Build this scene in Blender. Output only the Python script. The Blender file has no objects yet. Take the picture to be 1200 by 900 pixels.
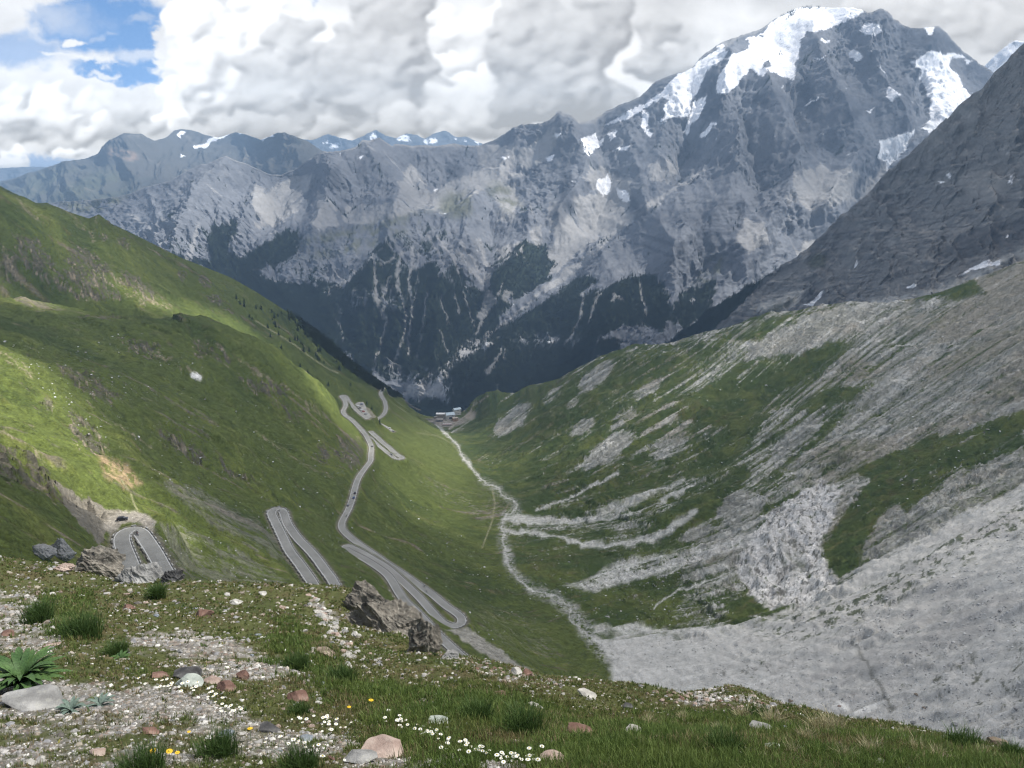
import bpy, math, random
import numpy as np
from mathutils import Vector, Matrix, Euler

random.seed(7)
rng = np.random.default_rng(7)
R = math.radians
F32 = np.float32

# ------------------------------------------------------------------ camera model
FPX = 970.0                       # focal length in photo pixels (1200 wide)
PITCH = R(15.4)
CP, SP = math.cos(PITCH), math.sin(PITCH)

def at(px, py, Y):
    """world point seen at photo pixel (px,py) at forward distance Y metres"""
    x = (px - 600.0) / FPX
    y = (450.0 - py) / FPX
    t = Y / (CP + y * SP)
    return np.stack([x * t, Y + 0 * t, (-SP + y * CP) * t], -1)

def proj(X, Y, Z):
    d = Y * CP - Z * SP
    d = np.maximum(d, 0.3)
    u = Y * SP + Z * CP
    return 600.0 + FPX * X / d, 450.0 - FPX * u / d

scene = bpy.context.scene
col = scene.collection

# ------------------------------------------------------------------ numpy noise
def _hash(ix, iy, seed):
    h = (ix.astype(np.uint32) * np.uint32(374761393) + iy.astype(np.uint32) * np.uint32(668265263)
         + np.uint32((seed * 2654435761) & 0xFFFFFFFF))
    h = (h ^ (h >> np.uint32(13))) * np.uint32(1274126177)
    return h ^ (h >> np.uint32(16))

def gn(x, y, seed=0):
    """2-d gradient noise, about -1..1"""
    x = np.asarray(x, np.float64); y = np.asarray(y, np.float64)
    x0 = np.floor(x); y0 = np.floor(y)
    fx = (x - x0).astype(F32); fy = (y - y0).astype(F32)
    ix = x0.astype(np.int64); iy = y0.astype(np.int64)
    def g(dx, dy):
        h = _hash((ix + dx) & 0xFFFFFFFF, (iy + dy) & 0xFFFFFFFF, seed)
        a = (h & np.uint32(1023)).astype(F32) * F32(2 * math.pi / 1024)
        return np.cos(a) * (fx - dx) + np.sin(a) * (fy - dy)
    u = fx * fx * fx * (fx * (fx * 6 - 15) + 10)
    v = fy * fy * fy * (fy * (fy * 6 - 15) + 10)
    a = g(0, 0); b = g(1, 0); c = g(0, 1); d = g(1, 1)
    return (a + (b - a) * u + ((c + (d - c) * u) - (a + (b - a) * u)) * v) * F32(1.5)

def fbm(x, y, o=4, seed=0, gain=0.5, lac=2.03):
    s = 0; a = 1.0; n = 0
    for i in range(o):
        s = s + a * gn(x, y, seed + i * 17); n += a
        x = x * lac + 13.7; y = y * lac - 7.1; a *= gain
    return s / n

def ridged(x, y, o=5, seed=0, gain=0.52, lac=2.07):
    s = 0; a = 1.0; n = 0; w = 1.0
    for i in range(o):
        v = 1 - np.abs(gn(x, y, seed + i * 31)) * 1.4
        v = v * v * w
        w = np.clip(v * 1.6, 0, 1)
        s = s + a * v; n += a
        x = x * lac + 3.1; y = y * lac + 9.3; a *= gain
    return s / n

def sst(x, a, b):
    t = np.clip((x - a) / (b - a), 0, 1)
    return t * t * (3 - 2 * t)

def mixc(c, c2, m):
    m = m[..., None]
    return c * (1 - m) + np.asarray(c2, F32) * m

def tps_fit(P, z, reg=0.0):
    P = np.asarray(P, float); z = np.asarray(z, float); n = len(P)
    d2 = ((P[:, None] - P[None]) ** 2).sum(-1)
    K = 0.5 * d2 * np.log(d2 + 1e-12) + reg * np.eye(n)
    A = np.zeros((n + 3, n + 3)); A[:n, :n] = K
    A[:n, n] = 1; A[:n, n + 1:] = P; A[n, :n] = 1; A[n + 1:, :n] = P.T
    return P, np.linalg.solve(A, np.concatenate([z, [0, 0, 0]]))

def tps_eval(fit, x, y):
    P, w = fit; sh = x.shape; x = x.ravel().astype(F32); y = y.ravel().astype(F32)
    n = len(P); out = (w[n] + w[n + 1] * x + w[n + 2] * y).astype(np.float64)
    for i in range(n):
        d2 = (x - F32(P[i, 0])) ** 2 + (y - F32(P[i, 1])) ** 2 + F32(1e-12)
        out += (0.5 * w[i]) * (d2 * np.log(d2))
    return out.reshape(sh)

def lic(noise, du, dv, steps):
    """smear noise along the (du,dv) index direction field"""
    H, W = noise.shape
    m = np.sqrt(du * du + dv * dv) + 1e-9
    du = (du / m).astype(F32); dv = (dv / m).astype(F32)
    acc = noise.astype(F32).copy(); n = 1
    J, I = np.meshgrid(np.arange(W, dtype=F32), np.arange(H, dtype=F32))
    for sgn in (1, -1):
        a = I.copy(); b = J.copy()
        for k in range(steps):
            ii = np.clip(a + 0.5, 0, H - 1).astype(np.int32); jj = np.clip(b + 0.5, 0, W - 1).astype(np.int32)
            a += sgn * dv[ii, jj]; b += sgn * du[ii, jj]
            ii = np.clip(a + 0.5, 0, H - 1).astype(np.int32); jj = np.clip(b + 0.5, 0, W - 1).astype(np.int32)
            acc += noise[ii, jj]; n += 1
    acc /= n
    return (acc - acc.mean()) / (acc.std() + 1e-9)

def blur(a, n):
    for _ in range(n):
        a = (np.roll(a, 1, 0) + np.roll(a, -1, 0) + 2 * a) / 4
        a = (np.roll(a, 1, 1) + np.roll(a, -1, 1) + 2 * a) / 4
    return a

# ------------------------------------------------------------------ mask brushes
class Brush:
    """surface-cover masks laid out over the vertices of one landform"""
    def __init__(s, px, py, amp=3.0, seed=1):
        s.px0, s.py0 = px.astype(F32), py.astype(F32)
        s.px = (px + amp * fbm(px / 14, py / 14, 4, seed, 0.6) * 2).astype(F32)
        s.py = (py + amp * fbm(px / 14, py / 14, 4, seed + 50, 0.6) * 2).astype(F32)
        s.sh = px.shape
    def _sub(s, x0, x1, y0, y1):
        return np.nonzero((s.px.ravel() > x0) & (s.px.ravel() < x1) & (s.py.ravel() > y0) & (s.py.ravel() < y1))[0]
    def poly(s, pts, soft=3.0):
        p = np.array(pts, float)
        idx = s._sub(p[:, 0].min() - soft, p[:, 0].max() + soft, p[:, 1].min() - soft, p[:, 1].max() + soft)
        out = np.zeros(s.px.size, F32)
        if len(idx) == 0: return out.reshape(s.sh)
        x = s.px.ravel()[idx]; y = s.py.ravel()[idx]
        ins = np.zeros(len(idx), bool); d2 = np.full(len(idx), 1e12, F32)
        for i in range(len(p)):
            (ax, ay), (bx, by) = p[i], p[(i + 1) % len(p)]
            ex, ey = bx - ax, by - ay
            t = np.clip(((x - ax) * ex + (y - ay) * ey) / (ex * ex + ey * ey + 1e-9), 0, 1)
            d2 = np.minimum(d2, (x - ax - t * ex) ** 2 + (y - ay - t * ey) ** 2)
            c = ((ay > y) != (by > y)) & (x < (bx - ax) * (y - ay) / (by - ay + 1e-12) + ax)
            ins ^= c
        d = np.sqrt(d2) * np.where(ins, 1, -1)
        out[idx] = sst(d, -soft, soft)
        return out.reshape(s.sh)
    def line(s, pts, w0, w1=None, soft=1.2, raw=False):
        p = np.array(pts, float); w1 = w0 if w1 is None else w1
        m = max(w0, w1) + soft
        PX, PY = (s.px0, s.py0) if raw else (s.px, s.py)
        fx, fy = PX.ravel(), PY.ravel()
        idx = np.nonzero((fx > p[:, 0].min() - m) & (fx < p[:, 0].max() + m) & (fy > p[:, 1].min() - m) & (fy < p[:, 1].max() + m))[0]
        out = np.zeros(fx.size, F32)
        if len(idx) == 0: return out.reshape(s.sh)
        x = fx[idx]; y = fy[idx]; best = np.full(len(idx), -1e9, F32); n = len(p) - 1
        for i in range(n):
            (ax, ay), (bx, by) = p[i], p[i + 1]
            ex, ey = bx - ax, by - ay
            t = np.clip(((x - ax) * ex + (y - ay) * ey) / (ex * ex + ey * ey + 1e-9), 0, 1)
            d = np.sqrt((x - ax - t * ex) ** 2 + (y - ay - t * ey) ** 2)
            w = w0 + (w1 - w0) * (i + t) / n
            best = np.maximum(best, w - d)
        out[idx] = sst(best, -soft, soft)
        return out.reshape(s.sh)
    def ell(s, cx, cy, rx, ry, ang=0, soft=0.35):
        c, sn = math.cos(R(ang)), math.sin(R(ang))
        x = s.px - cx; y = s.py - cy
        u = (x * c + y * sn) / rx; v = (-x * sn + y * c) / ry
        return 1 - sst(np.sqrt(u * u + v * v), 1 - soft, 1 + soft)

def many(f, items, *a, **k):
    out = 0
    for it in items: out = np.maximum(out, f(it, *a, **k))
    return out

# ------------------------------------------------------------------ mesh building
def grid_mesh(name, P, color=None, mat=None, extra=None, closed=False, facemask=None):
    H, W = P.shape[:2]
    me = bpy.data.meshes.new(name)
    idx = np.arange(H * W).reshape(H, W)
    q = np.stack([idx[:-1, :-1], idx[:-1, 1:], idx[1:, 1:], idx[1:, :-1]], -1).reshape(-1, 4)
    V = P.reshape(-1, 3)
    if facemask is not None:
        q = q[facemask.reshape(-1)]
        used = np.zeros(len(V), bool); used[q.ravel()] = True
        remap = np.cumsum(used) - 1
        q = remap[q]; V = V[used]
        if color is not None: color = color.reshape(-1, 3)[used]
        if extra: extra = {k: v.reshape(-1)[used] for k, v in extra.items()}
    raw_mesh(me, V, q)
    if color is not None:
        a = me.attributes.new('cover', 'FLOAT_COLOR', 'POINT')
        c = np.ones((len(V), 4), F32); c[:, :3] = color.reshape(-1, 3)
        if extra and 'grain' in extra: c[:, 3] = extra['grain'].reshape(-1)
        a.data.foreach_set('color', c.ravel())
    if extra:
        for k, v in extra.items():
            a = me.attributes.new(k, 'FLOAT', 'POINT'); a.data.foreach_set('value', v.reshape(-1).astype(F32))
    if mat: me.materials.append(mat)
    o = bpy.data.objects.new(name, me); col.objects.link(o)
    return o

def raw_mesh(me, V, Fc, smooth=True):
    V = np.asarray(V, F32); Fc = np.asarray(Fc, np.int32); k = Fc.shape[1]
    me.vertices.add(len(V)); me.vertices.foreach_set('co', V.ravel())
    me.loops.add(Fc.size); me.loops.foreach_set('vertex_index', Fc.ravel())
    me.polygons.add(len(Fc)); me.polygons.foreach_set('loop_start', np.arange(0, Fc.size, k, dtype=np.int32))
    try: me.polygons.foreach_set('loop_total', np.full(len(Fc), k, np.int32))
    except Exception: pass
    me.polygons.foreach_set('use_smooth', np.full(len(Fc), smooth))
    me.update(calc_edges=True)

def tag(o, label=None, cat=None, group=None, kind=None):
    if label: o['label'] = label
    if cat: o['category'] = cat
    if group: o['group'] = group
    if kind: o['kind'] = kind
    return o

def empty(name, loc, rz=0, parent=None):
    o = bpy.data.objects.new(name, None); col.objects.link(o)
    o.location = [float(v) for v in loc]; o.rotation_euler = (0, 0, rz)
    o.empty_display_size = 0.3
    if parent: o.parent = parent
    return o

def link_mesh(name, V, faces, mat, parent=None, smooth=False):
    me = bpy.data.meshes.new(name)
    me.from_pydata([tuple(map(float, v)) for v in V], [], [tuple(int(i) for i in f) for f in faces])
    me.materials.append(mat)
    if smooth: me.polygons.foreach_set('use_smooth', [True] * len(me.polygons))
    me.update()
    o = bpy.data.objects.new(name, me); col.objects.link(o)
    if parent: o.parent = parent
    return o

class MB:
    """collects shapes, links them as one mesh object"""
    def __init__(s): s.v = []; s.f = []
    def box(s, c, d, rz=0, top=1.0, rx=0, ry=0):
        M = Euler((rx, ry, rz)).to_matrix()
        n = len(s.v)
        for z in (-.5, .5):
            k = top if z > 0 else 1
            for x, y in ((-.5, -.5), (.5, -.5), (.5, .5), (-.5, .5)):
                p = M @ Vector((x * d[0] * k, y * d[1] * k, z * d[2]))
                s.v.append((c[0] + p.x, c[1] + p.y, c[2] + p.z))
        s.f += [tuple(n + i for i in q) for q in ((3, 2, 1, 0), (4, 5, 6, 7), (0, 1, 5, 4), (1, 2, 6, 5), (2, 3, 7, 6), (3, 0, 4, 7))]
        return s
    def tube(s, pts, rad, seg=6, cap=True):
        n0 = len(s.v); pts = [Vector(p) for p in pts]
        for i, p in enumerate(pts):
            t = (pts[min(i + 1, len(pts) - 1)] - pts[max(i - 1, 0)]).normalized()
            a = t.orthogonal().normalized() if i == 0 else (a - t * a.dot(t)).normalized()
            b = t.cross(a)
            r = rad[i] if hasattr(rad, '__len__') else rad
            for k in range(seg):
                w = 2 * math.pi * k / seg
                s.v.append(tuple(p + a * (r * math.cos(w)) + b * (r * math.sin(w))))
        for i in range(len(pts) - 1):
            for k in range(seg):
                A = n0 + i * seg + k; B = n0 + i * seg + (k + 1) % seg
                s.f.append((A, B, B + seg, A + seg))
        if cap:
            s.f.append(tuple(n0 + k for k in range(seg))[::-1])
            s.f.append(tuple(n0 + (len(pts) - 1) * seg + k for k in range(seg)))
        return s
    def poly(s, pts):
        n = len(s.v); s.v += [tuple(p) for p in pts]; s.f.append(tuple(range(n, n + len(pts)))); return s
    def build(s, name, mat, parent=None, smooth=False):
        return link_mesh(name, s.v, s.f, mat, parent, smooth)

# ------------------------------------------------------------------ materials
def new_mat(name):
    m = bpy.data.materials.new(name); m.use_nodes = True
    nt = m.node_tree; b = nt.nodes['Principled BSDF']
    return m, nt, b

def N(nt, typ, **kw):
    n = nt.nodes.new(typ)
    for k, v in kw.items():
        if k.startswith('i_'):
            key = k[2:]
            key = int(key) if key.isdigit() else key
            n.inputs[key].default_value = v
        else: setattr(n, k, v)
    return n

def noise_node(nt, vec, scale, detail=4, rough=0.55):
    n = N(nt, 'ShaderNodeTexNoise'); n.inputs['Scale'].default_value = scale
    n.inputs['Detail'].default_value = detail; n.inputs['Roughness'].default_value = rough
    nt.links.new(vec, n.inputs['Vector']); return n

def maprange(nt, val, a, b, c, d):
    n = N(nt, 'ShaderNodeMapRange'); nt.links.new(val, n.inputs['Value'])
    for k, v in zip(('From Min', 'From Max', 'To Min', 'To Max'), (a, b, c, d)): n.inputs[k].default_value = v
    return n.outputs['Result']

def cover_mat(name, scales, amps, bump_scale, bump_dist, bump_str=0.6, rough=0.95):
    """ground cover: albedo attribute varied by several scales of world-space noise, plus bump"""
    m, nt, b = new_mat(name); L = nt.links.new
    at_ = N(nt, 'ShaderNodeAttribute', attribute_name='cover')
    geo = N(nt, 'ShaderNodeNewGeometry')
    cur = at_.outputs['Color']
    for sc, am in zip(scales, amps):
        nn = noise_node(nt, geo.outputs['Position'], sc, 5, 0.65)
        f0 = maprange(nt, nn.outputs['Fac'], 0.3, 0.7, -am, am)
        mu = N(nt, 'ShaderNodeMath', operation='MULTIPLY_ADD'); L(f0, mu.inputs[0]); L(at_.outputs['Alpha'], mu.inputs[1]); mu.inputs[2].default_value = 1.0; f = mu.outputs[0]
        vm = N(nt, 'ShaderNodeVectorMath', operation='SCALE')
        L(cur, vm.inputs[0]); L(f, vm.inputs['Scale']); cur = vm.outputs['Vector']
    L(cur, b.inputs['Base Color'])
    b.inputs['Roughness'].default_value = rough
    b.inputs['Specular IOR Level'].default_value = 0.15
    bn = noise_node(nt, geo.outputs['Position'], bump_scale, 8, 0.7)
    bp = N(nt, 'ShaderNodeBump'); bp.inputs['Distance'].default_value = bump_dist; bp.inputs['Strength'].default_value = bump_str
    bs_ = N(nt, 'ShaderNodeMath', operation='MULTIPLY'); L(at_.outputs['Alpha'], bs_.inputs[0]); bs_.inputs[1].default_value = bump_str; L(bs_.outputs[0], bp.inputs['Strength'])
    L(bn.outputs['Fac'], bp.inputs['Height']); L(bp.outputs['Normal'], b.inputs['Normal'])
    return m

def plain(name, c, rough=0.8, var=0.15, scale=3.0, metal=0.0, spec=0.3, bump=0.0):
    m, nt, b = new_mat(name); L = nt.links.new
    geo = N(nt, 'ShaderNodeTexCoord')
    nn = noise_node(nt, geo.outputs['Object'], scale, 5, 0.6)
    f = maprange(nt, nn.outputs['Fac'], 0.3, 0.7, 1 - var, 1 + var)
    vm = N(nt, 'ShaderNodeVectorMath', operation='SCALE'); vm.inputs[0].default_value = c
    L(f, vm.inputs['Scale']); L(vm.outputs['Vector'], b.inputs['Base Color'])
    b.inputs['Roughness'].default_value = rough; b.inputs['Metallic'].default_value = metal
    b.inputs['Specular IOR Level'].default_value = spec
    if bump:
        bp = N(nt, 'ShaderNodeBump'); bp.inputs['Distance'].default_value = bump
        L(nn.outputs['Fac'], bp.inputs['Height']); L(bp.outputs['Normal'], b.inputs['Normal'])
    return m
# ================================================================== ROADS (centre lines: pixel x, pixel y, forward distance)
ROADS = {
 'upper': [(158,690,255),(157,676,268),(151,656,280),(146,645,290),(142.5,634,300),(143.5,626,306),(149,620,311),(157,617.5,313),(164,620,311),(169,627,307),(175,638,303),(183,652,297),(192,668,288),(200,682,280),(208,696,270)],
 'second': [(376,700,368),(363,678,392),(350,660,415),(339,645,433),(331,629,455),(324,614,474),(318,601,492),(321,595.5,500),(327,595,502),(332,600,498),(336,612,485),(342,622,474),(350,632,462),(361,643,450),(372,656,437),(381,668,424),(388,678,415),(396,692,400)],
 'main': [(568,795,352),(547,775,375),(530,760,393),(513,744,412),(497,727,432),(484,713,447),(475.5,706,455),(467,694,468),(459,680,484),(452,672,495),(440,663,507),(424,653,522),(412,647.5,534),(405,644,541),(405,641,548),(413,642,543),(424,647,535),(438,655,524),(453,665,514),(467,677,500),(479,688,488),(491,700,476),(504,714,462),(516,727,451),(526,733.5,447),(535,734,448),(541,731,452),(541,725,459),(534,718,466),(522,709,475),(505,696,494),(487,683,511),(470,671,528),(453,660,545),(436,648,565),(420,637,584),(408,628,601),(401,620,614),(400,613,625),(404,605,642),(409,595,664),(413,583,692),(416,571,724),(419,562,755),(423,555,785),(429,547,830),(434,540,870),(434.5,533,905),(435,524,940),(432,516,965),(427,508,1000),(419,499,1035),(411,491,1062),(405,487,1080),(402,482,1105),(405,475,1140),(403.5,469,1180),(400,465,1212),(402,462.5,1225),(406,465,1218),(410,472,1200),(417,480,1170),(424,486,1145),(431,491,1122)],
 'lower': [(433,512,992),(440,519,988),(449,527,984),(458,534,980),(465,539,976),(470,539,982),(471,536.5,990),(464,532,1002),(456,525,1022),(447,517,1038),(438,509,1062),(434,505.5,1075)],
 'meadow': [(434,489,1195),(441,493,1208),(449,498,1213),(456,503,1213),(461,505.5,1212)],
 'winding': [(437,495,1240),(441,492,1258),(449,486,1320),(452,479,1390),(451,471,1450),(447,464,1500),(446,460,1530),(449,455,1560),(447,452,1572),(450,453,1585),(452,458,1580),(456,463,1580),(460,469,1588),(467,474,1602),(476,479.5,1640),(487,486.5,1700),(493,490,1740),(500,491,1790),(511,491.5,1835)],
 'bottom': [(464,463.5,1750),(471,467.5,1762),(479,473,1780),(485,478.5,1790),(492,480,1810)],
}
ROAD_W = {'upper': 6.4, 'second': 5.8, 'main': 5.7, 'lower': 6.4, 'meadow': 6.4, 'winding': 6.4, 'bottom': 6.0}
LOT = [(416,473.5,1190),(420,471,1215),(426,471,1220),(428.5,476,1205),(430,481,1190),(434,486,1172),(436,489,1160),(431,490,1150),(423,482,1165)]

def resample(P, step):
    P = np.asarray(P, float)
    # Catmull-Rom through the points, then even steps
    Q = []
    n = len(P)
    for i in range(n - 1):
        p0, p1, p2, p3 = P[max(i - 1, 0)], P[i], P[i + 1], P[min(i + 2, n - 1)]
        for t in np.linspace(0, 1, 12, endpoint=False):
            Q.append(0.5 * ((2 * p1) + (-p0 + p2) * t + (2 * p0 - 5 * p1 + 4 * p2 - p3) * t * t + (-p0 + 3 * p1 - 3 * p2 + p3) * t ** 3))
    Q.append(P[-1]); Q = np.array(Q)
    s = np.concatenate([[0], np.cumsum(np.linalg.norm(np.diff(Q[:, :2], axis=0), axis=1))])
    m = max(int(s[-1] / step), 4)
    u = np.linspace(0, s[-1], m)
    return np.stack([np.interp(u, s, Q[:, k]) for k in range(3)], -1)

def smooth1(a, n):
    for _ in range(n):
        b = a.copy(); b[1:-1] = (a[:-2] + 2 * a[1:-1] + a[2:]) / 4; a = b
    return a

road_path = {}
for k, pts in ROADS.items():
    a = np.array(pts, float)
    P = resample(at(a[:, 0], a[:, 1], a[:, 2]), 2.0)
    z = smooth1(P[:, 2].copy(), 60)
    P[:, :2] = np.stack([smooth1(P[:, 0].copy(), 4), smooth1(P[:, 1].copy(), 4)], -1)
    P[:, 2] = z
    road_path[k] = P

# ================================================================== VALLEY HEIGHT FIELD
CTL = [  # pixel x, pixel y, forward distance
 # front of the left hillside
 (0,430,450),(0,500,330),(0,600,230),(100,540,370),(100,480,470),(60,580,290),(200,500,560),(200,430,780),(100,420,680),(0,390,620),
 (300,500,700),(400,540,810),(300,450,850),(250,600,430),(200,655,330),(240,560,500),(300,570,560),(380,590,640),(350,540,740),(120,600,330),
 # crest of the front spur
 (0,357,850),(50,364,880),(100,366,905),(150,367,940),(210,371,980),(280,386,1000),(350,432,1010),(400,476,990),(425,505,965),
 # slope behind it and the skyline
 (0,345,905),(60,352,930),(0,300,1020),(100,300,1150),(0,220,1200),(50,233,1270),(100,249,1350),(150,270,1450),(200,291,1550),(200,340,1250),(150,340,1120),
 (250,310,1700),(300,345,1800),(300,378,1300),(340,395,1380),(340,370,1900),(380,400,2050),(380,440,1500),(420,430,2150),(450,453,2250),(300,360,1550),(420,458,1600),
 # valley floor
 (520,492,1900),(545,537,1320),(570,565,1120),(600,598,950),(590,620,861),(598,660,720),(640,698,635),(670,730,575),(700,755,530),(740,785,480),
 (480,560,960),(520,620,790),(560,640,760),(560,700,590),(600,730,540),(640,770,490),(500,520,1250),(470,600,800),(520,560,1050),
 # right hillside
 (583,457,1900),(560,470,1930),(545,482,1950),(540,500,1820),(600,461,1870),(640,449,1780),(700,421,1750),(740,407,1750),(760,403,1750),(850,386,1700),(900,368,1660),(950,362,1600),(1020,354,1550),(1100,341,1500),(1200,304,1500),
 (560,520,1500),(620,540,1250),(600,500,1550),(700,500,1300),(700,460,1500),(800,450,1420),(800,500,1200),(900,450,1300),(900,500,1100),(1000,450,1150),(1000,400,1350),(1100,450,1050),(1100,390,1280),(1200,400,1000),(1200,500,800),(1000,550,850),(800,560,1010),(700,560,1070),(900,600,770),
 (650,620,850),(700,640,780),(750,620,820),(650,660,700),(700,700,630),(760,700,630),(800,690,640),(830,730,560),(920,700,600),(870,655,670),(1000,680,580),(980,620,700),(1200,560,650),(1100,600,640),(1100,650,570),(1200,650,500),(1100,750,440),(1200,750,400),(1000,750,460),(900,760,480),(900,800,430),(800,760,500),(760,800,455),(1000,840,380),(1200,860,330),(1100,840,360),
 # outside the frame
 (-150,300,850),(-150,450,350),(-150,230,1000),(1350,250,1450),(1350,400,900),(1350,600,520),(1350,800,320),
]
XTRA = [  # world x, y, z : hidden ground
 (-300,1200,-330),(-900,1500,-100),(-1000,1200,60),(-1100,900,90),(-900,700,40),(-600,400,20),(-350,200,10),(-200,100,-30),
 (-85,140,-88),(-40,150,-98),(-120,200,-112),(0,150,-112),(60,150,-145),(130,150,-175),(0,250,-190),(80,250,-225),(-60,250,-175),(-80,320,-198),(200,200,-225),(150,320,-262),(50,350,-265),(-10,330,-225),
 (-560,2300,-560),(-480,2600,-760),(-760,1900,-300),(-1000,2300,-250),(-1200,2600,-300),(-250,2400,-800),(-100,2300,-820),(-200,2900,-1010),(-350,3100,-1050),(0,2300,-790),(150,2300,-720),(0,2800,-960),
 (350,2200,-640),(600,2150,-560),(800,2050,-480),(1000,2000,-400),(300,2800,-900),(800,2700,-700),(1200,2000,-290),(1600,2000,-120),(1300,1400,60),(1100,900,0),(800,500,-60),(500,250,-120),(350,150,-180),
 (-1500,3100,-500),(1800,3100,-500),(1500,1000,200),(-1500,1000,300),(-240,2050,-680),(-60,2080,-700),
]
for px_, py_, Y_ in [(0,357,850),(50,364,880),(100,366,905),(150,367,940),(210,371,980),(280,386,1000),(350,432,1010),(400,476,990)]:
    q_ = at(px_, py_, Y_); XTRA.append((q_[0] * 1.07 - 4, q_[1] * 1.07, q_[2] * 1.07 - 14))
for k_ in ('meadow', 'winding', 'bottom'):
    for px_, py_, Y_ in ROADS[k_][::2]:
        q_ = at(px_, py_, Y_) * (Y_ - 48) / Y_; XTRA.append((q_[0], q_[1], q_[2] - 7))
cp = np.array(CTL, float)
CP3 = at(cp[:, 0], cp[:, 1], cp[:, 2])
pts = [CP3, np.array(XTRA, float)]
for k, P in road_path.items():
    s = {'main': 16, 'winding': 22}.get(k, 14)
    pts.append(P[s // 2::s])
pts = np.concatenate(pts)
fitB = tps_fit(pts[:, :2] / 1000, pts[:, 2], reg=0.0006)
baseB = lambda X, Y: tps_eval(fitB, X / 1000, Y / 1000)

# foreground brow
CTLA = [(0,900,4.6),(300,900,4.8),(600,900,4.8),(900,900,4.7),(1200,900,5.2),(0,800,8.3),(300,800,9.2),(600,830,8.6),(900,865,6.8),(0,720,17.5),(300,730,18),
 (150,700,26),(450,760,16),(700,850,8.4),(450,860,6.3),(760,840,10),
 (-150,640,38),(0,655,34),(60,662,35),(180,676,34),(300,683,34),(400,688,34),(450,714,31),(520,767,26),(600,779,25),(650,792,24),(700,797,23),(760,803,22),(830,812,20),(860,810,19),(920,827,15),(980,840,12),(1050,849,9.5),(1120,863,8.4),(1200,881,7.6),(1350,915,6.5)]
ca = np.array(CTLA, float); A3 = at(ca[:, 0], ca[:, 1], ca[:, 2])
XA = [(-25,-10,2),(0,-10,4),(25,-10,0),(-60,20,-6),(40,0,-12)]
for px, py, Y in [c for c in CTLA if c[1] < 885 and c in CTLA[-20:]]:
    q = at(px, py, Y)
    for f in (1.35, 1.9):
        p = q * f; XA.append((p[0], p[1], p[2] - (f - 1) * Y * 0.32))
XA += [(0, 0, -1.75), (-3, 0, -1.5), (3, 0, -1.9)]
pa = np.concatenate([A3, np.array(XA, float)])
fitA = tps_fit(pa[:, :2] / 10, pa[:, 2], reg=0.0005)
baseA = lambda X, Y: tps_eval(fitA, X / 10, Y / 10)

def reliefB(X, Y, Z):
    px, py = proj(X, Y, Z)
    r = np.hypot(X, Y)
    floor = np.exp(-((X - np.interp(Y, [450, 600, 860, 1300, 1900], [100, 40, -10, -75, -165])) / 90.0) ** 2)
    right = sst(X - np.interp(Y, [450, 600, 860, 1300, 1900], [120, 60, 10, -60, -140]), 0, 120)
    amp = (1 - 0.8 * floor)
    rough = amp * (0.8 + 0.5 * right)
    wx = X + 30 * fbm(X / 160, Y / 160, 2, 5); wy = Y + 30 * fbm(X / 160, Y / 160, 2, 6)
    lefts = sst(-X - np.interp(Y, [450, 600, 860, 1300, 1900], [-60, 40, 90, 150, 230]), 0, 60)
    z = 9 * fbm(wx / 190, wy / 190, 2, 11) * rough + lefts * (9 * (ridged(wx / 150, wy / 210, 3, 51, .5) - .45) + 3.2 * (ridged(wx / 40, wy / 50, 4, 52, .55) - .45))
    z = z + rough * (5.0 * (ridged(wx / 75, wy / 75, 5, 21, 0.5) - 0.45))
    z = z + 0.8 * fbm(X / 9, Y / 9, 3, 31, 0.6) * (0.35 + rough) + 1.6 * rough * (ridged(X / 22, Y / 22, 3, 35, .55) - .4)
    # craggy right-hand shoulder
    basin_ = 1 - .7 * sst(X - 60, 0, 80) * (1 - sst(Y + .15 * X, 560, 700))
    crag = right * sst(fbm(X / 120, Y / 120, 2, 77), -0.1, 0.3)
    z = z + crag * 5 * (ridged(wx / 38, wy / 38, 4, 41, 0.55) - 0.4)
    return z * basin_

def ridge_soft(Y):
    return 1
# -- polar grids -----------------------------------------------------
TH0, TH1 = -0.66, 0.66
NC = 1150
th = np.linspace(TH0, TH1, NC)
def polar(r):
    RR, TT = np.meshgrid(r, th, indexing='ij')
    return RR * np.sin(TT), RR * np.cos(TT)
rB = np.exp(np.linspace(math.log(140), math.log(3200), 1230))
XB, YB = polar(rB)
ZB = baseB(XB, YB)
damp = sst(np.hypot(XB, YB), 130, 260)
rd_far = np.full(ZB.shape, 1e9)
for P_ in road_path.values():
    for s_ in range(0, len(P_), 60):
        seg_ = P_[s_:s_ + 61:6]
        ii_ = np.nonzero((XB.ravel() > seg_[:, 0].min() - 70) & (XB.ravel() < seg_[:, 0].max() + 70) & (YB.ravel() > seg_[:, 1].min() - 70) & (YB.ravel() < seg_[:, 1].max() + 70))[0]
        if len(ii_):
            d_ = np.sqrt(((XB.ravel()[ii_, None] - seg_[None, :, 0]) ** 2 + (YB.ravel()[ii_, None] - seg_[None, :, 1]) ** 2).min(1))
            rd_far.ravel()[ii_] = np.minimum(rd_far.ravel()[ii_], d_)
calm = .25 + .75 * sst(rd_far, 8, 65)
ZB = ZB + reliefB(XB, YB, ZB) * damp * calm
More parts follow.
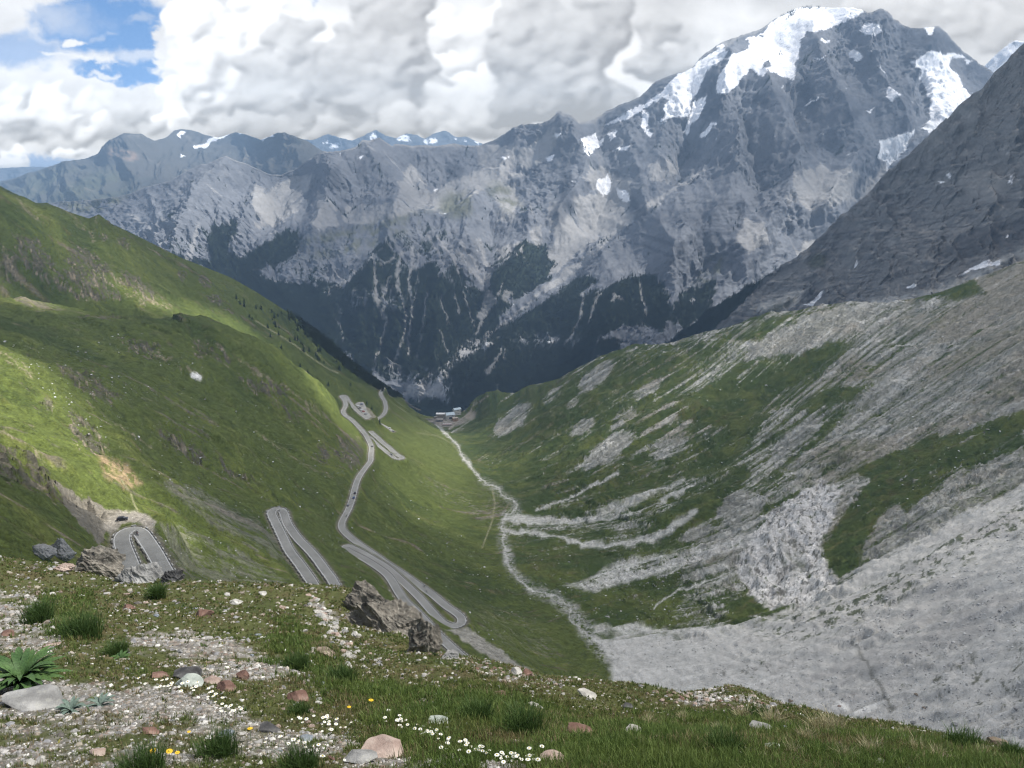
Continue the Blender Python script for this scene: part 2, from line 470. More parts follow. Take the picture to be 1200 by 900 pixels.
# ribs and runnels down the fall line
def grads(Z, X, Y, r):
    gr = np.gradient(Z, axis=0) / np.gradient(r)[:, None]
    gt = np.gradient(Z, axis=1) / (r[:, None] * (th[1] - th[0]))
    di = -gr / np.gradient(r)[:, None]; dj = -gt / (r[:, None] * (th[1] - th[0]))
    return dj, di
djB, diB = grads(blur(ZB, 4), XB, YB, rB)
nz = rng.standard_normal(ZB.shape).astype(F32)
s_fine = lic(nz, djB, diB, 22)
s_mid = lic(blur(nz, 3), djB, diB, 40)
s_broad = lic(blur(rng.standard_normal(ZB.shape).astype(F32), 12), djB, diB, 60)
fl = np.exp(-((XB - np.interp(YB, [450, 600, 860, 1300, 1900], [100, 40, -10, -75, -165])) / 80.0) ** 2)
ZB = ZB + (1.1 * s_broad + 0.35 * s_mid) * (1 - 0.8 * fl) * damp * calm

def fit_skyline(X, Y, Z, r, pts, lo, hi, wid=.12, it=3):
    """bring the crest of the height field to the surveyed skyline"""
    p = np.array(pts, float); q = at(p[:, 0], p[:, 1], np.ones(len(p)))
    az = np.arctan2(q[:, 0], q[:, 1]); sl = q[:, 2] / q[:, 1]
    jj = np.nonzero((th >= az[0]) & (th <= az[-1]))[0]; want = np.interp(th[jj], az, sl)
    rr = np.nonzero((r > lo) & (r < hi))[0]; lr = np.log(r)
    mk = np.ones(len(jj)); e_ = np.linspace(0, 1, 12); mk[:12] *= e_; mk[-12:] *= e_[::-1]
    if jj[0] == 0: mk[:12] = 1
    if jj[-1] == len(th) - 1: mk[-12:] = 1
    for k in range(it):
        S_ = Z[np.ix_(rr, jj)] / Y[np.ix_(rr, jj)]
        am = S_.argmax(0); err = want - S_.max(0)
        if k < it - 1: err = smooth1(err, 6)
        c_ = smooth1(lr[rr[am]], 40)
        w_ = np.exp(-((lr[:, None] - c_[None]) / wid) ** 2)
        Z[:, jj] += (err * mk)[None] * Y[:, jj] * w_
    return Z
SKY_L = [(-150,185),(-60,203),(0,221),(14,228),(28,231),(42,239),(66,242),(80,248),(92,252),(104,256),(116,251),(130,262),(160,276),(182,287),(210,301),(240,313),(270,325),(300,342),(325,358),(350,374),(380,396),(410,424),(440,446),(462,462),(480,470)]
SKY_R = [(545,480),(558,466),(570,459),(583,456),(592,461),(603,462),(620,452),(640,448),(655,444),(680,430),(700,420),(720,412),(745,404),(770,404),(790,401),(815,393),(845,385),(870,377),(900,366),(940,363),(965,357),(1000,354),(1040,355),(1070,351),(1100,343),(1150,325),(1200,304),(1350,255)]
if 1:
    ZB = fit_skyline(XB, YB, ZB, rB, SKY_L, 1080, 2500)
    ZB = fit_skyline(XB, YB, ZB, rB, SKY_R, 1250, 2100)
# keep the ground in front of the far road legs below the line of sight they are surveyed along
cap = np.full(ZB.shape, 1e9)
for k_ in ('main', 'lower', 'meadow', 'winding', 'bottom'):
    for p_ in road_path[k_][::1]:
        rp_ = math.hypot(p_[0], p_[1])
        if rp_ < 700: continue
        j_ = int(round((math.atan2(p_[0], p_[1]) - TH0) / (TH1 - TH0) * (NC - 1)))
        i0_, i1_ = np.searchsorted(rB, [rp_ - 420, rp_ - 5])
        for dj_ in range(-3, 4):
            cap[i0_:i1_, j_ + dj_] = np.minimum(cap[i0_:i1_, j_ + dj_], (p_[2] / rp_) * rB[i0_:i1_] - 1.5 + abs(dj_) * .4)
red = np.maximum(ZB - cap, 0); red[red > 90] = 0
ZB = ZB - np.maximum(blur(red, 10), red)
# -- cut the roads, the lots and the hotel terrace into the ground ----
def cut_path(P, half, shoulder, X, Y, Z, drop=0.45, blend=10):
    m = half + blend + 2
    for s in range(0, len(P), 40):
        seg = P[s:s + 41]
        idx = np.nonzero((X.ravel() > seg[:, 0].min() - m) & (X.ravel() < seg[:, 0].max() + m) & (Y.ravel() > seg[:, 1].min() - m) & (Y.ravel() < seg[:, 1].max() + m))[0]
        if not len(idx): continue
        x = X.ravel()[idx]; y = Y.ravel()[idx]
        d2 = (x[:, None] - seg[None, :, 0]) ** 2 + (y[:, None] - seg[None, :, 1]) ** 2
        j = d2.argmin(1); d = np.sqrt(d2[np.arange(len(idx)), j])
        wsum.ravel()[idx] += np.exp(-d / 4.0) / np.maximum(d, 1) ** 2; wz.ravel()[idx] += seg[j, 2] * np.exp(-d / 4.0) / np.maximum(d, 1) ** 2
        better = d < dist.ravel()[idx]
        ii = idx[better]
        dist.ravel()[ii] = d[better]; zroad.ravel()[ii] = seg[j[better], 2]; hw.ravel()[ii] = half

dist = np.full(ZB.shape, 1e9); zroad = np.zeros(ZB.shape); hw = np.zeros(ZB.shape)
wsum = np.zeros(ZB.shape); wz = np.zeros(ZB.shape)
LOTZ = float(np.mean(road_path['main'][-30:, 2]))
def on_plane(px, py, z):
    x_ = (px - 600) / FPX; y_ = (450 - py) / FPX; t_ = z / (-SP + y_ * CP); return np.array([x_ * t_, t_ * (CP + y_ * SP), z])
lotline = np.array([on_plane(*p_, LOTZ) for p_ in [(421,473.5),(423,476),(425,478.5),(427.5,481.5),(430,485),(433,488)]])
lotline = resample(lotline, 2.0)
for k, P in list(road_path.items()) + [('lot', lotline)]: cut_path(P, (ROAD_W[k] / 2 if k != 'lot' else 8.0), 1.0, XB, YB, ZB)
zmix = np.where(wsum > 1e-12, wz / np.maximum(wsum, 1e-12), zroad); km_ = sst(dist - hw, 0.3, 2.0); zroad = zroad * (1 - km_) + zmix * km_
w = 1 - sst(dist - hw, 1.5, 9.0)
ZB = ZB * (1 - w) + (zroad - 0.5 * (1 - sst(dist - hw, 0.6, 2.6))) * w
road_dist = dist - hw

def flatten(cx, cy, rx, ry, ang, z, X, Y, Z, blend=1.5):
    c, s = math.cos(ang), math.sin(ang)
    u = ((X - cx) * c + (Y - cy) * s) / rx; v = (-(X - cx) * s + (Y - cy) * c) / ry
    d = np.maximum(np.abs(u), np.abs(v))
    w = 1 - sst(d, 1.0, blend)
    return Z * (1 - w) + z * w
HOT = at(np.float64(524), np.float64(494), 1840.0)
ZB = flatten(HOT[0], HOT[1], 46, 34, 0.15, HOT[2], XB, YB, ZB, 2.2)
lay = at(np.float64(146), np.float64(611), 322.0)
ZB = flatten(lay[0], lay[1], 13, 6, 0.0, road_path['upper'][len(road_path['upper']) // 2, 2] - .45, XB, YB, ZB, 2.0)

# foreground polar grid: from the photographer's feet to where the valley grid begins
rA = np.exp(np.linspace(math.log(1.6), math.log(150), 760))
XA_, YA_ = polar(rA)
ZA = baseA(XA_, YA_)
RA = np.hypot(XA_, YA_)
pxA, pyA = proj(XA_, YA_, ZA)
ZA = ZA + 0.035 * fbm(XA_ / 0.6, YA_ / 0.6, 4, 3, .6) * np.clip(RA / 6, .5, 2) + 0.10 * fbm(XA_ / 2.5, YA_ / 2.5, 3, 8) * np.clip(RA / 6, .6, 3)
ZA = ZA + 0.02 * (ridged(XA_ / .25, YA_ / .25, 3, 13) - .4)
SKY_A = [(-150,640),(0,652),(40,658),(100,664),(150,674),(180,678),(230,680),(300,683),(340,684),(400,687),(430,696),(460,722),(500,752),(520,766),(560,771),(600,780),(640,792),(700,797),(760,803),(800,812),(830,808),(855,803),(880,808),(910,822),(940,829),(980,838),(1000,842),(1050,847),(1090,856),(1120,865),(1150,868),(1200,882),(1350,915)]
ZA = fit_skyline(XA_, YA_, ZA, rA, SKY_A, 4.0, 50, .25, 3)
zb_in = baseB(XA_, YA_)
wA = sst(RA, 70, 135)
ZA = ZA * (1 - wA) + zb_in * wA
ZB0 = ZB

def ground(X, Y):
    """height of the finished ground (bilinear in the polar grids)"""
    X = np.asarray(X, float); Y = np.asarray(Y, float)
    r = np.hypot(X, Y); t = np.arctan2(X, Y)
    j = np.clip((t - TH0) / (TH1 - TH0) * (NC - 1), 0, NC - 1.001); j0 = j.astype(int); fj = j - j0
    def g(Z, rr):
        i = np.clip((np.log(np.maximum(r, 1.6)) - math.log(rr[0])) / (math.log(rr[-1]) - math.log(rr[0])) * (len(rr) - 1), 0, len(rr) - 1.001)
        i0 = i.astype(int); fi = i - i0
        return (Z[i0, j0] * (1 - fi) * (1 - fj) + Z[i0 + 1, j0] * fi * (1 - fj) + Z[i0, j0 + 1] * (1 - fi) * fj + Z[i0 + 1, j0 + 1] * fi * fj)
    return np.where(r < 146, g(ZA, rA), g(ZB, rB))

_ys = np.exp(np.linspace(math.log(3.0), math.log(3100), 2600))
def hit(px, py, lo=3.0, hi=3100):
    """first point of the ground seen at a photo pixel"""
    ys = _ys[(_ys >= lo) & (_ys <= hi)]
    p = at(float(px), float(py), ys); g = ground(p[:, 0], p[:, 1])
    below = np.nonzero(p[:, 2] < g)[0]
    if not len(below): return None
    i = below[0]
    if i == 0: q = p[0]
    else:
        a, b_ = p[i - 1], p[i]; fa = a[2] - g[i - 1]; fb = b_[2] - g[i]
        t_ = fa / (fa - fb + 1e-9); q = a + (b_ - a) * t_
    return np.array([q[0], q[1], float(ground(q[0], q[1]))])
# ================================================================== COVER OF THE VALLEY SIDES
GR_D = np.array([.042, .062, .016]); GR_M = np.array([.080, .102, .024]); GR_L = np.array([.140, .158, .038]); GR_B = np.array([.125, .105, .046])
TAN = np.array([.30, .25, .18]); ROCKD = np.array([.098, .092, .066]); SCREE = np.array([.50, .495, .465]); SCREE_D = np.array([.27, .265, .245]); ROCKL = np.array([.55, .54, .515])

pxB, pyB = proj(XB, YB, ZB)
bB = Brush(pxB, pyB, 3.0, 9)
XS = XB + ZB * 1.1; YS = YB - ZB * 1.5          # sheared so that the pattern is not stretched on steep ground
n1 = fbm(XS / 60, YS / 60, 4, 101); n2 = fbm(XS / 13, YS / 13, 4, 102, .6); n3 = fbm(XS / 3.4, YS / 3.4, 3, 103, .6)
# direction the debris runs on the right-hand slopes
_dc = np.array([(600,500,38),(700,520,36),(760,600,22),(640,620,4),(720,625,8),(720,680,18),(850,640,24),(800,745,6),(950,730,22),(1100,650,30),(1200,600,32),(900,450,42),(1000,400,38),(1100,420,34),(1200,350,30),(1200,480,32),(1000,550,34),(900,560,36),(1000,780,25),(1200,780,28),(1100,860,20)], float)
_wS = 0; _aS = 0
for _x, _y, _a in _dc:
    _w = 1 / (((pxB - _x) ** 2 + (pyB - _y) ** 2) + 900.0) ** 1.5; _wS = _wS + _w; _aS = _aS + _w * _a
_an = np.radians(_aS / _wS)
_pj = np.gradient(pxB, axis=1); _pi = np.gradient(pxB, axis=0); _qj = np.gradient(pyB, axis=1); _qi = np.gradient(pyB, axis=0)
_det = _pj * _qi - _pi * _qj; _det = np.where(np.abs(_det) < .05, .05, _det)
_vx, _vy = -np.cos(_an), np.sin(_an)
_dj = (_qi * _vx - _pi * _vy) / _det; _di = (-_qj * _vx + _pj * _vy) / _det
r_fine = lic(nz, _dj, _di, 16); r_mid = lic(blur(nz, 2), _dj, _di, 34); r_broad = lic(blur(rng.standard_normal(ZB.shape).astype(F32), 8), _dj, _di, 60)
_rs = sst(pxB - np.interp(pyB, [490, 540, 600, 690, 770], [507, 550, 600, 625, 715]), -10, 30)
s_fine = s_fine * (1 - _rs) + r_fine * _rs; s_mid = s_mid * (1 - _rs) + r_mid * _rs; s_broad = s_broad * (1 - _rs) + r_broad * _rs
ZB = ZB + _rs * calm * damp * (1.6 * r_broad + .5 * r_mid); n4 = fbm(XB / 160, YB / 160, 3, 104)
stream_px = [(507,494),(512,500),(520,505),(528,512),(535,520),(542,530),(545,537),(552,548),(565,562),(580,570),(588,577),(600,586),(607,592),(606,598),(596,602),(590,608),(588,618),(590,636),(592,650),(598,666),(608,680),(622,690),(644,698),(660,703),(669,712),(668,724),(678,736),(700,752),(715,770)]
sp = np.array(stream_px, float)
streamx = np.interp(pyB, sp[:, 1], sp[:, 0])
rightside = sst(bB.px - streamx, -4, 4)
near = YB < 1012
cB = np.broadcast_to(GR_M, XB.shape + (3,)).astype(F32).copy()
cB = mixc(cB, GR_L, sst(n1 + .5 * n2 + .15 * s_mid, 0.0, .7) * .7)
cB = mixc(cB, GR_D, sst(-n4 - .4 * n1 + .12 * s_mid, 0, .5) * .8)
cB = mixc(cB, GR_B, sst(n2 + .35 * s_mid - .2 * n4, .35, 1.0) * .55)
left = 1 - rightside
# left hillside: bare rock, scree runs
tuft = sst(n3 + .5 * n2, .15, .5)
cB = mixc(cB, GR_D * .7, left * tuft * .55)
rockL = many(bB.poly, [
 [(18,275),(45,278),(58,300),(72,320),(85,338),(60,332),(35,318),(14,300)], [(78,288),(105,290),(128,312),(134,334),(148,352),(115,352),(82,350),(62,335),(74,315)],
 [(138,312),(165,325),(188,352),(170,354),(148,332)], [(0,300),(18,306),(30,330),(10,335),(0,330)], [(60,226),(75,228),(84,242),(68,240)]], soft=5) * (YB > 850)
rockL = np.maximum(rockL, many(lambda e: bB.ell(*e), [(121,278,6,4,30),(146,283,8,7,60),(125,262,4,4,0),(214,322,9,6,40),(240,330,10,7,45),(255,352,12,6,40),(270,360,8,4,40)]) * (YB > 1012))
rockS = many(bB.poly, [
 [(138,393),(188,404),(180,422),(150,412)], [(225,398),(268,410),(282,432),(250,426),(228,415)], [(68,428),(108,436),(146,466),(132,476),(100,460),(74,446)],
 [(-10,520),(40,530),(62,562),(112,592),(140,615),(118,632),(90,604),(40,572),(-10,560)], [(80,478),(110,490),(132,532),(110,536),(84,512)], [(30,460),(60,468),(70,486),(46,480)],
 [(180,500),(215,515),(250,540),(230,545),(195,522)], [(320,470),(345,475),(360,492),(340,495)], [(395,505),(420,512),(428,540),(410,552),(392,535)],
 [(280,440),(330,450),(345,470),(300,462)], [(255,540),(300,560),(310,575),(270,560)], [(372,520),(388,528),(385,545),(368,538)]], soft=6) * near
rock = np.maximum(rockL, rockS) * left
n5 = fbm(XS / 6, YS / 6, 3, 155, .65)
rk = sst(rock * .62 + .6 * n2 + .75 * n5 + .5 * n3 + .12 * s_fine, .40, .72) * (rock > .02)
ZB = ZB + rock * sst(road_dist, 8, 45) * 7.0 * (ridged(XB / 15, YB / 15, 4, 156, .6) - .35) * sst(rk, -.2, .6)
cB = mixc(cB, ROCKD * .95, rk)
cB = mixc(cB, TAN * .9, rk * sst(n3 + .5 * n5, .2, .5) * .8)
cB = mixc(cB, ROCKD * .45, rk * sst(-n3 - .6 * n5, .15, .45) * .8)
# thin natural gravel runs down the fall line everywhere on the left
thin = left * sst(s_mid * .55 + n1 * .9 + n2 * .5, 1.0, 1.55)
cB = mixc(cB, TAN * .75, thin * .75)
thin2 = left * sst(s_fine * .25 + s_mid * .25 + n4 * .6 + n2 * .6 + n5 * .4, .72, 1.05) * (road_dist > 3)
cB = mixc(cB, ROCKD * 1.2, thin2 * .7)
spots = left * sst(n3 * .9 + n2 * .5 + fbm(XB / 1.4, YB / 1.4, 2, 133) * .4, .80, 1.05)
cB = mixc(cB, TAN * 1.1, spots * .7)
tanrun = many(lambda a: bB.line(*a), [([(68,240),(85,252),(98,266),(109,281)],1.5,3.0),([(18,232),(35,250),(52,262)],1.5,2),([(62,322),(80,338),(102,352)],2,2.5),([(0,285),(28,338)],1.5,1.5),([(112,252),(113,262),(112,272)],2,1.5),([(160,345),(180,352),(200,360)],3,4),([(130,318),(150,345),(170,356)],1.5,2)]) * (YB > 860)
tanrun = np.maximum(tanrun, many(lambda a: bB.line(*a), [([(140,398),(170,412),(200,422)],1.5,2),([(185,412),(210,428),(235,440)],2,3),([(270,418),(310,440),(345,462),(370,480)],1.5,2),([(0,505),(30,520),(60,545)],3,3),([(0,415),(25,428),(35,440)],4,3),([(290,435),(330,450),(360,475),(380,490)],1,2),([(100,470),(140,500),(180,525)],1,1.5),([(300,505),(350,540),(390,560)],1,1.2)]) * near)
cB = mixc(cB, TAN * .95, tanrun * left * sst(n3 + .5 * n5 + .1 * s_fine, -.15, .45) * .75)
earth = bB.poly([(112,532),(150,545),(166,566),(150,574),(125,560)], 4) * near
cB = mixc(cB, np.array([.34, .24, .15]), earth * .8 * sst(n3 + .5, .1, .6))
gravL = np.maximum(bB.poly([(170,608),(200,612),(238,628),(292,650),(345,682),(330,700),(190,700),(186,655)], 6), bB.poly([(185,560),(230,570),(300,610),(345,642),(340,662),(290,640),(210,598)], 6)) * near
cB = mixc(cB, np.array([.20, .19, .165]), sst(gravL * .8 + .6 * n2 + .5 * n3 + .2 * s_mid, .5, .95) * .5 * (gravL > .02))
gravS = bB.poly([(62,560),(100,585),(130,596),(150,600),(128,612),(118,640),(80,600)], 4) * near
cB = mixc(cB, np.array([.17, .155, .125]), sst(gravS + .4 * n3, .4, .8) * (gravS > .02))
white = bB.ell(230, 441, 6, 4, 30) * near
cB = mixc(cB, ROCKL * 1.2, white)
# hikers' paths
path = many(lambda a: bB.line(*a, raw=True), [([(162,600),(157,590),(153,577),(147,570),(142,562)],.9,.9,.7),([(300,376),(345,404),(372,424),(386,433),(396,437)],.8,.8,.7),([(575,560),(580,590),(577,610),(565,642)],1.0,.8,.8),([(545,485),(556,495),(553,510),(566,521),(572,524)],.7,.7,.6),([(488,507),(500,509),(512,510),(530,520),(545,540)],.9,.7,.8)])
cB = mixc(cB, np.array([.26, .25, .15]), path * .7)
# valley bottom: yellower meadow, stony parts
meadow = bB.ell(500, 520, 60, 30, 30, .5) * left
cB = mixc(cB, np.array([.115, .14, .036]), meadow * .6)
stony = np.maximum(np.maximum(bB.ell(585, 600, 30, 20, 40, .6), bB.ell(545, 590, 60, 8, 30, .6)), bB.ell(600, 740, 60, 18, 25, .6)) * left
cB = mixc(cB, np.array([.22, .21, .16]), stony * sst(n3 + n2 * .7 + .2 * s_fine, .1, .6) * .7)

# right hillside: limestone scree in streaks between turf
P = np.interp(bB.px, [540, 640, 760, 850, 950, 1050, 1200], [.05, .12, .30, .48, .66, .84, .95]).astype(F32)
P = P - .25 * sst(bB.py, 600, 640) * (bB.px < 900)
for e in [(600,492,26,10,-40,.9),(587,500,12,6,-40,.5),(647,463,14,6,-35,.4),(672,472,10,5,-30,.6),(697,442,28,9,-42,.8),(682,500,16,9,-30,.7),(712,528,34,11,-36,.9),(730,488,18,9,-35,.5),(760,455,20,8,-35,.5),(785,520,25,10,-35,.5),(935,515,36,12,-38,.6),(860,590,22,14,-35,.8),(815,625,20,7,-20,.6),(1100,640,80,20,-30,.5),(1080,640,40,16,-35,.7)]:
    P = P + e[5] * bB.ell(*e[:5])
P = P + .30 * bB.ell(690, 622, 110, 20, -4, .6) + .25 * bB.ell(800, 655, 90, 30, -12, .6)
for pl, a in [([(880,402),(920,378),(960,358),(1030,352),(1020,370),(960,402),(900,440),(855,465)],.5), ([(800,660),(840,620),(870,590),(900,575),(880,640),(870,700),(830,735),(790,735)],.35)]:
    P = P + a * bB.poly(pl, 6)
for pl, a in [([(798,488),(830,455),(880,420),(945,410),(992,402),(960,432),(900,470),(862,500),(838,498)],.75),([(870,398),(900,375),(960,358),(1020,352),(1010,358),(950,370),(890,400)],.5),
              ([(930,482),(968,456),(1022,450),(1000,466),(950,482)],.8),([(1000,552),(1080,515),(1140,500),(1210,478),(1210,500),(1120,540),(1030,566)],.85),([(875,700),(905,712),(880,722),(860,725),(850,705)],1.0),
              ([(966,640),(1000,590),(1025,560),(1064,568),(1030,605),(1010,640),(1004,668),(985,676),(968,664)],.95),([(1030,570),(1110,535),(1190,500),(1210,520),(1120,560),(1060,600)],.75),
              ([(760,610),(800,590),(850,565),(870,545),(880,560),(840,600),(790,630)],.5),([(920,520),(960,490),(1000,475),(960,520),(920,550)],.4),([(940,690),(950,660),(968,690),(962,700)],1.2),
              ([(800,550),(850,510),(900,480),(880,520),(830,560)],.5),([(1110,300),(1160,345),(1110,352),(1050,352)],.6),([(720,700),(760,690),(800,700),(780,735),(730,720)],.35)]:
    P = P - a * sst(bB.poly(pl, 14) + .28 * n2 + .2 * s_mid * .5 + .15 * n1, .3, .75)
st = .20 * s_mid + .26 * s_fine + .06 * s_broad + .30 * n2 + .38 * n3 + .2 * n1
scr = sst(P + .62 * st, .36, .84) * rightside
fans = many(lambda a: bB.line(*a), [([(588,606),(640,610),(680,610),(706,602),(730,593),(762,578),(800,562)],3.5,2.5,3),([(600,611),(650,613),(700,609),(730,604),(760,594),(800,575)],2,1.5,2),
  ([(592,622),(640,625),(660,631),(680,638),(712,638),(742,634),(775,628),(797,612),(812,600)],1.5,4.5,2.5),([(628,597),(655,590),(680,577),(700,566),(722,555)],.8,2,1.2),
  ([(765,713),(790,695),(830,681),(868,664)],1,1.6,1.2),([(700,738),(760,737),(830,742),(880,738)],4,3,4),([(770,676),(820,655),(870,640)],1,1.6,1.2),([(590,625),(620,624),(650,628)],1.2,1.2,1)])
fans = np.maximum(fans, bB.poly([(662,686),(690,678),(712,664),(740,654),(790,648),(840,636),(905,615),(912,625),(850,648),(800,660),(762,674),(730,680),(700,692),(680,690)], 4) * sst(s_fine * .25 + s_mid * .2 + n3 * .4 + .75, 0, .5))
cR = np.broadcast_to(GR_D * 1.25, XB.shape + (3,)).astype(F32).copy()
cR = mixc(cR, GR_L * .85, sst(n1 + .4 * n2, -.3, .5) * .6)
cR = mixc(cR, GR_B * .9, sst(n2 + .2 * s_mid + .3 * n4, .1, .7) * .6)
sc = np.broadcast_to(SCREE_D, XB.shape + (3,)).astype(F32).copy()
sc = mixc(sc, SCREE * 1.0, sst(.35 * s_fine + .35 * s_mid + .4 * n3, -.3, .8))
sc = mixc(sc, np.array([.30, .26, .205]), sst(n4 + .3 * n2 + .1 * s_mid + .5 * sst(bB.px, 1000, 1200) * (bB.py < 470), .05, .5) * .6)
sc = mixc(sc, np.array([.12, .12, .12]), sst(-n2 - .5 * n3 + .1 * s_broad - .05, .18, .6) * .75)
cR = mixc(cR, sc, scr * (.8 + .35 * n3).clip(0, 1))
runs = sst(s_fine * .5 + s_mid * .25 + .5 * n2, 1.0, 1.35) * sst(P, .15, .5)
cR = mixc(cR, SCREE * 1.1, runs * .8)
spk = sst(fbm(XB / 4, YB / 4, 2, 188) + .5 * n3, .7, .95) * sst(P, .0, .4)
cR = mixc(cR, SCREE * 1.2, spk * .7)
cR = mixc(cR, SCREE * 1.12, fans * (.85 + .4 * n3).clip(0, 1))
cliff = sst(bB.poly([(862,660),(878,632),(898,602),(925,582),(960,566),(985,572),(975,610),(962,640),(968,664),(990,690),(968,704),(930,714),(902,714),(876,694)], 13) + .30 * n2 + .25 * n1 + .12 * s_mid, .38, .72)
cliff = cliff * (1 - .8 * bB.poly([(918,625),(940,640),(945,670),(930,680),(920,655)], 5) * sst(n2, -.3, .2))
cR = mixc(cR, ROCKL * 1.15, cliff * sst(.5 * n2 + .6 * n3 + .5, .1, .4))
crk = sst(ridged(XS / 21 + .3 * s_mid, YS / 21, 4, 163, .6) - .06 * s_fine, .52, .70)
cR = mixc(cR, ROCKD * .7, cliff * np.maximum(sst(-n5 - .7 * n3, .25, .5) * .8, crk * .75))
cR = mixc(cR, np.array([.10, .10, .10]), np.maximum(bB.ell(915, 597, 8, 6, -40), bB.ell(1050, 630, 50, 20, -35) * .6) * sst(n3 + n2, -.2, .5))
# the wide pale scree basin at bottom right
basin = bB.poly([(690,748),(740,742),(800,742),(860,736),(925,715),(962,702),(1005,672),(1052,645),(1110,612),(1150,590),(1200,566),(1400,470),(1400,1000),(900,1000),(700,850),(660,775)], 20)
basin = sst(basin + .30 * n2 + .22 * n1 + .12 * s_mid, .30, .70)
bc = np.broadcast_to(SCREE * .93, XB.shape + (3,)).astype(F32).copy()
bc = mixc(bc, SCREE * .78, sst(n1 + .3 * s_mid, -.2, .6) * .4)
bc = mixc(bc, np.array([.27, .255, .24]), sst(-n4 * 1.2 - .6 * n1 + .35 * s_broad + .3 * n2, .0, .8) * .35)
bc = mixc(bc, SCREE * 1.15, sst(n4 + .4 * s_broad + .25 * s_mid, .1, .9) * .6)
bc = mixc(bc, np.array([.085, .10, .05]), sst(fbm(XS / 9, YS / 9, 3, 198, .6) + .25 * n1 + .3 * n3, .50, .62) * .85)
bc = mixc(bc, SCREE * 1.2, sst(n3 + .25 * s_fine, .25, .8) * .6)
bc = mixc(bc, SCREE * .6, sst(-n3 - .3 * n2, .3, .7) * .35)
dk = bB.poly([(880,742),(950,712),(1010,690),(1080,650),(1200,585),(1210,620),(1120,665),(1040,715),(960,750),(900,752)], 6)
bc = mixc(bc, np.array([.07, .085, .045]), dk * sst(n2 * 1.0 + .15 * s_mid + .5 * n3 + .3 * fbm(XB / 7, YB / 7, 2, 199), .12, .3) * .9)
dk2 = bB.poly([(1090,790),(1200,745),(1210,860),(1150,850),(1100,820),(1060,800)], 10)
bc = mixc(bc, np.array([.085, .09, .06]), dk2 * sst(n2 * 1.0 + n3 * .6, .22, .45) * .85)
dk3 = np.maximum(bB.ell(1100, 778, 40, 12, -20), bB.ell(860, 790, 60, 10, -10))
bc = mixc(bc, np.array([.12, .12, .10]), dk3 * sst(n2 + n3 * .8 + .1 * s_fine, .1, .6) * .7)
bc = mixc(bc, np.array([.10, .10, .09]), sst(fbm(XB / 5, YB / 5, 2, 177) + .4 * n3, .78, .95) * .8)
bc = mixc(bc, SCREE * 1.45, np.maximum(bB.ell(1015, 830, 14, 5, -15), bB.ell(985, 828, 10, 3, 10)) * .8)
gullyb = bB.line([(1000,750),(1012,775),(1030,800),(1045,830)], 1.5, 3, 2)
bc = mixc(bc, np.array([.14, .14, .12]), gullyb * .7)
cR = mixc(cR, bc, basin)
cB = mixc(cB, cR, rightside)
# stream bed
bed = bB.line([(507,494),(520,505),(535,520),(545,537),(552,548),(565,562)], 1.0, 3.0, 2.2)
bed = np.maximum(bed, bB.line([(565,562),(588,577),(605,590),(606,598),(592,606),(588,618),(594,650),(600,668)], 3, 6, 5) * .9)
bed = np.maximum(bed, bB.line([(600,668),(622,690),(650,702),(670,715),(690,742),(715,770)], 3.5, 10, 6) * .9)
water = bB.line(stream_px, .6, 1.1, .9)
bedc = mixc(np.broadcast_to(SCREE * .85, XB.shape + (3,)).astype(F32), np.array([.12, .13, .09]), sst(n3 + .6 * n2, .0, .5) * .7)
cB = mixc(cB, bedc, bed * sst(n3 + .9 * n2 + .15 * s_fine + .7, .35, .9))
cB = mixc(cB, SCREE * 1.05, water * .7)
# beyond the pass of the valley: dark forest floor
far = sst(YB - np.interp(XB, [-700, -400, -200, 0, 200, 2000], [2500, 2150, 1960, 1985, 1950, 1950]), 0, 60)
cB = mixc(cB, np.array([.022, .032, .016]), far * sst(n1 + 1.1, .1, .4) * (XB < 420))
ridgef = bB.poly([(300,350),(340,368),(400,412),(450,450),(470,470),(445,462),(400,432),(370,410),(340,385)], 4) * (YB > 1300)
cB = mixc(cB, np.array([.03, .045, .018]), ridgef * sst(n2 + n3 * .5 + .3, 0, .5) * .8)
# verges of the road, lay-by and the gravel spoil below the bend
verge = (1 - sst(road_dist, .4, 2.2 + 1.5 * (n3 + .5))) * (YB < 2000)
cB = mixc(cB, np.array([.22, .20, .16]), verge * .85)
apron = bB.poly([(121,616),(127,606),(142,600),(160,600),(175,604),(184,612),(176,622),(165,614),(150,612),(135,620),(130,632)], 2) * near
cB = mixc(cB, np.array([.31, .285, .24]), apron)
spoil = bB.poly([(524,736),(548,737),(566,748),(585,762),(605,776),(640,795),(652,806),(620,800),(588,782),(560,762),(540,748)], 2.0)
cB = mixc(cB, np.array([.34, .32, .28]), spoil * (.85 + .3 * n3).clip(0, 1))
hot = 1 - sst(np.hypot((XB - HOT[0]) / 50, (YB - HOT[1]) / 40), .75, 1.15)
cB = mixc(cB, np.array([.27, .25, .22]), hot * sst(n3 + .7, .2, .6))
yard = np.maximum(bB.ell(551, 486, 8, 5, -20), bB.line([(528,502),(545,487),(556,473),(572,463)], 1.2, 1.0, .8))
cB = mixc(cB, np.array([.30, .27, .22]), yard)
cB = np.clip(cB, .012, .9)

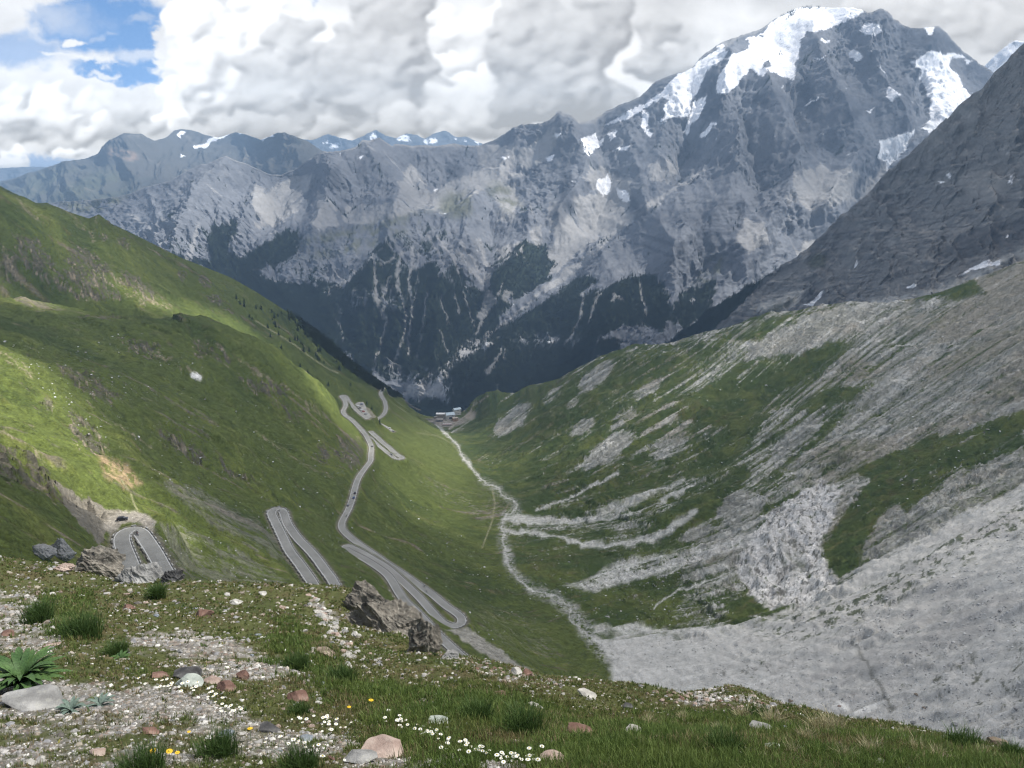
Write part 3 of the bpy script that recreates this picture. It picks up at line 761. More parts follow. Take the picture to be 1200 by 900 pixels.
ZB = ZB + (cliff * 7 * (ridged(XS / 34, YS / 34, 4, 158, .55) - .3) + scr * (1 - basin) * 3.0 * (ridged(XB / 13, YB / 13, 4, 159, .6) - .4) + basin * .35 * (ridged(XB / 6, YB / 6, 3, 160, .6) - .4) * sst(n1 + .5 * n2, -.3, .4)) * rightside
mat_hill = cover_mat('turf_and_scree', (0.9, 0.22, 0.06), (.42, .38, .14), 0.35, 1.6, .9)
PB = np.stack([XB, YB, ZB], -1)
fm = (rightside[:-1, :-1] > .5)
grainB = 1 - .58 * basin * rightside
hillL = grid_mesh('grassy_hillside', PB, cB, mat_hill, facemask=~fm)
hillR = grid_mesh('scree_hillside', PB, cB, mat_hill, facemask=fm, extra={'grain': grainB})
tag(hillL, kind='structure'); tag(hillR, kind='structure')

# ---- foreground soil
pxA, pyA = proj(XA_, YA_, ZA)
bA = Brush(pxA, pyA, 5.0, 77)
m1 = fbm(XA_ / 1.6, YA_ / 1.6, 4, 201, .55); m2 = fbm(XA_ / .35, YA_ / .35, 4, 202, .6); m3 = fbm(XA_ / 6, YA_ / 6, 3, 203); m4 = fbm(XA_ / .09, YA_ / .09, 3, 204, .6)
gA = many(bA.poly, [
 [(-60,690),(40,690),(60,720),(90,770),(40,770),(-60,760)], [(140,745),(200,735),(290,750),(340,775),(410,818),(380,822),(300,805),(230,790),(150,765)],
 [(-60,800),(80,795),(190,800),(280,830),(330,850),(400,860),(420,875),(380,890),(200,900),(180,920),(-60,930)], [(225,775),(290,780),(330,800),(240,800)],
 [(360,704),(380,706),(405,735),(420,770),(405,765),(385,740)], [(540,775),(620,792),(610,800),(560,790)], [(400,882),(620,892),(640,925),(400,930)]], soft=8)
gA = np.maximum(gA, .75 * bA.poly([(780,800),(860,808),(900,815),(930,830),(850,832),(790,826)], 6))
grav = sst(gA * .85 + .85 * m1 + .7 * m2, .5, .95)
grav = np.maximum(grav, sst(m1 + .6 * m2, .62, .85) * .8)
cA = np.broadcast_to(np.array([.075, .085, .030]), XA_.shape + (3,)).astype(F32).copy()
cA = mixc(cA, np.array([.10, .080, .042]), sst(m1 + .4 * m2, -.1, .5) * .7)
cA = mixc(cA, np.array([.045, .062, .018]), sst(-m3 + .3 * m2, .0, .5) * .7)
gc = np.broadcast_to(np.array([.185, .175, .15]), XA_.shape + (3,)).astype(F32).copy()
gc = mixc(gc, np.array([.40, .39, .375]), sst(m4 + .5 * m2, .05, .5) * .8)
gc = mixc(gc, np.array([.15, .11, .08]), sst(-m4 + .4 * m2, .2, .6) * .8)
gc = mixc(gc, np.array([.22, .16, .115]), sst(fbm(XA_ / .15, YA_ / .15, 2, 233), .45, .7) * .7)
cA = mixc(cA, gc, grav)
RA2 = np.hypot(XA_, YA_)
fade = sst(RA2, 60, 100)
cA = mixc(cA, GR_M, fade * .8)
mat_fore = cover_mat('alpine_soil', (35.0, 9.0, 1.5), (.35, .25, .12), 26.0, 0.05, .9)
fore = grid_mesh('ground', np.stack([XA_, YA_, ZA], -1), np.clip(cA, .01, .8), mat_fore)
tag(fore, kind='structure')
def grav_at(X, Y):
    r = np.hypot(X, Y); t = np.arctan2(X, Y)
    j = np.clip((t - TH0) / (TH1 - TH0) * (NC - 1), 0, NC - 1).astype(int)
    i = np.clip((np.log(r) - math.log(rA[0])) / (math.log(rA[-1]) - math.log(rA[0])) * (len(rA) - 1), 0, len(rA) - 1).astype(int)
    return grav[i, j]
# ================================================================== THE MOUNTAINS BEYOND
def fall(P, n=3):
    Z = blur(P[..., 2], n); X = blur(P[..., 0], n); Y = blur(P[..., 1], n)
    a = [np.gradient(q, axis=1) for q in (X, Y, Z)]; b_ = [np.gradient(q, axis=0) for q in (X, Y, Z)]
    aa = sum(q * q for q in a) + 1e-3; bb = sum(q * q for q in b_) + 1e-3; ab = sum(p * q for p, q in zip(a, b_)); det = aa * bb - ab * ab + 1e-3
    return -(bb * a[2] - ab * b_[2]) / det, -(aa * b_[2] - ab * a[2]) / det

def struct_relief(PX, PY, spurs):
    out = np.zeros_like(PX)
    x = PX + 9 * fbm(PX / 30, PY / 30, 4, 77, .6); y = PY + 9 * fbm(PX / 30, PY / 30, 4, 78, .6)
    for pts, amp, wid in spurs:
        p = np.array(pts, float); best = np.full(PX.shape, 1e9); ends = 1.0
        for i in range(len(p) - 1):
            (ax, ay), (bx, by) = p[i], p[i + 1]; ex, ey = bx - ax, by - ay
            t = np.clip(((x - ax) * ex + (y - ay) * ey) / (ex * ex + ey * ey), 0, 1)
            best = np.minimum(best, np.hypot(x - ax - t * ex, y - ay - t * ey))
        t_ = np.clip(1 - best / wid, 0, 1); out += amp * t_ * (.6 + .4 * t_)
    return out

def patch(name, crest, base, ctl, nx, ny, relief, seed, back=0.25, x0=-150, x1=1350, step=None, ribs=(), chips=(), roughf=None, spurs=()):
    """one landform seen across the valley: distance from surveyed points, then carved by ridged relief"""
    crest = np.array(crest, float); base = np.array(base, float); ctl = np.array(ctl, float)
    px = np.linspace(x0, x1, nx); v = np.linspace(0, 1, ny)
    V, PX = np.meshgrid(v, px, indexing='ij')
    cy = np.interp(px, crest[:, 0], crest[:, 1]); by = np.interp(px, base[:, 0], base[:, 1])
    by = np.maximum(by, cy + 4)
    PY = cy[None] + V * (by - cy)[None]
    fit = tps_fit(ctl[:, :2] / 100, ctl[:, 2], reg=0.002)
    Y = tps_eval(fit, PX / 100, PY / 100)
    if step is not None: Y = Y + step(PX, PY)
    P = at(PX, PY, Y)
    # relief in metres, moved along the mean outward direction of the slope
    YM = float(np.median(Y)); a = (PX - 600) * YM / FPX; h = -(PY - 450) * YM / FPX * 1.15
    d = np.zeros_like(Y)
    RG = np.ones_like(Y) if roughf is None else roughf(PX, PY, a, h)
    d += struct_relief(PX, PY, spurs)
    wa = a + 140 * fbm(a / 700, h / 700, 2, seed + 1) ; wh = h + 140 * fbm(a / 700, h / 700, 2, seed + 2)
    for (lam, amp, ax, az) in relief:
        d += amp * (.45 + .55 * RG) * (ridged(wa / lam * ax, wh / lam * az, 4, seed + int(lam), .62) - .42)
    edge = sst(V, 0, .06)
    T = at(PX, PY, np.ones_like(Y)); T /= np.linalg.norm(T, axis=-1, keepdims=True)
    nrm = np.array([0.0, -.8, .6])
    small = d * (.25 + .75 * edge)
    P = P + nrm * small[..., None]
    r_ = np.random.default_rng(seed)
    for bl_, st_, am_ in ribs:                 # ribs and runnels that follow the fall line of the carved face
        f_ = lic(blur(r_.standard_normal(Y.shape).astype(F32), bl_), *fall(P, 4), st_)
        P = P + nrm * (am_ * (.35 + .65 * edge) * np.clip(f_, -2.2, 2.2) * RG)[..., None]
    for lam, amp in chips:
        P = P + nrm * (amp * (ridged(a / lam + .6 * fbm(a / 90, h / 90, 2, 3), h / lam, 4, seed + int(lam) + 7, .62) - .42) * (.55 + .45 * edge) * RG)[..., None]
    PX, PY = proj(P[..., 0], P[..., 1], P[..., 2])
    # far side of the mountain
    rows = []
    c = P[0]
    dirh = c[:, :2] / np.linalg.norm(c[:, :2], axis=1, keepdims=True)
    for k in range(1, 7):
        q = c.copy(); s = k / 6 * back
        q[:, :2] += dirh * (s * 2600); q[:, 2] -= (s * 2600) * .85 + 12 * ridged(a[0] / 90 + k, np.full_like(a[0], k * 1.0), 3, seed + 5)
        rows.insert(0, q)
    return P, np.stack(rows, 0), PX, PY, V, d

def finish(name, P, backrows, colr, mat, backcol):
    Pf = np.concatenate([backrows, P], 0)
    cb = np.concatenate([np.broadcast_to(backcol, backrows.shape).astype(F32), colr], 0)
    o = grid_mesh(name, Pf, np.clip(cb, .01, .95), mat)
    return tag(o, kind='structure')

mat_mtn = cover_mat('mountain_rock', (0.06, 0.018, 0.004), (.16, .12, .08), 0.06, 7.0, .45)
SNOW = np.array([.86, .88, .92]); RK = np.array([.158, .170, .192]); RKD = np.array([.076, .086, .106]); RKL = np.array([.235, .238, .242]); SCM = np.array([.29, .29, .29]); FOR = np.array([.020, .030, .018]); ALP = np.array([.105, .112, .068])

# ---------------- main range with the glaciated summit
crestD = [(-150,262),(0,250),(67,237),(100,234),(133,231),(152,226),(167,219),(185,214),(200,211),(222,199),(236,193),(243,193),(256,187),(265,184),(275,188),(287,191),(304,199),(318,204),(330,205),(347,195),(358,188),(378,179),(395,177),(405,176),(417,173),(425,165),(432,166),(445,162),(460,171),(462,168),(483,170),(500,171),(514,170),(531,167),(545,170),(561,170),(574,165),(592,156),(603,150),(611,148),(622,146),(635,146),(644,143),(650,139),(654,134),(657,134),(664,137),(670,139),(678,145),(690,142),(704,135),(711,130),(717,128),(727,124),(735,122),(751,113),(756,108),(761,103),(768,97),(775,94),(790,89),(802,86),(812,79),(820,68),(832,59),(847,50),(870,41),(893,33),(903,25),(912,20),(923,15),(935,10),(947,8),(975,9),(1000,10),(1007,12),(1016,17),(1022,16),(1030,13),(1038,16),(1047,23),(1056,27),(1062,31),(1067,32),(1078,34),(1090,33),(1100,33),(1110,41),(1120,50),(1127,57),(1133,62),(1147,72),(1160,80),(1180,98),(1210,125),(1350,200)]
baseD = [(-150,330),(0,330),(100,320),(200,350),(300,410),(400,470),(470,500),(600,505),(700,480),(800,450),(900,425),(1000,400),(1350,380)]
ctlD = [(-150,262,6200),(100,234,6000),(265,184,6000),(330,205,6100),(378,180,6000),(445,162,6400),(560,170,6900),(657,136,6500),(700,137,6800),(790,90,7000),(847,50,7200),(947,8,7600),(1030,14,7000),(1100,34,7200),(1160,80,7300),(1350,200,7500),
 (-150,330,4900),(100,320,4700),(200,280,5000),(300,270,5200),(330,260,5350),(400,300,4900),(450,250,5500),(450,350,4500),(520,300,4800),(520,400,4200),(480,490,3800),(600,250,5600),(600,350,4700),(700,240,5700),(742,262,5450),(650,330,4800),(560,410,4200),(300,400,4300),(400,465,4000),
 (770,275,4900),(670,355,4350),(545,440,3800),(600,500,3500),(700,400,3850),(700,475,3500),(800,380,3950),(800,300,4600),(900,300,4800),(900,200,5500),(1000,200,5700),(1000,100,6400),(850,120,6300),(1100,150,6300),(1050,250,5500),(930,380,4300),(1200,200,6000),(1350,380,4300),(1000,395,4300)]
edgeline = np.array([(810,215),(780,232),(745,252),(715,276),(690,300),(668,330),(640,350),(600,375),(562,405),(530,430),(523,455),(520,470)], float)
def stepD(PX, PY):
    lx = np.interp(PY, edgeline[:, 1], edgeline[:, 0])
    m = sst(PX - lx, -3, 9) * sst(PY, 216, 262)
    return 130 * m * 0 - 230 * m * np.exp(-np.maximum(PX - lx, 0) / 90)
scr_polys = [
 [(325,215),(350,205),(365,205),(362,225),(345,250),(322,268),(300,266),(303,245),(312,225)], [(300,215),(310,222),(306,250),(300,262),(296,240)],
 [(372,225),(392,235),(398,262),(380,270),(362,262),(368,245)], [(480,190),(500,215),(505,235),(480,242),(462,238),(470,215)], [(405,240),(470,235),(500,232),(540,205),(590,195),(610,205),(560,228),(500,245),(440,262),(400,262)],
 [(575,225),(600,215),(610,235),(600,260),(585,255)], [(640,230),(670,232),(720,225),(742,240),(738,258),(700,280),(672,300),(655,318),(640,322),(636,300),(650,280),(640,258)], [(583,292),(600,285),(620,282),(625,295),(600,312),(585,308)],
 [(560,170),(620,172),(650,150),(655,160),(640,190),(590,200),(560,195)], [(760,190),(790,185),(800,200),(780,215),(760,212)], [(690,190),(740,215),(738,230),(700,228),(688,210)],
 [(620,268),(635,262),(640,290),(628,300)], [(930,195),(1010,200),(1000,235),(955,250),(925,235)], [(870,255),(895,262),(905,285),(880,295),(860,285)], [(1010,215),(1040,190),(1030,225),(990,245)], [(940,285),(985,270),(930,305)]]
SPURS = [([(378,179),(392,215),(385,245),(372,268)],110,26),([(425,165),(440,190),(455,215),(470,228)],90,24),([(265,184),(245,215),(225,250),(205,290)],120,40),([(320,204),(300,235),(280,262),(262,290)],60,22),
 ([(657,134),(672,170),(690,195),(672,230),(655,262)],150,34),([(611,148),(600,180),(585,200),(545,205)],80,24),([(500,171),(510,190),(530,205)],60,20),([(440,245),(480,250),(520,262),(560,240),(620,262)],90,26),([(560,240),(540,290),(520,330),(500,380)],110,32),([(470,250),(455,300),(430,350)],90,30),([(620,262),(610,300),(585,345)],100,28),
 ([(735,122),(730,160),(745,200),(752,250)],120,30),([(790,90),(775,140),(770,190),(800,230)],120,34),([(850,80),(838,130),(860,180),(850,240),(800,300)],150,38),([(893,92),(905,140),(930,190),(905,250),(880,300)],160,40),([(945,40),(955,90),(985,140),(1000,190),(960,250)],170,40),([(1030,14),(1010,70),(1040,120),(1060,150)],140,34),([(1100,34),(1075,70),(1060,110)],100,26),
 ([(700,300),(720,340),(700,400),(680,450)],90,34),([(770,270),(790,330),(780,380),(750,430)],120,36),([(860,290),(870,340),(850,390)],110,34),([(640,350),(600,400),(570,450)],80,30),
 ([(315,205),(318,240),(310,262)],-60,18),([(345,200),(330,240),(305,262)],-50,18),([(480,190),(485,240)],-60,22),([(700,160),(712,215),(700,260)],-90,26),([(820,110),(808,170),(790,215)],-110,26),([(870,110),(880,170),(895,220)],-90,22),([(930,110),(945,170)],-90,20),([(1085,90),(1095,130),(1050,185),(1010,225)],-130,26),([(600,215),(610,250)],-50,18),([(575,250),(570,300),(562,350)],-50,14),([(820,250),(825,310),(800,350)],-80,20)]
def rough_main(PX, PY, a, h):
    q = Brush(PX, PY, 4, 8); m_ = many(q.poly, scr_polys, soft=8)
    sn_ = q.poly([(905,24),(947,3),(1000,5),(970,34),(935,62),(900,82),(848,100),(850,60)], 8)
    f_ = .35 + .9 * sst(fbm(a / 500, h / 420, 3, 611), -.35, .45)
    return np.clip(f_ * (1 - .9 * m_) * (1 - .85 * sn_), .05, 1.3)
P, BK, PX, PY, V, d = patch('main', crestD, baseD, ctlD, 1300, 560,
    [(900, 90, 1, .4), (320, 60, 1.1, .5)], 300, step=stepD, ribs=[(10, 60, 8), (3, 34, 4)], chips=[(150, 34), (48, 16), (17, 6)], roughf=rough_main, spurs=SPURS)
b = Brush(PX, PY, 2.6, 5)
def sm_noise(lam, o, s, P=P): return fbm((PX - 600) * 5.6 / lam, PY * 6.4 / lam, o, s, .6)
q1 = sm_noise(420, 4, 31); q2 = sm_noise(90, 4, 32); q3 = sm_noise(26, 3, 33); q4 = sm_noise(1300, 3, 34)
# fall line on the carved surface
du, dv = fall(P)
wn = rng.standard_normal(PX.shape).astype(F32)
f1 = lic(wn, du, dv, 16); f2 = lic(blur(wn, 2), du, dv, 34); f3 = lic(blur(rng.standard_normal(PX.shape).astype(F32), 6), du, dv, 50)
dn = (d - d.mean()) / d.std()                       # + on ribs, - in hollows
hol = blur(P[..., 1] * .8 - P[..., 2] * .6, 1); hol = (hol - blur(hol, 14)); hol = hol / hol.std()   # + in gullies
c = np.broadcast_to(RK, PX.shape + (3,)).astype(F32).copy()
c = mixc(c, RKD, sst(-q2 - .3 * q3 + .15 * f2, .1, .7) * .6)
c = mixc(c, RKL, sst(q2 + .35 * f1 + .2 * q1, .25, 1.1) * .6)
c = mixc(c, SCM, sst(hol * .35 + .35 * f2 + .3 * q1, .55, 1.2) * .65)
# bedded bands on the nearer flank
band = b.poly([(770,250),(800,230),(900,240),(900,330),(820,330),(760,310),(700,320),(690,310)], 12)
c = mixc(c, RKD, band * sst(gn(P[..., 0] / 500, P[..., 2] / 14 + q2 * .8, 61), .0, .4) * .6)
# broad scree fields
sc = many(b.poly, scr_polys, soft=5)
sc = sst(sc + .25 * f2 + .2 * q2, .35, .75) * (sc > .01)
c = mixc(c, mixc(np.broadcast_to(SCM, c.shape).astype(F32), RK, sst(-f2 * .4 + q2 * .3, .1, .9) * .5), sc)
# alpine turf
alp = np.maximum(b.ell(430, 275, 70, 12, -18, .5), np.maximum(b.ell(535, 240, 20, 16, 0, .5), b.ell(590, 232, 22, 12, 40, .5)))
alp = np.maximum(alp, np.maximum(b.ell(400, 285, 60, 14, -8, .5), b.ell(833, 315, 10, 22, 28, .4)))
alp = np.maximum(alp, b.poly([(67,238),(130,232),(160,226),(130,245),(90,250)], 4))
c = mixc(c, ALP, alp * sst(q2 + .2 * f2 + .35, 0, .6) * .75)
# forest belt
forest = many(b.poly, [
 [(195,300),(205,296),(225,300),(240,308),(255,300),(275,300),(300,330),(330,360),(420,440),(470,470),(470,520),(300,460),(180,360)],
 [(248,266),(278,262),(278,275),(262,296),(280,300),(300,292),(320,282),(340,268),(353,268),(350,290),(335,302),(318,310),(300,318),(330,330),(380,335),(400,345),(395,400),(440,470),(330,400),(250,330),(245,290)],
 [(400,345),(415,320),(432,302),(445,290),(470,300),(500,318),(530,330),(560,340),(585,345),(600,355),(575,390),(545,415),(520,440),(500,450),(455,445),(420,430),(395,400)],
 [(355,320),(400,335),(410,350),(380,345)], [(440,292),(455,285),(462,310),(450,330)], [(495,280),(505,300),(515,330),(500,320)], [(530,300),(550,330),(540,340),(522,322)],
 [(575,325),(600,300),(615,282),(640,292),(650,310),(635,330),(605,352),(575,350)], [(622,300),(640,295),(650,312),(632,325)],
 [(520,430),(560,405),(600,378),(645,350),(672,328),(690,322),(700,330),(680,345),(720,335),(740,325),(765,322),(780,335),(785,365),(775,385),(740,380),(700,395),(690,440),(640,490),(600,510),(500,520),(470,490),(480,470),(525,470)],
 [(800,345),(840,330),(830,370),(800,385),(785,370)], [(700,400),(730,395),(725,425),(690,440)]], soft=9)
fz = forest - .07 * f1 - .13 * f2 + .13 * q2 - .06 * hol
fo = sst(fz + .10 * q3, .40, .62) * (forest > .02)
# scattered trees thinning out above the belt
up = b.poly([(190,280),(260,262),(300,300),(420,310),(450,270),(520,270),(600,290),(650,300),(650,330),(420,360),(300,330),(200,310)], 14)
fo = np.maximum(fo, .8 * sst(up * .5 + .3 * q2 - .2 * f1 - .15 * f2, .62, .82))
thinbare = np.maximum(b.ell(440, 350, 40, 14, 0, .6), np.maximum(b.ell(640, 400, 40, 10, 0, .6), np.maximum(b.ell(760, 415, 60, 14, -15, .6), b.ell(480, 440, 50, 10, 0, .6))))
thinbare = np.maximum(thinbare, b.ell(510, 300, 60, 18, 0, .6))
fo = fo * (1 - thinbare * sst(q2 * .8 + .25 * f1 + .1 * f2, .0, .35))
# chutes and gullies through the trees
chutes = [([(232,262),(226,285),(222,305),(218,318)],1,3.5),([(205,265),(190,285),(178,300)],1,2),([(150,250),(170,262),(182,275)],1,1.5),
 ([(438,298),(441,320),(441,345),(446,362),(450,372)],1,2),([(458,325),(450,345),(444,358)],1.2,1.8),([(472,295),(465,320),(465,338),(472,352),(475,370),(473,395),(466,415),(458,432)],1.5,1.2),([(485,290),(482,315),(479,340),(483,360),(481,385),(477,400),(480,415)],1.5,1.2),
 ([(490,295),(489,325),(486,350)],.8,1),([(453,378),(448,398),(442,420),(436,435)],1.5,.8),([(394,372),(400,385),(401,402)],.6,1.2),([(500,345),(497,370),(494,390),(488,420)],.8,.6),([(516,345),(521,365),(527,380)],.8,.8),([(532,343),(539,368)],.7,.9),([(541,342),(552,365),(557,382)],.8,.7),
 ([(516,385),(520,400),(524,412)],.7,.8),([(528,290),(545,305),(560,325),(563,330)],1.5,2),([(540,285),(556,305),(564,328)],1,1.5),([(560,280),(566,300),(572,315),(571,328)],1.2,2.5),([(575,345),(568,360),(565,372)],3,4),([(572,345),(580,352),(568,368)],2,2),([(566,372),(562,385),(557,393)],2,1),
 ([(596,345),(592,350)],4,3),([(512,275),(530,300),(538,318)],1,1.2),([(500,272),(510,290),(520,310)],.8,.8),([(420,340),(412,345),(430,350)],.5,.7),
 ([(683,345),(680,370),(672,390),(665,400)],1.2,.8),([(702,345),(695,362),(690,378)],1.5,.7),([(728,350),(722,345),(718,352)],2,2),([(750,330),(752,350),(758,370)],1,1),([(588,408),(580,425),(571,437)],1.2,2.5),([(592,410),(590,425)],.8,.8),([(622,240),(628,262),(632,285)],.7,.9),
 ([(440,300),(448,310),(462,300)],1.5,1.5),([(590,330),(585,345),(580,352)],1,1.5)]
ch = many(lambda a: b.line(a[0], a[1] * 1.35, a[2] * 1.35), chutes)
ch = ch * (.8 + .35 * q3).clip(0, 1)
c = mixc(c, FOR, fo)
c = mixc(c, SCM * 1.02, ch * .85)
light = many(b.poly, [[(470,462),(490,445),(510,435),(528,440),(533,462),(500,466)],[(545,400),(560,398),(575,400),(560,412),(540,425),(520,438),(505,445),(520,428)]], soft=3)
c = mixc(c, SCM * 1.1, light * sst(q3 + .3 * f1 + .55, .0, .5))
gl = many(lambda a: b.line(*a), [([(825,200),(780,228),(745,252),(715,275),(690,300),(660,325),(640,338)],2,5),([(640,338),(600,372),(560,402),(540,420)],1.5,2.5),([(400,262),(420,300),(400,320),(380,338)],0.01,.01),([(447,292),(425,312),(405,328),(385,342)],1,4)])
c = mixc(c, SCM * 1.05, gl * .85)
c = mixc(c, RKD, many(lambda a: b.line(*a), [([(742,262),(715,285),(690,312),(668,330)],1,1.2)]) * .8)
# darker rock faces; shade left of the summit is painted in
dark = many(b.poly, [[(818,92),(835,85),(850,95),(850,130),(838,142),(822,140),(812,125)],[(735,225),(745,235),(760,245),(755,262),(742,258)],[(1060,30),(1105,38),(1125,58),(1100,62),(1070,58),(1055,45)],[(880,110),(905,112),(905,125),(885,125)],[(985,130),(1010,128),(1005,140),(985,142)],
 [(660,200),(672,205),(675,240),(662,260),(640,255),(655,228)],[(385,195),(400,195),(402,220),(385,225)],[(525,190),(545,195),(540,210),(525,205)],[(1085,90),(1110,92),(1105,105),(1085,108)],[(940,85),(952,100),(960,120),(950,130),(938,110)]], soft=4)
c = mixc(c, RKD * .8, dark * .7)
# snow and ice
snowp = [
 [(905,24),(923,13),(947,3),(1000,5),(1013,14),(1000,22),(985,28),(970,34),(955,38),(945,38),(938,48),(935,62),(932,80),(930,93),(915,90),(900,82),(893,92),(880,80),(872,88),(862,100),(848,110),(838,108),(842,92),(850,78),(858,62),(868,50),(885,42),(898,34)],
 [(790,90),(815,78),(830,62),(848,52),(853,60),(843,72),(830,82),(822,95),(815,110),(808,122),(808,135),(798,138),(785,138),(775,142),(778,128),(784,118),(775,115),(765,122),(752,130),(738,138),(712,147),(722,138),(740,128),(758,118),(772,110),(782,100)],
 [(752,130),(762,134),(758,150),(765,155),(760,160),(752,148)], [(813,118),(828,112),(822,132),(812,145),(803,158),(800,155),(808,140)], [(828,150),(838,142),(830,158),(822,160)],
 [(680,165),(690,158),(697,155),(700,165),(709,162),(702,174),(690,182),(684,178)], [(712,158),(722,150),(720,160),(713,164)], [(722,175),(740,170),(735,178)],
 [(702,210),(712,206),(718,215),(714,225),(707,230),(700,222)], [(720,222),(733,222),(740,236),(732,238),(722,230)],
 [(1006,36),(1013,29),(1022,26),(1030,29),(1032,36),(1028,41),(1014,41)], [(995,66),(1000,60),(1008,62),(1012,69),(1003,71)], [(954,68),(966,66),(962,71)], [(960,44),(972,46),(968,51)],
 [(1068,72),(1085,64),(1092,58),(1105,62),(1125,62),(1130,66),(1115,68),(1112,78),(1122,88),(1128,100),(1135,108),(1125,118),(1115,128),(1105,138),(1100,148),(1088,152),(1082,148),(1092,135),(1090,118),(1086,105),(1078,92),(1080,80)],
 [(1090,118),(1112,110),(1135,108),(1138,112),(1118,135),(1100,150),(1088,155)], [(1030,165),(1045,162),(1060,158),(1072,150),(1068,162),(1060,175),(1048,190),(1038,202),(1040,190),(1028,186)], [(1083,32),(1095,32),(1092,42),(1087,40)],
 [(1040,100),(1050,106),(1058,112),(1045,118),(1038,112)], [(1014,130),(1028,125),(1020,132)], [(944,124),(960,112),(952,122)], [(1078,92),(1090,95),(1085,98)], [(1032,76),(1036,82),(1038,90)],[(1130,68),(1140,72),(1132,76)],
 [(650,158),(656,155),(653,162)],[(640,185),(650,180),(646,188)],[(588,185),(594,184),(590,188)],[(507,223),(514,221),(510,226)],[(420,185),(426,182),(422,188)],[(668,212),(673,210),(671,214)]]
sn = many(b.poly, snowp, soft=2.0)
topzone = b.poly([(780,130),(830,60),(900,20),(1000,5),(1140,60),(1150,130),(1080,170),(1000,130),(900,140),(800,170)], 14)
sn = np.maximum(sn, topzone * sst(q3 * .8 + q2 * .6 + .15 * f1, .72, .82))
rockhole = np.maximum(np.maximum(b.ell(868, 55, 11, 6, -20), b.ell(892, 42, 3, 2)), b.ell(900, 75, 5, 4)) * sst(q3 + .7, 0, .5)
sn = sn * (1 - rockhole)
sn = sst(sn + .42 * q3 + .12 * f1 + .12 * q2, .42, .62)
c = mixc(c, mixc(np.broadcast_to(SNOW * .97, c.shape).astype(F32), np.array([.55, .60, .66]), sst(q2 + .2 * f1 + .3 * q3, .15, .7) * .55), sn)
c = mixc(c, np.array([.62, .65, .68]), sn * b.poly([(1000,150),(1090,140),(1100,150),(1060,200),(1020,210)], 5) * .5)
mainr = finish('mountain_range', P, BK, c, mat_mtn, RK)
PM, PXM, PYM, FOM = P, PX, PY, fo * (1 - ch)

# ---------------- dark shoulder on the right
crestC = [(740,432),(769,412),(785,398),(800,386),(817,374),(843,354),(877,334),(910,314),(940,294),(960,277),(987,250),(1000,240),(1013,230),(1033,207),(1067,177),(1080,166),(1093,153),(1107,140),(1120,127),(1134,113),(1153,100),(1165,84),(1177,73),(1188,60),(1200,50),(1240,10),(1350,-70)]
baseC = [(740,440),(900,425),(1000,400),(1100,390),(1200,350),(1350,320)]
ctlC = [(740,432,3500),(800,383,3500),(877,333,3400),(953,280,3350),(1013,230,3300),(1093,153,3250),(1200,50,3200),(1350,-70,3100),(740,440,3450),(900,420,2850),(1000,390,2450),(1100,370,2200),(1200,340,2150),(1350,320,2100),(1000,350,2750),(1100,250,2900),(1200,200,2750),(1200,290,2350),(1100,310,2500),(900,370,3050),(1350,150,2700)]
_cx = np.arange(740, 1352, 3.0); _cc = np.array(crestC, float); _cy = np.interp(_cx, _cc[:, 0], _cc[:, 1]) + 5.5 * fbm(_cx / 22, _cx * 0 + 3, 4, 9, .6) + 2.5 * np.abs(fbm(_cx / 7, _cx * 0, 3, 10, .6))
P, BK, PX, PY, V, d = patch('shoulder', np.stack([_cx, _cy], -1), baseC, ctlC, 620, 460, [(420, 50, 1, .5), (150, 26, 1, .6)], 500, ribs=[(3, 20, 2.0)], chips=[(260, 60), (90, 32), (30, 13), (10, 4)], x0=735, x1=1350, back=.3)
b = Brush(PX, PY, 2.4, 15)
q1 = fbm(PX * 3 / 200, PY * 3 / 150, 4, 71, .6); q2 = fbm(PX * 3 / 42, PY * 3 / 30, 4, 72, .6); q3 = fbm(PX * 3 / 12, PY * 3 / 9, 3, 73, .6)
du, dv = fall(P)
wn = rng.standard_normal(PX.shape).astype(F32); f1 = lic(wn, du, dv, 14); f2 = lic(blur(wn, 2), du, dv, 30)
RC = np.array([.190, .190, .185]); RCD = np.array([.075, .075, .08]); RCL = np.array([.36, .35, .33])
c = np.broadcast_to(RC, PX.shape + (3,)).astype(F32).copy()
c = mixc(c, RCD, sst(-q2 - .3 * q3 + .12 * f2 - .3 * q1, .05, .7) * .65)
c = mixc(c, RCL, sst(q2 + .5 * q3 + .5 * q1 + .12 * f1, .15, .8) * .7)
c = mixc(c, RCD * .8, sst(q3 + .3 * q2 - .3 * q1, .2, .55) * .7)
c = mixc(c, RCL * 1.15, sst(.4 * f1 + q3 * .5 + q1 * .5, .8, 1.3) * .6)
strata = sst(gn(P[..., 0] / 160 + 3, (P[..., 2] - .12 * P[..., 0]) / 26 + 2.2 * q2, 81), .1, .5)

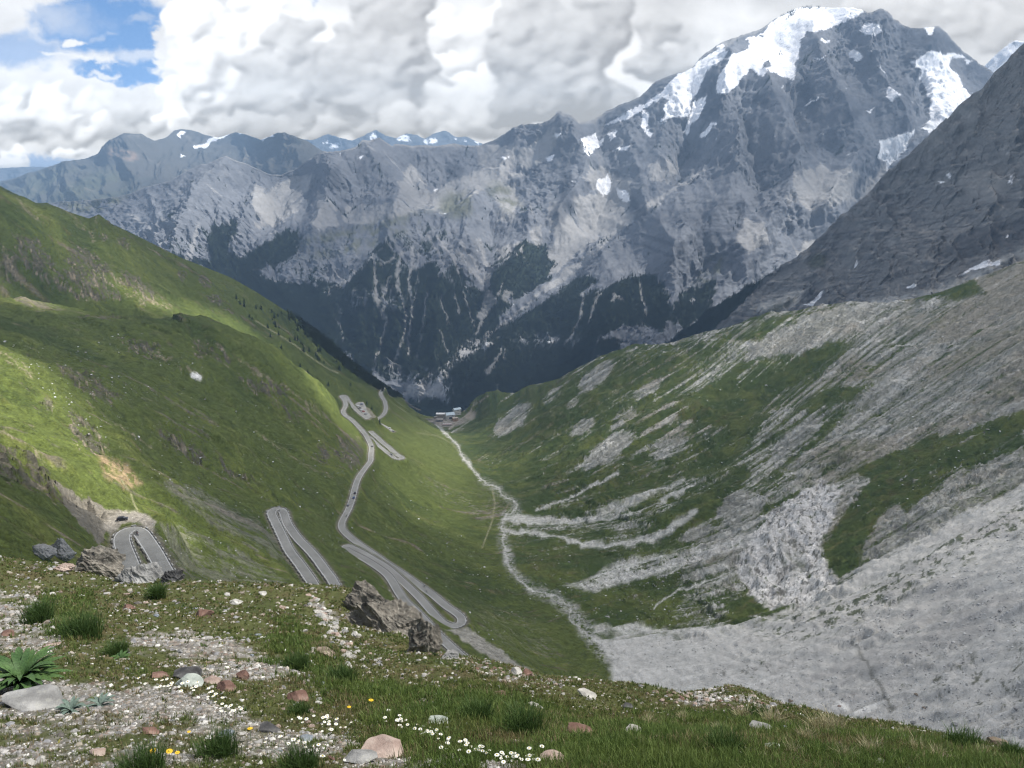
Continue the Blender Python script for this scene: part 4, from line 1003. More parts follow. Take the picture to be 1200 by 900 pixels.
low = b.poly([(1020,350),(1060,345),(1100,338),(1150,315),(1210,285),(1210,330),(1100,370),(1000,372)], 6)
bnd = sst(ridged(PX / 60, (PY + .18 * PX) / 9, 3, 88, .6), .45, .7) * sst(PY + .4 * (PX - 1000), 180, 260)
c = mixc(c, RCD * .8, bnd * .55)
c = mixc(c, SCREE * .9, low * sst(q2 + .4, -.1, .5) * .8)
c = mixc(c, SCREE * .85, b.poly([(880,360),(925,345),(945,338),(935,355),(900,372)], 3) * .8)
c = mixc(c, RCL, b.poly([(1125,205),(1170,200),(1180,225),(1140,240)], 8) * .5)
fc = sst(b.poly([(740,430),(780,398),(830,362),(905,318),(880,345),(850,375),(820,400),(780,420)], 4) + .3 * q2, .5, .7)
c = mixc(c, FOR * 1.1, fc)
c = mixc(c, ALP * .7, np.maximum(b.ell(958, 306, 11, 8, -30), b.poly([(840,395),(880,372),(930,350),(900,380),(850,405)], 3)) * .8)
c = mixc(c, RCD * .7, b.poly([(1090,290),(1140,270),(1210,250),(1210,285),(1150,300),(1100,305)], 6) * .6)
sn = many(b.poly, [[(942,358),(955,350),(964,342),(966,338),(963,348),(952,358)],[(1000,308),(1004,305),(1006,310),(1001,313)],[(1135,316),(1150,308),(1160,303),(1162,308),(1174,306),(1172,311),(1150,314),(1120,324)],[(1178,278),(1182,274),(1181,280)],[(1182,207),(1188,208),(1186,216),(1182,214)],[(1062,337),(1070,333),(1075,331),(1068,338)],[(1100,214),(1106,213),(1103,218)],[(1110,205),(1113,201),(1112,208)]], soft=1.0)
c = mixc(c, SNOW * .95, sst(sn, .35, .6))
finish('rocky_shoulder', P, BK, c, mat_mtn, RC)
PC_, PXC, PYC, FOC = P, PX, PY, fc

# ---------------- snow ridge behind the summit, right
P, BK, PX, PY, V, d = patch('snowridge', [(1120,110),(1157,74),(1166,65),(1175,57),(1184,50),(1190,47),(1200,48),(1230,35),(1350,10)], [(1120,140),(1350,140)],
    [(1120,110,9000),(1350,10,9000),(1120,140,8700),(1350,140,8600),(1200,100,8700)], 120, 50, [(400, 40, 1, 1), (120, 15, 1, 1)], 600, x0=1120, x1=1350)
q = fbm(PX / 8, PY / 5, 3, 5); c = np.broadcast_to(SNOW, PX.shape + (3,)).astype(F32).copy()
c = mixc(c, RKD * 1.2, (sst(V, .0, .05) < .5) * 0 + (sst(q - 6 * np.abs(V - .04), .0, .3)) * (PX > 1178))
finish('snow_ridge', P, BK, c, mat_mtn, SNOW)

# ---------------- distant range, left
crestE = [(-150,250),(-60,228),(0,211),(20,206),(50,197),(70,193),(100,186),(115,180),(125,168),(133,162),(145,157),(155,156),(165,156),(172,160),(181,164),(195,160),(205,153),(215,151),(228,153),(240,157),(255,160),(265,157),(275,154),(290,157),(305,162),(315,159),(325,154),(334,154),(345,158),(360,165),(380,178),(420,190),(480,200)]
baseE = [(-150,330),(0,290),(200,290),(480,260)]
ctlE = [(-150,250,11500),(0,211,11000),(100,186,10500),(155,156,10200),(205,153,11500),(275,155,11500),(325,154,9500),(380,178,9500),(480,200,9500),(-150,330,8000),(0,260,8800),(100,240,8300),(200,290,7600),(250,200,9800),(330,200,8800),(480,260,8000),(60,215,10000)]
P, BK, PX, PY, V, d = patch('distant', crestE, baseE, ctlE, 700, 220, [(1500, 260, 1, .7), (500, 120, 1, .8), (180, 50, 1, 1)], 700, x0=-150, x1=480)
b = Brush(PX, PY, 2.0, 25)
q1 = fbm(P[..., 0] / 700, P[..., 2] / 500, 4, 91, .6); q2 = fbm(P[..., 0] / 150, P[..., 2] / 110, 4, 92, .6)
f2 = lic(blur(rng.standard_normal(PX.shape).astype(F32), 1), *fall(P), 20)
c = .6 * np.broadcast_to(np.array([.15, .15, .14]), PX.shape + (3,)).astype(F32).copy()
c = mixc(c, np.array([.085, .095, .065]), b.poly([(-150,245),(0,212),(80,195),(120,195),(200,230),(250,220),(300,230),(300,260),(-150,290)], 10) * sst(q1 + .4, -.1, .6) * .8)
c = mixc(c, np.array([.17, .16, .14]), sst(q2 + .3 * f2 + .3 * q1, .4, 1.0) * .6)
c = mixc(c, np.array([.30, .22, .17]), b.ell(140, 180, 22, 6, 10) * sst(q2, -.2, .4) * .7)
c = mixc(c, np.array([.07, .085, .07]), sst(-q1 - .2 * q2, .2, .6) * .6)
sn = many(b.poly, [[(208,158),(213,153),(218,154),(213,158),(212,162)],[(226,172),(238,170),(242,165),(252,160),(268,156),(270,158),(258,164),(246,167),(240,174),(228,175)],[(300,160),(308,158),(318,157),(322,160),(310,162),(308,166)],[(278,156),(284,156),(282,158)],[(210,180),(218,184),(214,185)]], soft=.9)
c = mixc(c, SNOW, sst(sn, .4, .6))
finish('distant_range', P, BK, c, mat_mtn, RK)

# ---------------- highest peaks under the cloud base, far behind
crestF = [(-150,205),(0,197),(60,195),(150,180),(200,172),(290,170),(325,166),(350,161),(366,163),(384,156),(398,161),(412,163),(428,157),(440,151),(452,158),(464,161),(476,155),(488,158),(498,163),(510,156),(522,153),(534,160),(546,160),(556,164),(566,169),(590,172),(620,174),(700,190)]
ctlF = [(-150,205,17000),(200,172,16500),(440,155,15500),(700,190,15500),(-150,260,14500),(300,240,13500),(700,240,13500)]
P, BK, PX, PY, V, d = patch('peaks', crestF, [(-150,260),(300,240),(700,240)], ctlF, 560, 90, [(1600, 200, 1, .8), (500, 90, 1, 1)], 800, chips=[(260, 50), (90, 18)], x0=-150, x1=700)
b = Brush(PX, PY, 1.2, 35)
c = np.broadcast_to(np.array([.10, .11, .12]), PX.shape + (3,)).astype(F32).copy()
sn = many(b.poly, [[(378,168),(386,164),(388,168)],[(383,172),(395,168),(401,166),(398,172),(388,175)],[(432,162),(437,156),(445,155),(442,161),(436,166)],[(464,157),(472,156),(480,160),(482,165),(466,166)],[(494,166),(500,162),(512,163),(512,168),(500,169)],[(530,163),(535,162),(534,166)],[(543,164),(547,165),(545,168)],[(556,165),(562,166),(560,170)]], soft=.8)
sn = np.maximum(sn * sst(fbm(PX / 5, PY / 3, 3, 10) + .25, -.1, .25), sst(fbm(PX / 6, PY / 3, 3, 9), .6, .75) * (PY < 172) * .7)
c = mixc(c, SNOW, sst(sn, .4, .6))
finish('far_peaks', P, BK, c, mat_mtn, RK)
# ================================================================== SKY, AIR, LIGHT
world = bpy.data.worlds.new("World"); scene.world = world; world.use_nodes = True
wnt = world.node_tree; bg = wnt.nodes['Background']
SUN_EL, SUN_AZ = R(56), R(82)          # azimuth clockwise from +Y (view direction)
sky = wnt.nodes.new('ShaderNodeTexSky'); sky.sky_type = 'NISHITA'; sky.sun_disc = False
sky.sun_elevation = SUN_EL; sky.sun_rotation = SUN_AZ; sky.altitude = 2700; sky.dust_density = 1.0; sky.air_density = 1.0
hs = wnt.nodes.new('ShaderNodeHueSaturation'); hs.inputs['Saturation'].default_value = .5; wnt.links.new(sky.outputs[0], hs.inputs['Color']); wnt.links.new(hs.outputs[0], bg.inputs['Color']); bg.inputs['Strength'].default_value = 0.13
sd = Vector((math.sin(SUN_AZ) * math.cos(SUN_EL), math.cos(SUN_AZ) * math.cos(SUN_EL), math.sin(SUN_EL)))
sl = bpy.data.lights.new('sun', 'SUN'); sl.energy = 4.6; sl.angle = R(0.6); sl.color = (1.0, .95, .88)
so = bpy.data.objects.new('sun', sl); col.objects.link(so)
so.rotation_euler = sd.to_track_quat('Z', 'Y').to_euler()

EXPO = 1.0
HZ = 7.4e-5
# ---- the clouded sky beyond the mountains: a wide curved backdrop
nx, ny = 1150, 400
gx = np.linspace(-260, 1460, nx); gy = np.linspace(-170, 330, ny)
GX, GY = np.meshgrid(gx, gy)
def bl(cx, cy, rx, ry, ang=0, hard=.35):
    c_, s_ = math.cos(R(ang)), math.sin(R(ang)); x = wx - cx; y = wy - cy
    u = (x * c_ + y * s_) / rx; v = (-x * s_ + y * c_) / ry
    return 1 - sst(np.sqrt(u * u + v * v), 1 - hard, 1 + hard)
def billow(lx, ly, o, s):
    t = 0; a = 1.; n = 0; x = GX / lx; y = GY / ly
    for i in range(o):
        t = t + a * (1 - np.abs(gn(x + .3 * gn(x, y, s + 90 + i), y, s + i)) * 1.5); n += a; x = x * 2.1 + 5; y = y * 2.1 + 3; a *= .55
    return t / n
B1 = billow(85, 70, 6, 410); B2 = billow(38, 30, 5, 440)
wx = GX + 16 * fbm(GX / 80, GY / 60, 5, 401, .62) + 26 * (B2 - B2.mean()); wy = GY + 13 * fbm(GX / 80, GY / 60, 5, 402, .62) + 22 * (B1 - B1.mean())
# light catches the upper left of every cauliflower lump
gy_, gx_ = np.gradient(blur(B1, 1)); lit1 = (-gx_ - 1.4 * gy_) * -1.0
lit = np.clip((gy_ * 1.3 + gx_ * .7) * 16, -1, 1)
gy2, gx2 = np.gradient(blur(B2, 1)); litb = np.clip((gy2 * 1.3 + gx2 * .7) * 9, -1, 1)
soft = fbm(GX / 120, GY / 70, 5, 450, .5)
# sky colour
t = np.clip((GY + 40) / 230, 0, 1)[..., None]
BLUE = np.array([.17, .34, .66]) * (1 - t) + np.array([.27, .45, .76]) * t
# soft brightness of the cloud deck, then cumulus heaps built from thousands of overlapping puffs
soft = fbm(GX / 150, GY / 90, 4, 450, .55)
g = .93 + .07 * soft
for cx, cy, rx, ry, an, a in [(60,130,120,30,0,-.06),(320,150,320,16,0,-.10),(1000,20,240,60,0,-.07),(1150,40,60,30,0,-.05),(850,20,50,20,0,.08),(540,50,60,40,0,.12),(365,50,50,40,0,.12),(735,50,40,40,0,.10),(640,-60,700,50,0,-.05)]:
    g = g + a * bl(cx, cy, rx, ry, an, .7)
pr = np.random.default_rng(12)
_dx = gx[1] - gx[0]; _dy = gy[1] - gy[0]
def puff(H, cx, cy, r, z0):
    j0, j1 = int((cx - r - gx[0]) / _dx), int((cx + r - gx[0]) / _dx) + 2; i0, i1 = int((cy - r - gy[0]) / _dy), int((cy + r - gy[0]) / _dy) + 2
    j0, i0 = max(j0, 0), max(i0, 0); j1, i1 = min(j1, nx), min(i1, ny)
    if j0 >= j1 or i0 >= i1: return
    X_ = gx[j0:j1][None] - cx; Y_ = gy[i0:i1][:, None] - cy
    q = r * r - X_ * X_ - Y_ * Y_ * 1.25
    h = np.where(q > 0, z0 + np.sqrt(np.maximum(q, 0)), -1e3)
    H[i0:i1, j0:j1] = np.maximum(H[i0:i1, j0:j1], h)
def heap(blobs, tone, amp, small=1.0, base=None, topw=0.0):
    """blobs: (x, y, rx, ry); tone: mean brightness; amp: how strongly the light models it"""
    global g, cover
    H = np.full(GX.shape, -50.0)
    for bx, by, rx, ry in blobs:
        n_ = max(int(rx * ry / 110), 4)
        for k in range(n_):
            a_, r_ = pr.uniform(0, 6.28), math.sqrt(pr.random())
            puff(H, bx + math.cos(a_) * rx * r_, by + math.sin(a_) * ry * r_, min(rx, ry) * pr.uniform(.30, .55), pr.uniform(-4, 8))
    for rad, n_, sink in ((13, 9, .45), (7, 22, .5), (3.8, 46, .55)):
        for bx, by, rx, ry in blobs:
            for k in range(int(n_ * rx * ry / 600 * small) + 3):
                a_, r_ = pr.uniform(0, 6.28), math.sqrt(pr.random()) * 1.15
                x_, y_ = bx + math.cos(a_) * rx * r_, by + math.sin(a_) * ry * r_
                jj = int((x_ - gx[0]) / _dx); ii = int((y_ - gy[0]) / _dy)
                if not (0 <= jj < nx and 0 <= ii < ny) or H[ii, jj] < -10: continue
                rr = rad * pr.uniform(.6, 1.3); puff(H, x_, y_, rr, H[ii, jj] - rr * sink)
    # ragged, wind-torn sampling of the heap
    jx = np.clip((GX + 5 * fbm(GX / 9, GY / 9, 3, 471, .6) + 22 * fbm(GX / 50, GY / 40, 3, 473, .6) - gx[0]) / _dx, 0, nx - 1).astype(int); iy = np.clip((GY + 5 * fbm(GX / 9, GY / 9, 3, 472, .6) + 18 * fbm(GX / 50, GY / 40, 3, 474, .6) - gy[0]) / _dy, 0, ny - 1).astype(int)
    H = H[iy, jx]
    al = sst(blur(np.where(H > -5, 1.0, 0.0), 4 if tone > .9 else 9), .1, .92) * (1 - .35 * sst(fbm(GX / 30, GY / 22, 4, 499, .6), .0, .6))
    Hs = blur(np.maximum(H, -8), 6); Hb = blur(np.maximum(H, -8), 26)
    def shade(F_, k_):
        yy_, xx_ = np.gradient(F_); xx_ = -xx_ / _dx * k_; yy_ = -yy_ / _dy * k_
        m_ = 1 / np.sqrt(xx_ ** 2 + yy_ ** 2 + 1); return np.clip((xx_ * -.42 + yy_ * -.72 + .55) * m_, -.4, 1.0)
    sh = .38 * shade(Hs, .5) + .62 * shade(Hb, .9)
    ys_ = [b_[1] for b_ in blobs]; lo_, hi_ = min(b_[1] - b_[3] for b_ in blobs), max(b_[1] + b_[3] for b_ in blobs)
    vert = np.clip((GY - lo_) / (hi_ - lo_), 0, 1)
    val = tone + .035 + .46 * amp * (sh - .46) + topw * (1 - vert) - .10 * vert * (1 if base is None else base) + .04 * soft
    g = g * (1 - al) + val * al
    cover = np.maximum(cover, al)
cover = np.zeros_like(GX)
heap([(60,150,90,22),(20,120,34,18),(110,128,44,18),(150,140,40,18),(5,175,20,8)], .86, .42, 1.2)
heap([(45,128,30,16),(95,150,28,12),(8,140,18,14)], .95, .45, 1.3)
heap([(82,178,20,7),(12,188,14,7)], 1.0, .3, 1.5, 0)
heap([(235,60,42,50),(215,28,28,30),(262,100,44,34),(225,100,26,30),(300,30,44,36),(280,130,60,24)], .95, .50, 1.1, None, .05)
heap([(330,95,52,44),(300,125,60,24),(370,130,50,22),(345,40,26,28)], .83, .34, .9)
heap([(205,112,14,16),(195,140,20,10)], 1.0, .4, 1.2, 0)
heap([(455,40,46,52),(440,95,50,46),(490,120,56,34),(415,130,50,24),(405,60,20,28)], .80, .36, .9)
heap([(548,62,26,30),(528,24,34,22),(575,30,24,20)], .98, .3, 1.0)
heap([(520,128,60,26),(560,140,50,18),(600,120,44,26)], .86, .34, 1.0)
heap([(620,30,40,44),(650,80,60,48),(700,110,46,26),(690,30,40,36),(610,110,44,34)], .79, .34, .9)
heap([(775,40,22,26),(800,66,22,18),(765,80,22,14)], .82, .32, 1.0)
heap([(860,70,44,16),(900,52,30,14)], .88, .25, 1.0)
heap([(1080,18,90,22),(1170,40,44,22),(1000,4,60,12)], .87, .2, .8)
heap([(350,150,110,13),(470,150,80,12),(280,150,60,12)], .80, .26, 1.2)
g = g + .035 * fbm(GX / 26, GY / 18, 4, 520, .6) + .05 * fbm(GX / 90, GY / 50, 3, 521)
g = np.clip(blur(g, 1), .68, 1.03)
# where the blue shows through
open_ = np.maximum(np.maximum(bl(125,30,80,34,0,.25), bl(185,62,48,34,0,.25)), np.maximum(bl(150,88,70,10,8,.3), bl(15,60,60,20,0,.4) * .7))
open_ = np.maximum(open_, np.maximum(bl(30,190,60,9,0,.4) * .75, bl(362,2,10,5,0,.4) * .5))
open_ = open_ * (1 - np.maximum(bl(230,60,52,70,0,.12), 0))
puffs = np.maximum.reduce([bl(85,47,16,7,0,.3), bl(70,68,30,4,4,.6) * .9, bl(100,72,28,3.5,6,.6) * .9, bl(128,88,16,5,10,.4) * .8, bl(170,68,44,7,3,.6) * .6, bl(160,22,18,5,-5,.6) * .35, bl(40,20,60,14,4,.8) * .5, bl(118,40,14,4,-8,.8) * .3])
cl = np.clip(1 - open_ * sst(.95 - .5 * soft, .3, .8), 0, 1)
cl = np.maximum(cl, np.maximum(puffs, cover * (1 - .0 * cl)))
g = np.where(puffs > .5, np.maximum(g, .95), g)
CLD = np.stack([g ** 2.2 * .985, g ** 2.16 * .995, g ** 2.08 * 1.01], -1)
SK = BLUE * (1 - cl[..., None]) + CLD * cl[..., None]
fadeb = sst(GY, 165, 230)[..., None]
SK = SK * (1 - fadeb) + np.array([.30, .42, .60]) * fadeb
xx = (GX - 600) / FPX; yy = (450 - GY) / FPX
D3 = np.stack([xx, CP + yy * SP, -SP + yy * CP], -1); D3 /= np.linalg.norm(D3, axis=-1, keepdims=True)
PS = D3 * 34000
_el = np.maximum(D3[..., 2], 1e-4); _L = np.minimum(1350 / _el, 18500 / np.maximum(D3[..., 1], .2))
_T = np.exp(-HZ * _L)[..., None]; _e = np.clip(_el / .145, 0, 1.3)[..., None]; AIR = np.array([.28, .40, .59]) * (1 - _e) + np.array([.185, .27, .40]) * _e
SK = np.clip((SK - AIR * (1 - _T)) / _T, .02, 4.0)      # the backdrop is seen through the haze in front of it
ms, nts, bs = new_mat('clouded_sky'); nts.nodes.remove(bs)
em = N(nts, 'ShaderNodeEmission'); a_ = N(nts, 'ShaderNodeAttribute', attribute_name='cover')
nts.links.new(a_.outputs['Color'], em.inputs['Color']); em.inputs['Strength'].default_value = 2.0 ** -EXPO
nts.links.new(em.outputs[0], nts.nodes['Material Output'].inputs['Surface'])
so_ = grid_mesh('sky', PS, SK.astype(F32), ms); tag(so_, kind='structure')

# ---- unseen high cloud, added to shade the slopes; gaps shaped where sun should fall
HC = 1900.0
def lift(X, Y, Z): k = (HC - Z) / sd.z; return X + sd.x * k, Y + sd.y * k
gapsrc = [  # pixel polygon on the ground, distance hint is read from the ground itself
]
nxc, nyc = 420, 560
cxs = np.linspace(-3600, 6400, nxc); cys = np.linspace(-700, 9900, nyc)
CX, CY = np.meshgrid(cxs, cys)
far_ = sst(CY, 3800, 4600); thin_ = np.clip(.36 + .95 * fbm(CX / 1100 + 3, CY / 1100, 3, 58), .12, 1.0)  # added cover over the main range, patchy to dim and vary it
dens = 1 - far_ * (1 - thin_)
dens = dens * (1 - .5 * sst(-CX, 500, 1200) * (1 - far_))
def gap(a, bq, wdt, amt=1.0, soft_=45):
    """opening in the cloud over the ground line a-b (world points)"""
    global dens
    ax, ay = lift(*a); bx, by = lift(*bq); ex, ey = bx - ax, by - ay
    tt = np.clip(((CX - ax) * ex + (CY - ay) * ey) / (ex * ex + ey * ey + 1e-9), 0, 1)
    dd = np.hypot(CX - ax - tt * ex, CY - ay - tt * ey) + 22 * fbm(CX / 90, CY / 90, 3, 55)
    dens = dens * (1 - amt * (1 - sst(dd, wdt - soft_ * .5, wdt + soft_)))
def gp(px, py, Y):
    q_ = hit(px, py, Y * .75) if 0 <= px <= 1200 else None
    return tuple(q_ if q_ is not None else at(float(px), float(py), float(Y)))
gap(gp(-40, 425, 470), gp(60, 520, 360), 55)
gap(gp(60, 520, 360), gp(165, 600, 330), 26, soft_=30)
gap(gp(165, 605, 325), gp(240, 640, 340), 14, .7, 30)
gap(gp(40, 352, 960), gp(-60, 345, 930), 38, .9)
gap(gp(190, 358, 1200), gp(280, 388, 1300), 40, .8, 30)
gap(gp(280, 388, 1300), gp(370, 445, 1250), 44, 1, 25)
gap(gp(370, 447, 1070), gp(416, 508, 1000), 24, .85, 22)
gap(gp(120, 335, 1150), gp(230, 360, 1200), 30, .6, 40)
gap((-15, 5, -5), (10, 30, -15), 45, .7, 60)
gap(gp(530, 510, 1500), gp(490, 590, 900), 75, .55, 90)
gap(gp(380, 470, 1350), gp(450, 500, 1300), 60, .3, 80)
gap(gp(620, 540, 1250), gp(720, 500, 1300), 90, .3, 110)
gap(gp(820, 440, 1400), gp(940, 380, 1500), 80, .35, 110)
gap(gp(1180, 600, 600), gp(1000, 700, 560), 60, .25, 90)
gap(gp(-10, 225, 1200), gp(120, 300, 1300), 60, .35, 120)
gap(tuple(at(930., 40., 7400.)), tuple(at(860., 60., 7200.)), 420, .9, 300)
gap(tuple(at(1110., 90., 6900.)), tuple(at(1080., 120., 6500.)), 200, .7, 200)
gap(tuple(at(460., 445., 4000.)), tuple(at(530., 430., 4000.)), 150, .5, 200)
dens = np.clip(dens, 0, 1)
edge = sst(CX, -3600, -2900) * (1 - sst(CX, 5600, 6400)) * sst(CY, -700, -300) * (1 - sst(CY, 9000, 9900))
dens = dens * edge
th_ = 60 + 40 * fbm(CX / 300, CY / 300, 3, 66)
top = np.stack([CX, CY, HC + th_ * dens], -1); bot = np.stack([CX, CY, HC - th_ * dens - 2], -1)
mc, ntc, bc_ = new_mat('shade_cloud_layer'); ntc.nodes.remove(bc_)
CLOUD_T = 0.51                        # light let straight through each face of the layer
att = N(ntc, 'ShaderNodeAttribute', attribute_name='cloud_cover')
tr1 = N(ntc, 'ShaderNodeBsdfTransparent'); tr2 = N(ntc, 'ShaderNodeBsdfTransparent'); tr2.inputs['Color'].default_value = (CLOUD_T, CLOUD_T, CLOUD_T * 1.01, 1)
tl = N(ntc, 'ShaderNodeBsdfTranslucent'); tl.inputs['Color'].default_value = (.9, .9, .9, 1)
mx0 = N(ntc, 'ShaderNodeMixShader'); mx0.inputs[0].default_value = .25
mx = N(ntc, 'ShaderNodeMixShader')
ntc.links.new(tr2.outputs[0], mx0.inputs[1]); ntc.links.new(tl.outputs[0], mx0.inputs[2])
ntc.links.new(att.outputs['Fac'], mx.inputs[0]); ntc.links.new(tr1.outputs[0], mx.inputs[1]); ntc.links.new(mx0.outputs[0], mx.inputs[2])
ntc.links.new(mx.outputs[0], ntc.nodes['Material Output'].inputs['Surface'])
both = np.concatenate([top, bot[::-1]], 0); dd2 = np.concatenate([dens, dens[::-1]], 0)
cl_o = grid_mesh('shade_clouds', both, None, mc, extra={'cloud_cover': dd2})
tag(cl_o, kind='stuff')

# ---- haze
def haze_box(lo, hi, dens_, colr):
    mb = MB(); c_ = [(a + b_) / 2 for a, b_ in zip(lo, hi)]; d_ = [b_ - a for a, b_ in zip(lo, hi)]
    mb.box(c_, d_)
    m = bpy.data.materials.new('haze_air'); m.use_nodes = True; nt = m.node_tree; nt.nodes.clear()
    o = nt.nodes.new('ShaderNodeOutputMaterial'); v = nt.nodes.new('ShaderNodeVolumePrincipled')
    v.inputs['Density'].default_value = dens_; v.inputs['Color'].default_value = (*colr, 1); v.inputs['Anisotropy'].default_value = 0.0
    nt.links.new(v.outputs[0], o.inputs['Volume'])
    h = mb.build('haze', m); return tag(h, kind='stuff')
haze_box((-16000, -300, -2600), (16000, 18500, 1350), HZ, (.46, .69, 1.0))

# ---- camera
cam = bpy.data.cameras.new('camera'); co = bpy.data.objects.new('camera', cam); col.objects.link(co)
cam.sensor_fit = 'HORIZONTAL'; cam.sensor_width = 36; cam.lens = 36 * FPX / 1200
co.location = (0, 0, 0); co.rotation_euler = (math.pi / 2 - PITCH, 0, 0)
cam.clip_start = 0.1; cam.clip_end = 120000
scene.camera = co
scene.view_settings.view_transform = 'Standard'; scene.view_settings.look = 'None'
scene.view_settings.exposure = EXPO; scene.view_settings.gamma = 1
scene.render.engine = 'CYCLES'
scene.cycles.use_denoising = True; scene.cycles.denoising_input_passes = 'RGB'
scene.cycles.pixel_filter_type = 'BLACKMAN_HARRIS'; scene.cycles.filter_width = 1.25
scene.cycles.sample_clamp_indirect = 3.0
scene.cycles.max_bounces = 5; scene.cycles.transparent_max_bounces = 16; scene.cycles.volume_bounces = 0
scene.cycles.diffuse_bounces = 2; scene.cycles.use_adaptive_sampling = True; scene.cycles.adaptive_threshold = 0.008

# ================================================================== ROADS AND WHAT STANDS ON THEM
def gz(x, y): return float(ground(x, y))

m_asph = plain('asphalt', (.275, .272, .25), .9, .22, .12)
m_line = plain('road_paint', (.62, .62, .60), .7, .05, 1)
m_wall = plain('rubble_wall', (.20, .19, .17), .95, .35, 1.5)
m_cap = plain('pale_capstone', (.46, .45, .42), .9, .2, 1.2)

def frames(P):
    T = np.gradient(P, axis=0); T[:, 2] = 0; T /= np.linalg.norm(T, axis=1, keepdims=True) + 1e-9
    return T, np.stack([T[:, 1], -T[:, 0], 0 * T[:, 0]], -1)        # tangent, right-hand normal

def ribbon(name, P, offs, mat, top=0.0, depth=0.0):
    """swept slab: offs = (left, right) offsets from the centre line"""
    T, Nr = frames(P); a = P + Nr * offs[0]; b_ = P + Nr * offs[1]
    up = np.array([0, 0, top]); dn = np.array([0, 0, top - depth])
    n = len(P)
    if depth:
        V = np.concatenate([a + up, b_ + up, a + dn, b_ + dn])
    else: V = np.concatenate([a + up, b_ + up])
    Fc = []
    for i in range(n - 1):
        Fc.append((i, i + 1, n + i + 1, n + i))
        if depth:
            Fc.append((2 * n + i, 2 * n + i + 1, i + 1, i)); Fc.append((n + i, n + i + 1, 3 * n + i + 1, 3 * n + i))
    me = bpy.data.meshes.new(name); raw_mesh(me, V, Fc, False); me.materials.append(mat)
    o = bpy.data.objects.new(name, me); col.objects.link(o); return o

wall_labels = {
 'upper': 'pale topped stone guard wall round the nearest left hairpin below the rocks',
 'second': 'pale topped stone guard wall along the two legs of the middle left hairpin',
 'main': 'long pale topped stone guard wall following the main serpentine road down the valley',
 'lower': 'low stone guard wall on the short hairpin below the distant car park',
 'winding': 'stone guard wall along the winding road running down to the hotel',
 'bottom': 'short stone guard wall on the last bends beside the dark forest'}
for k, P in road_path.items():
    W = ROAD_W[k] / 2
    r_ = ribbon('road', P, (-W, W), m_asph, 0.0, 1.3); tag(r_, kind='structure')
    for s_ in (-1, 1):
        e = ribbon('road_marking', P, (s_ * (W - .42) - .14, s_ * (W - .42) + .14), m_line, .006); tag(e, kind='structure')
    if k in wall_labels:
        T, Nr = frames(P)
        wall = MB(); cap = MB()
        zr = baseB(P[:, 0] + Nr[:, 0] * 14, P[:, 1] + Nr[:, 1] * 14); zl = baseB(P[:, 0] - Nr[:, 0] * 14, P[:, 1] - Nr[:, 1] * 14)
        s_ = np.sign(smooth1(zl - zr, 8))
        both_sides = k in ('upper', 'second')
        for i in range(len(P) - 1):
            for side in ((-1, 1) if both_sides and 6 < i < len(P) - 6 else (s_[i],)):
                if both_sides and side != s_[i] and (i % 3 == 0): continue
                c_ = P[i] + Nr[i] * side * (W + .25); ang = math.atan2(T[i, 1], T[i, 0])
                wall.box((c_[0], c_[1], c_[2] - .95), (2.05, .38, 2.4), ang)
                if i % 2 == 0: cap.box((c_[0], c_[1], c_[2] + .40), (1.7, .42, .30), ang)
        root = empty('guard_wall', P[len(P) // 2]); tag(root, wall_labels[k], 'guard wall')
        inv = [-float(v) for v in P[len(P) // 2]]
        for nm, mbx, mt in (('wall_body', wall, m_wall), ('capstones', cap, m_cap)):
            o = mbx.build(nm, mt, root); o.matrix_parent_inverse = Matrix.Identity(4)
            o.location = inv
# car park by the road
LP = np.array([on_plane(p[0], p[1], LOTZ) for p in LOT]); 
mb = MB(); cx_, cy_ = LP[:, 0].mean(), LP[:, 1].mean()
mb.poly([(p[0], p[1], LOTZ + .05) for p in LP][::-1])
o = mb.build('parking_lot', m_asph); tag(o, kind='structure')

# ---- vehicles
m_glass = plain('car_glass', (.02, .025, .03), .08, .05, 3, spec=.8)
m_tyre = plain('tyre_rubber', (.02, .02, .02), .9, .1, 5)
m_rim = plain('wheel_rim', (.45, .45, .46), .35, .05, 5, metal=.7)
m_lamp = plain('headlight_glass', (.75, .76, .78), .15, .05, 5)
m_tail = plain('tail_lamp', (.35, .02, .02), .25, .05, 5)
paints = {'black': plain('black_paint', (.012, .012, .014), .25, .05, 1, spec=.6), 'white': plain('white_paint', (.70, .71, .72), .3, .04, 1), 'grey': plain('grey_paint', (.20, .21, .22), .3, .05, 1, spec=.6), 'red': plain('red_paint', (.32, .03, .025), .3, .05, 1), 'blue': plain('blue_paint', (.05, .09, .20), .3, .05, 1)}

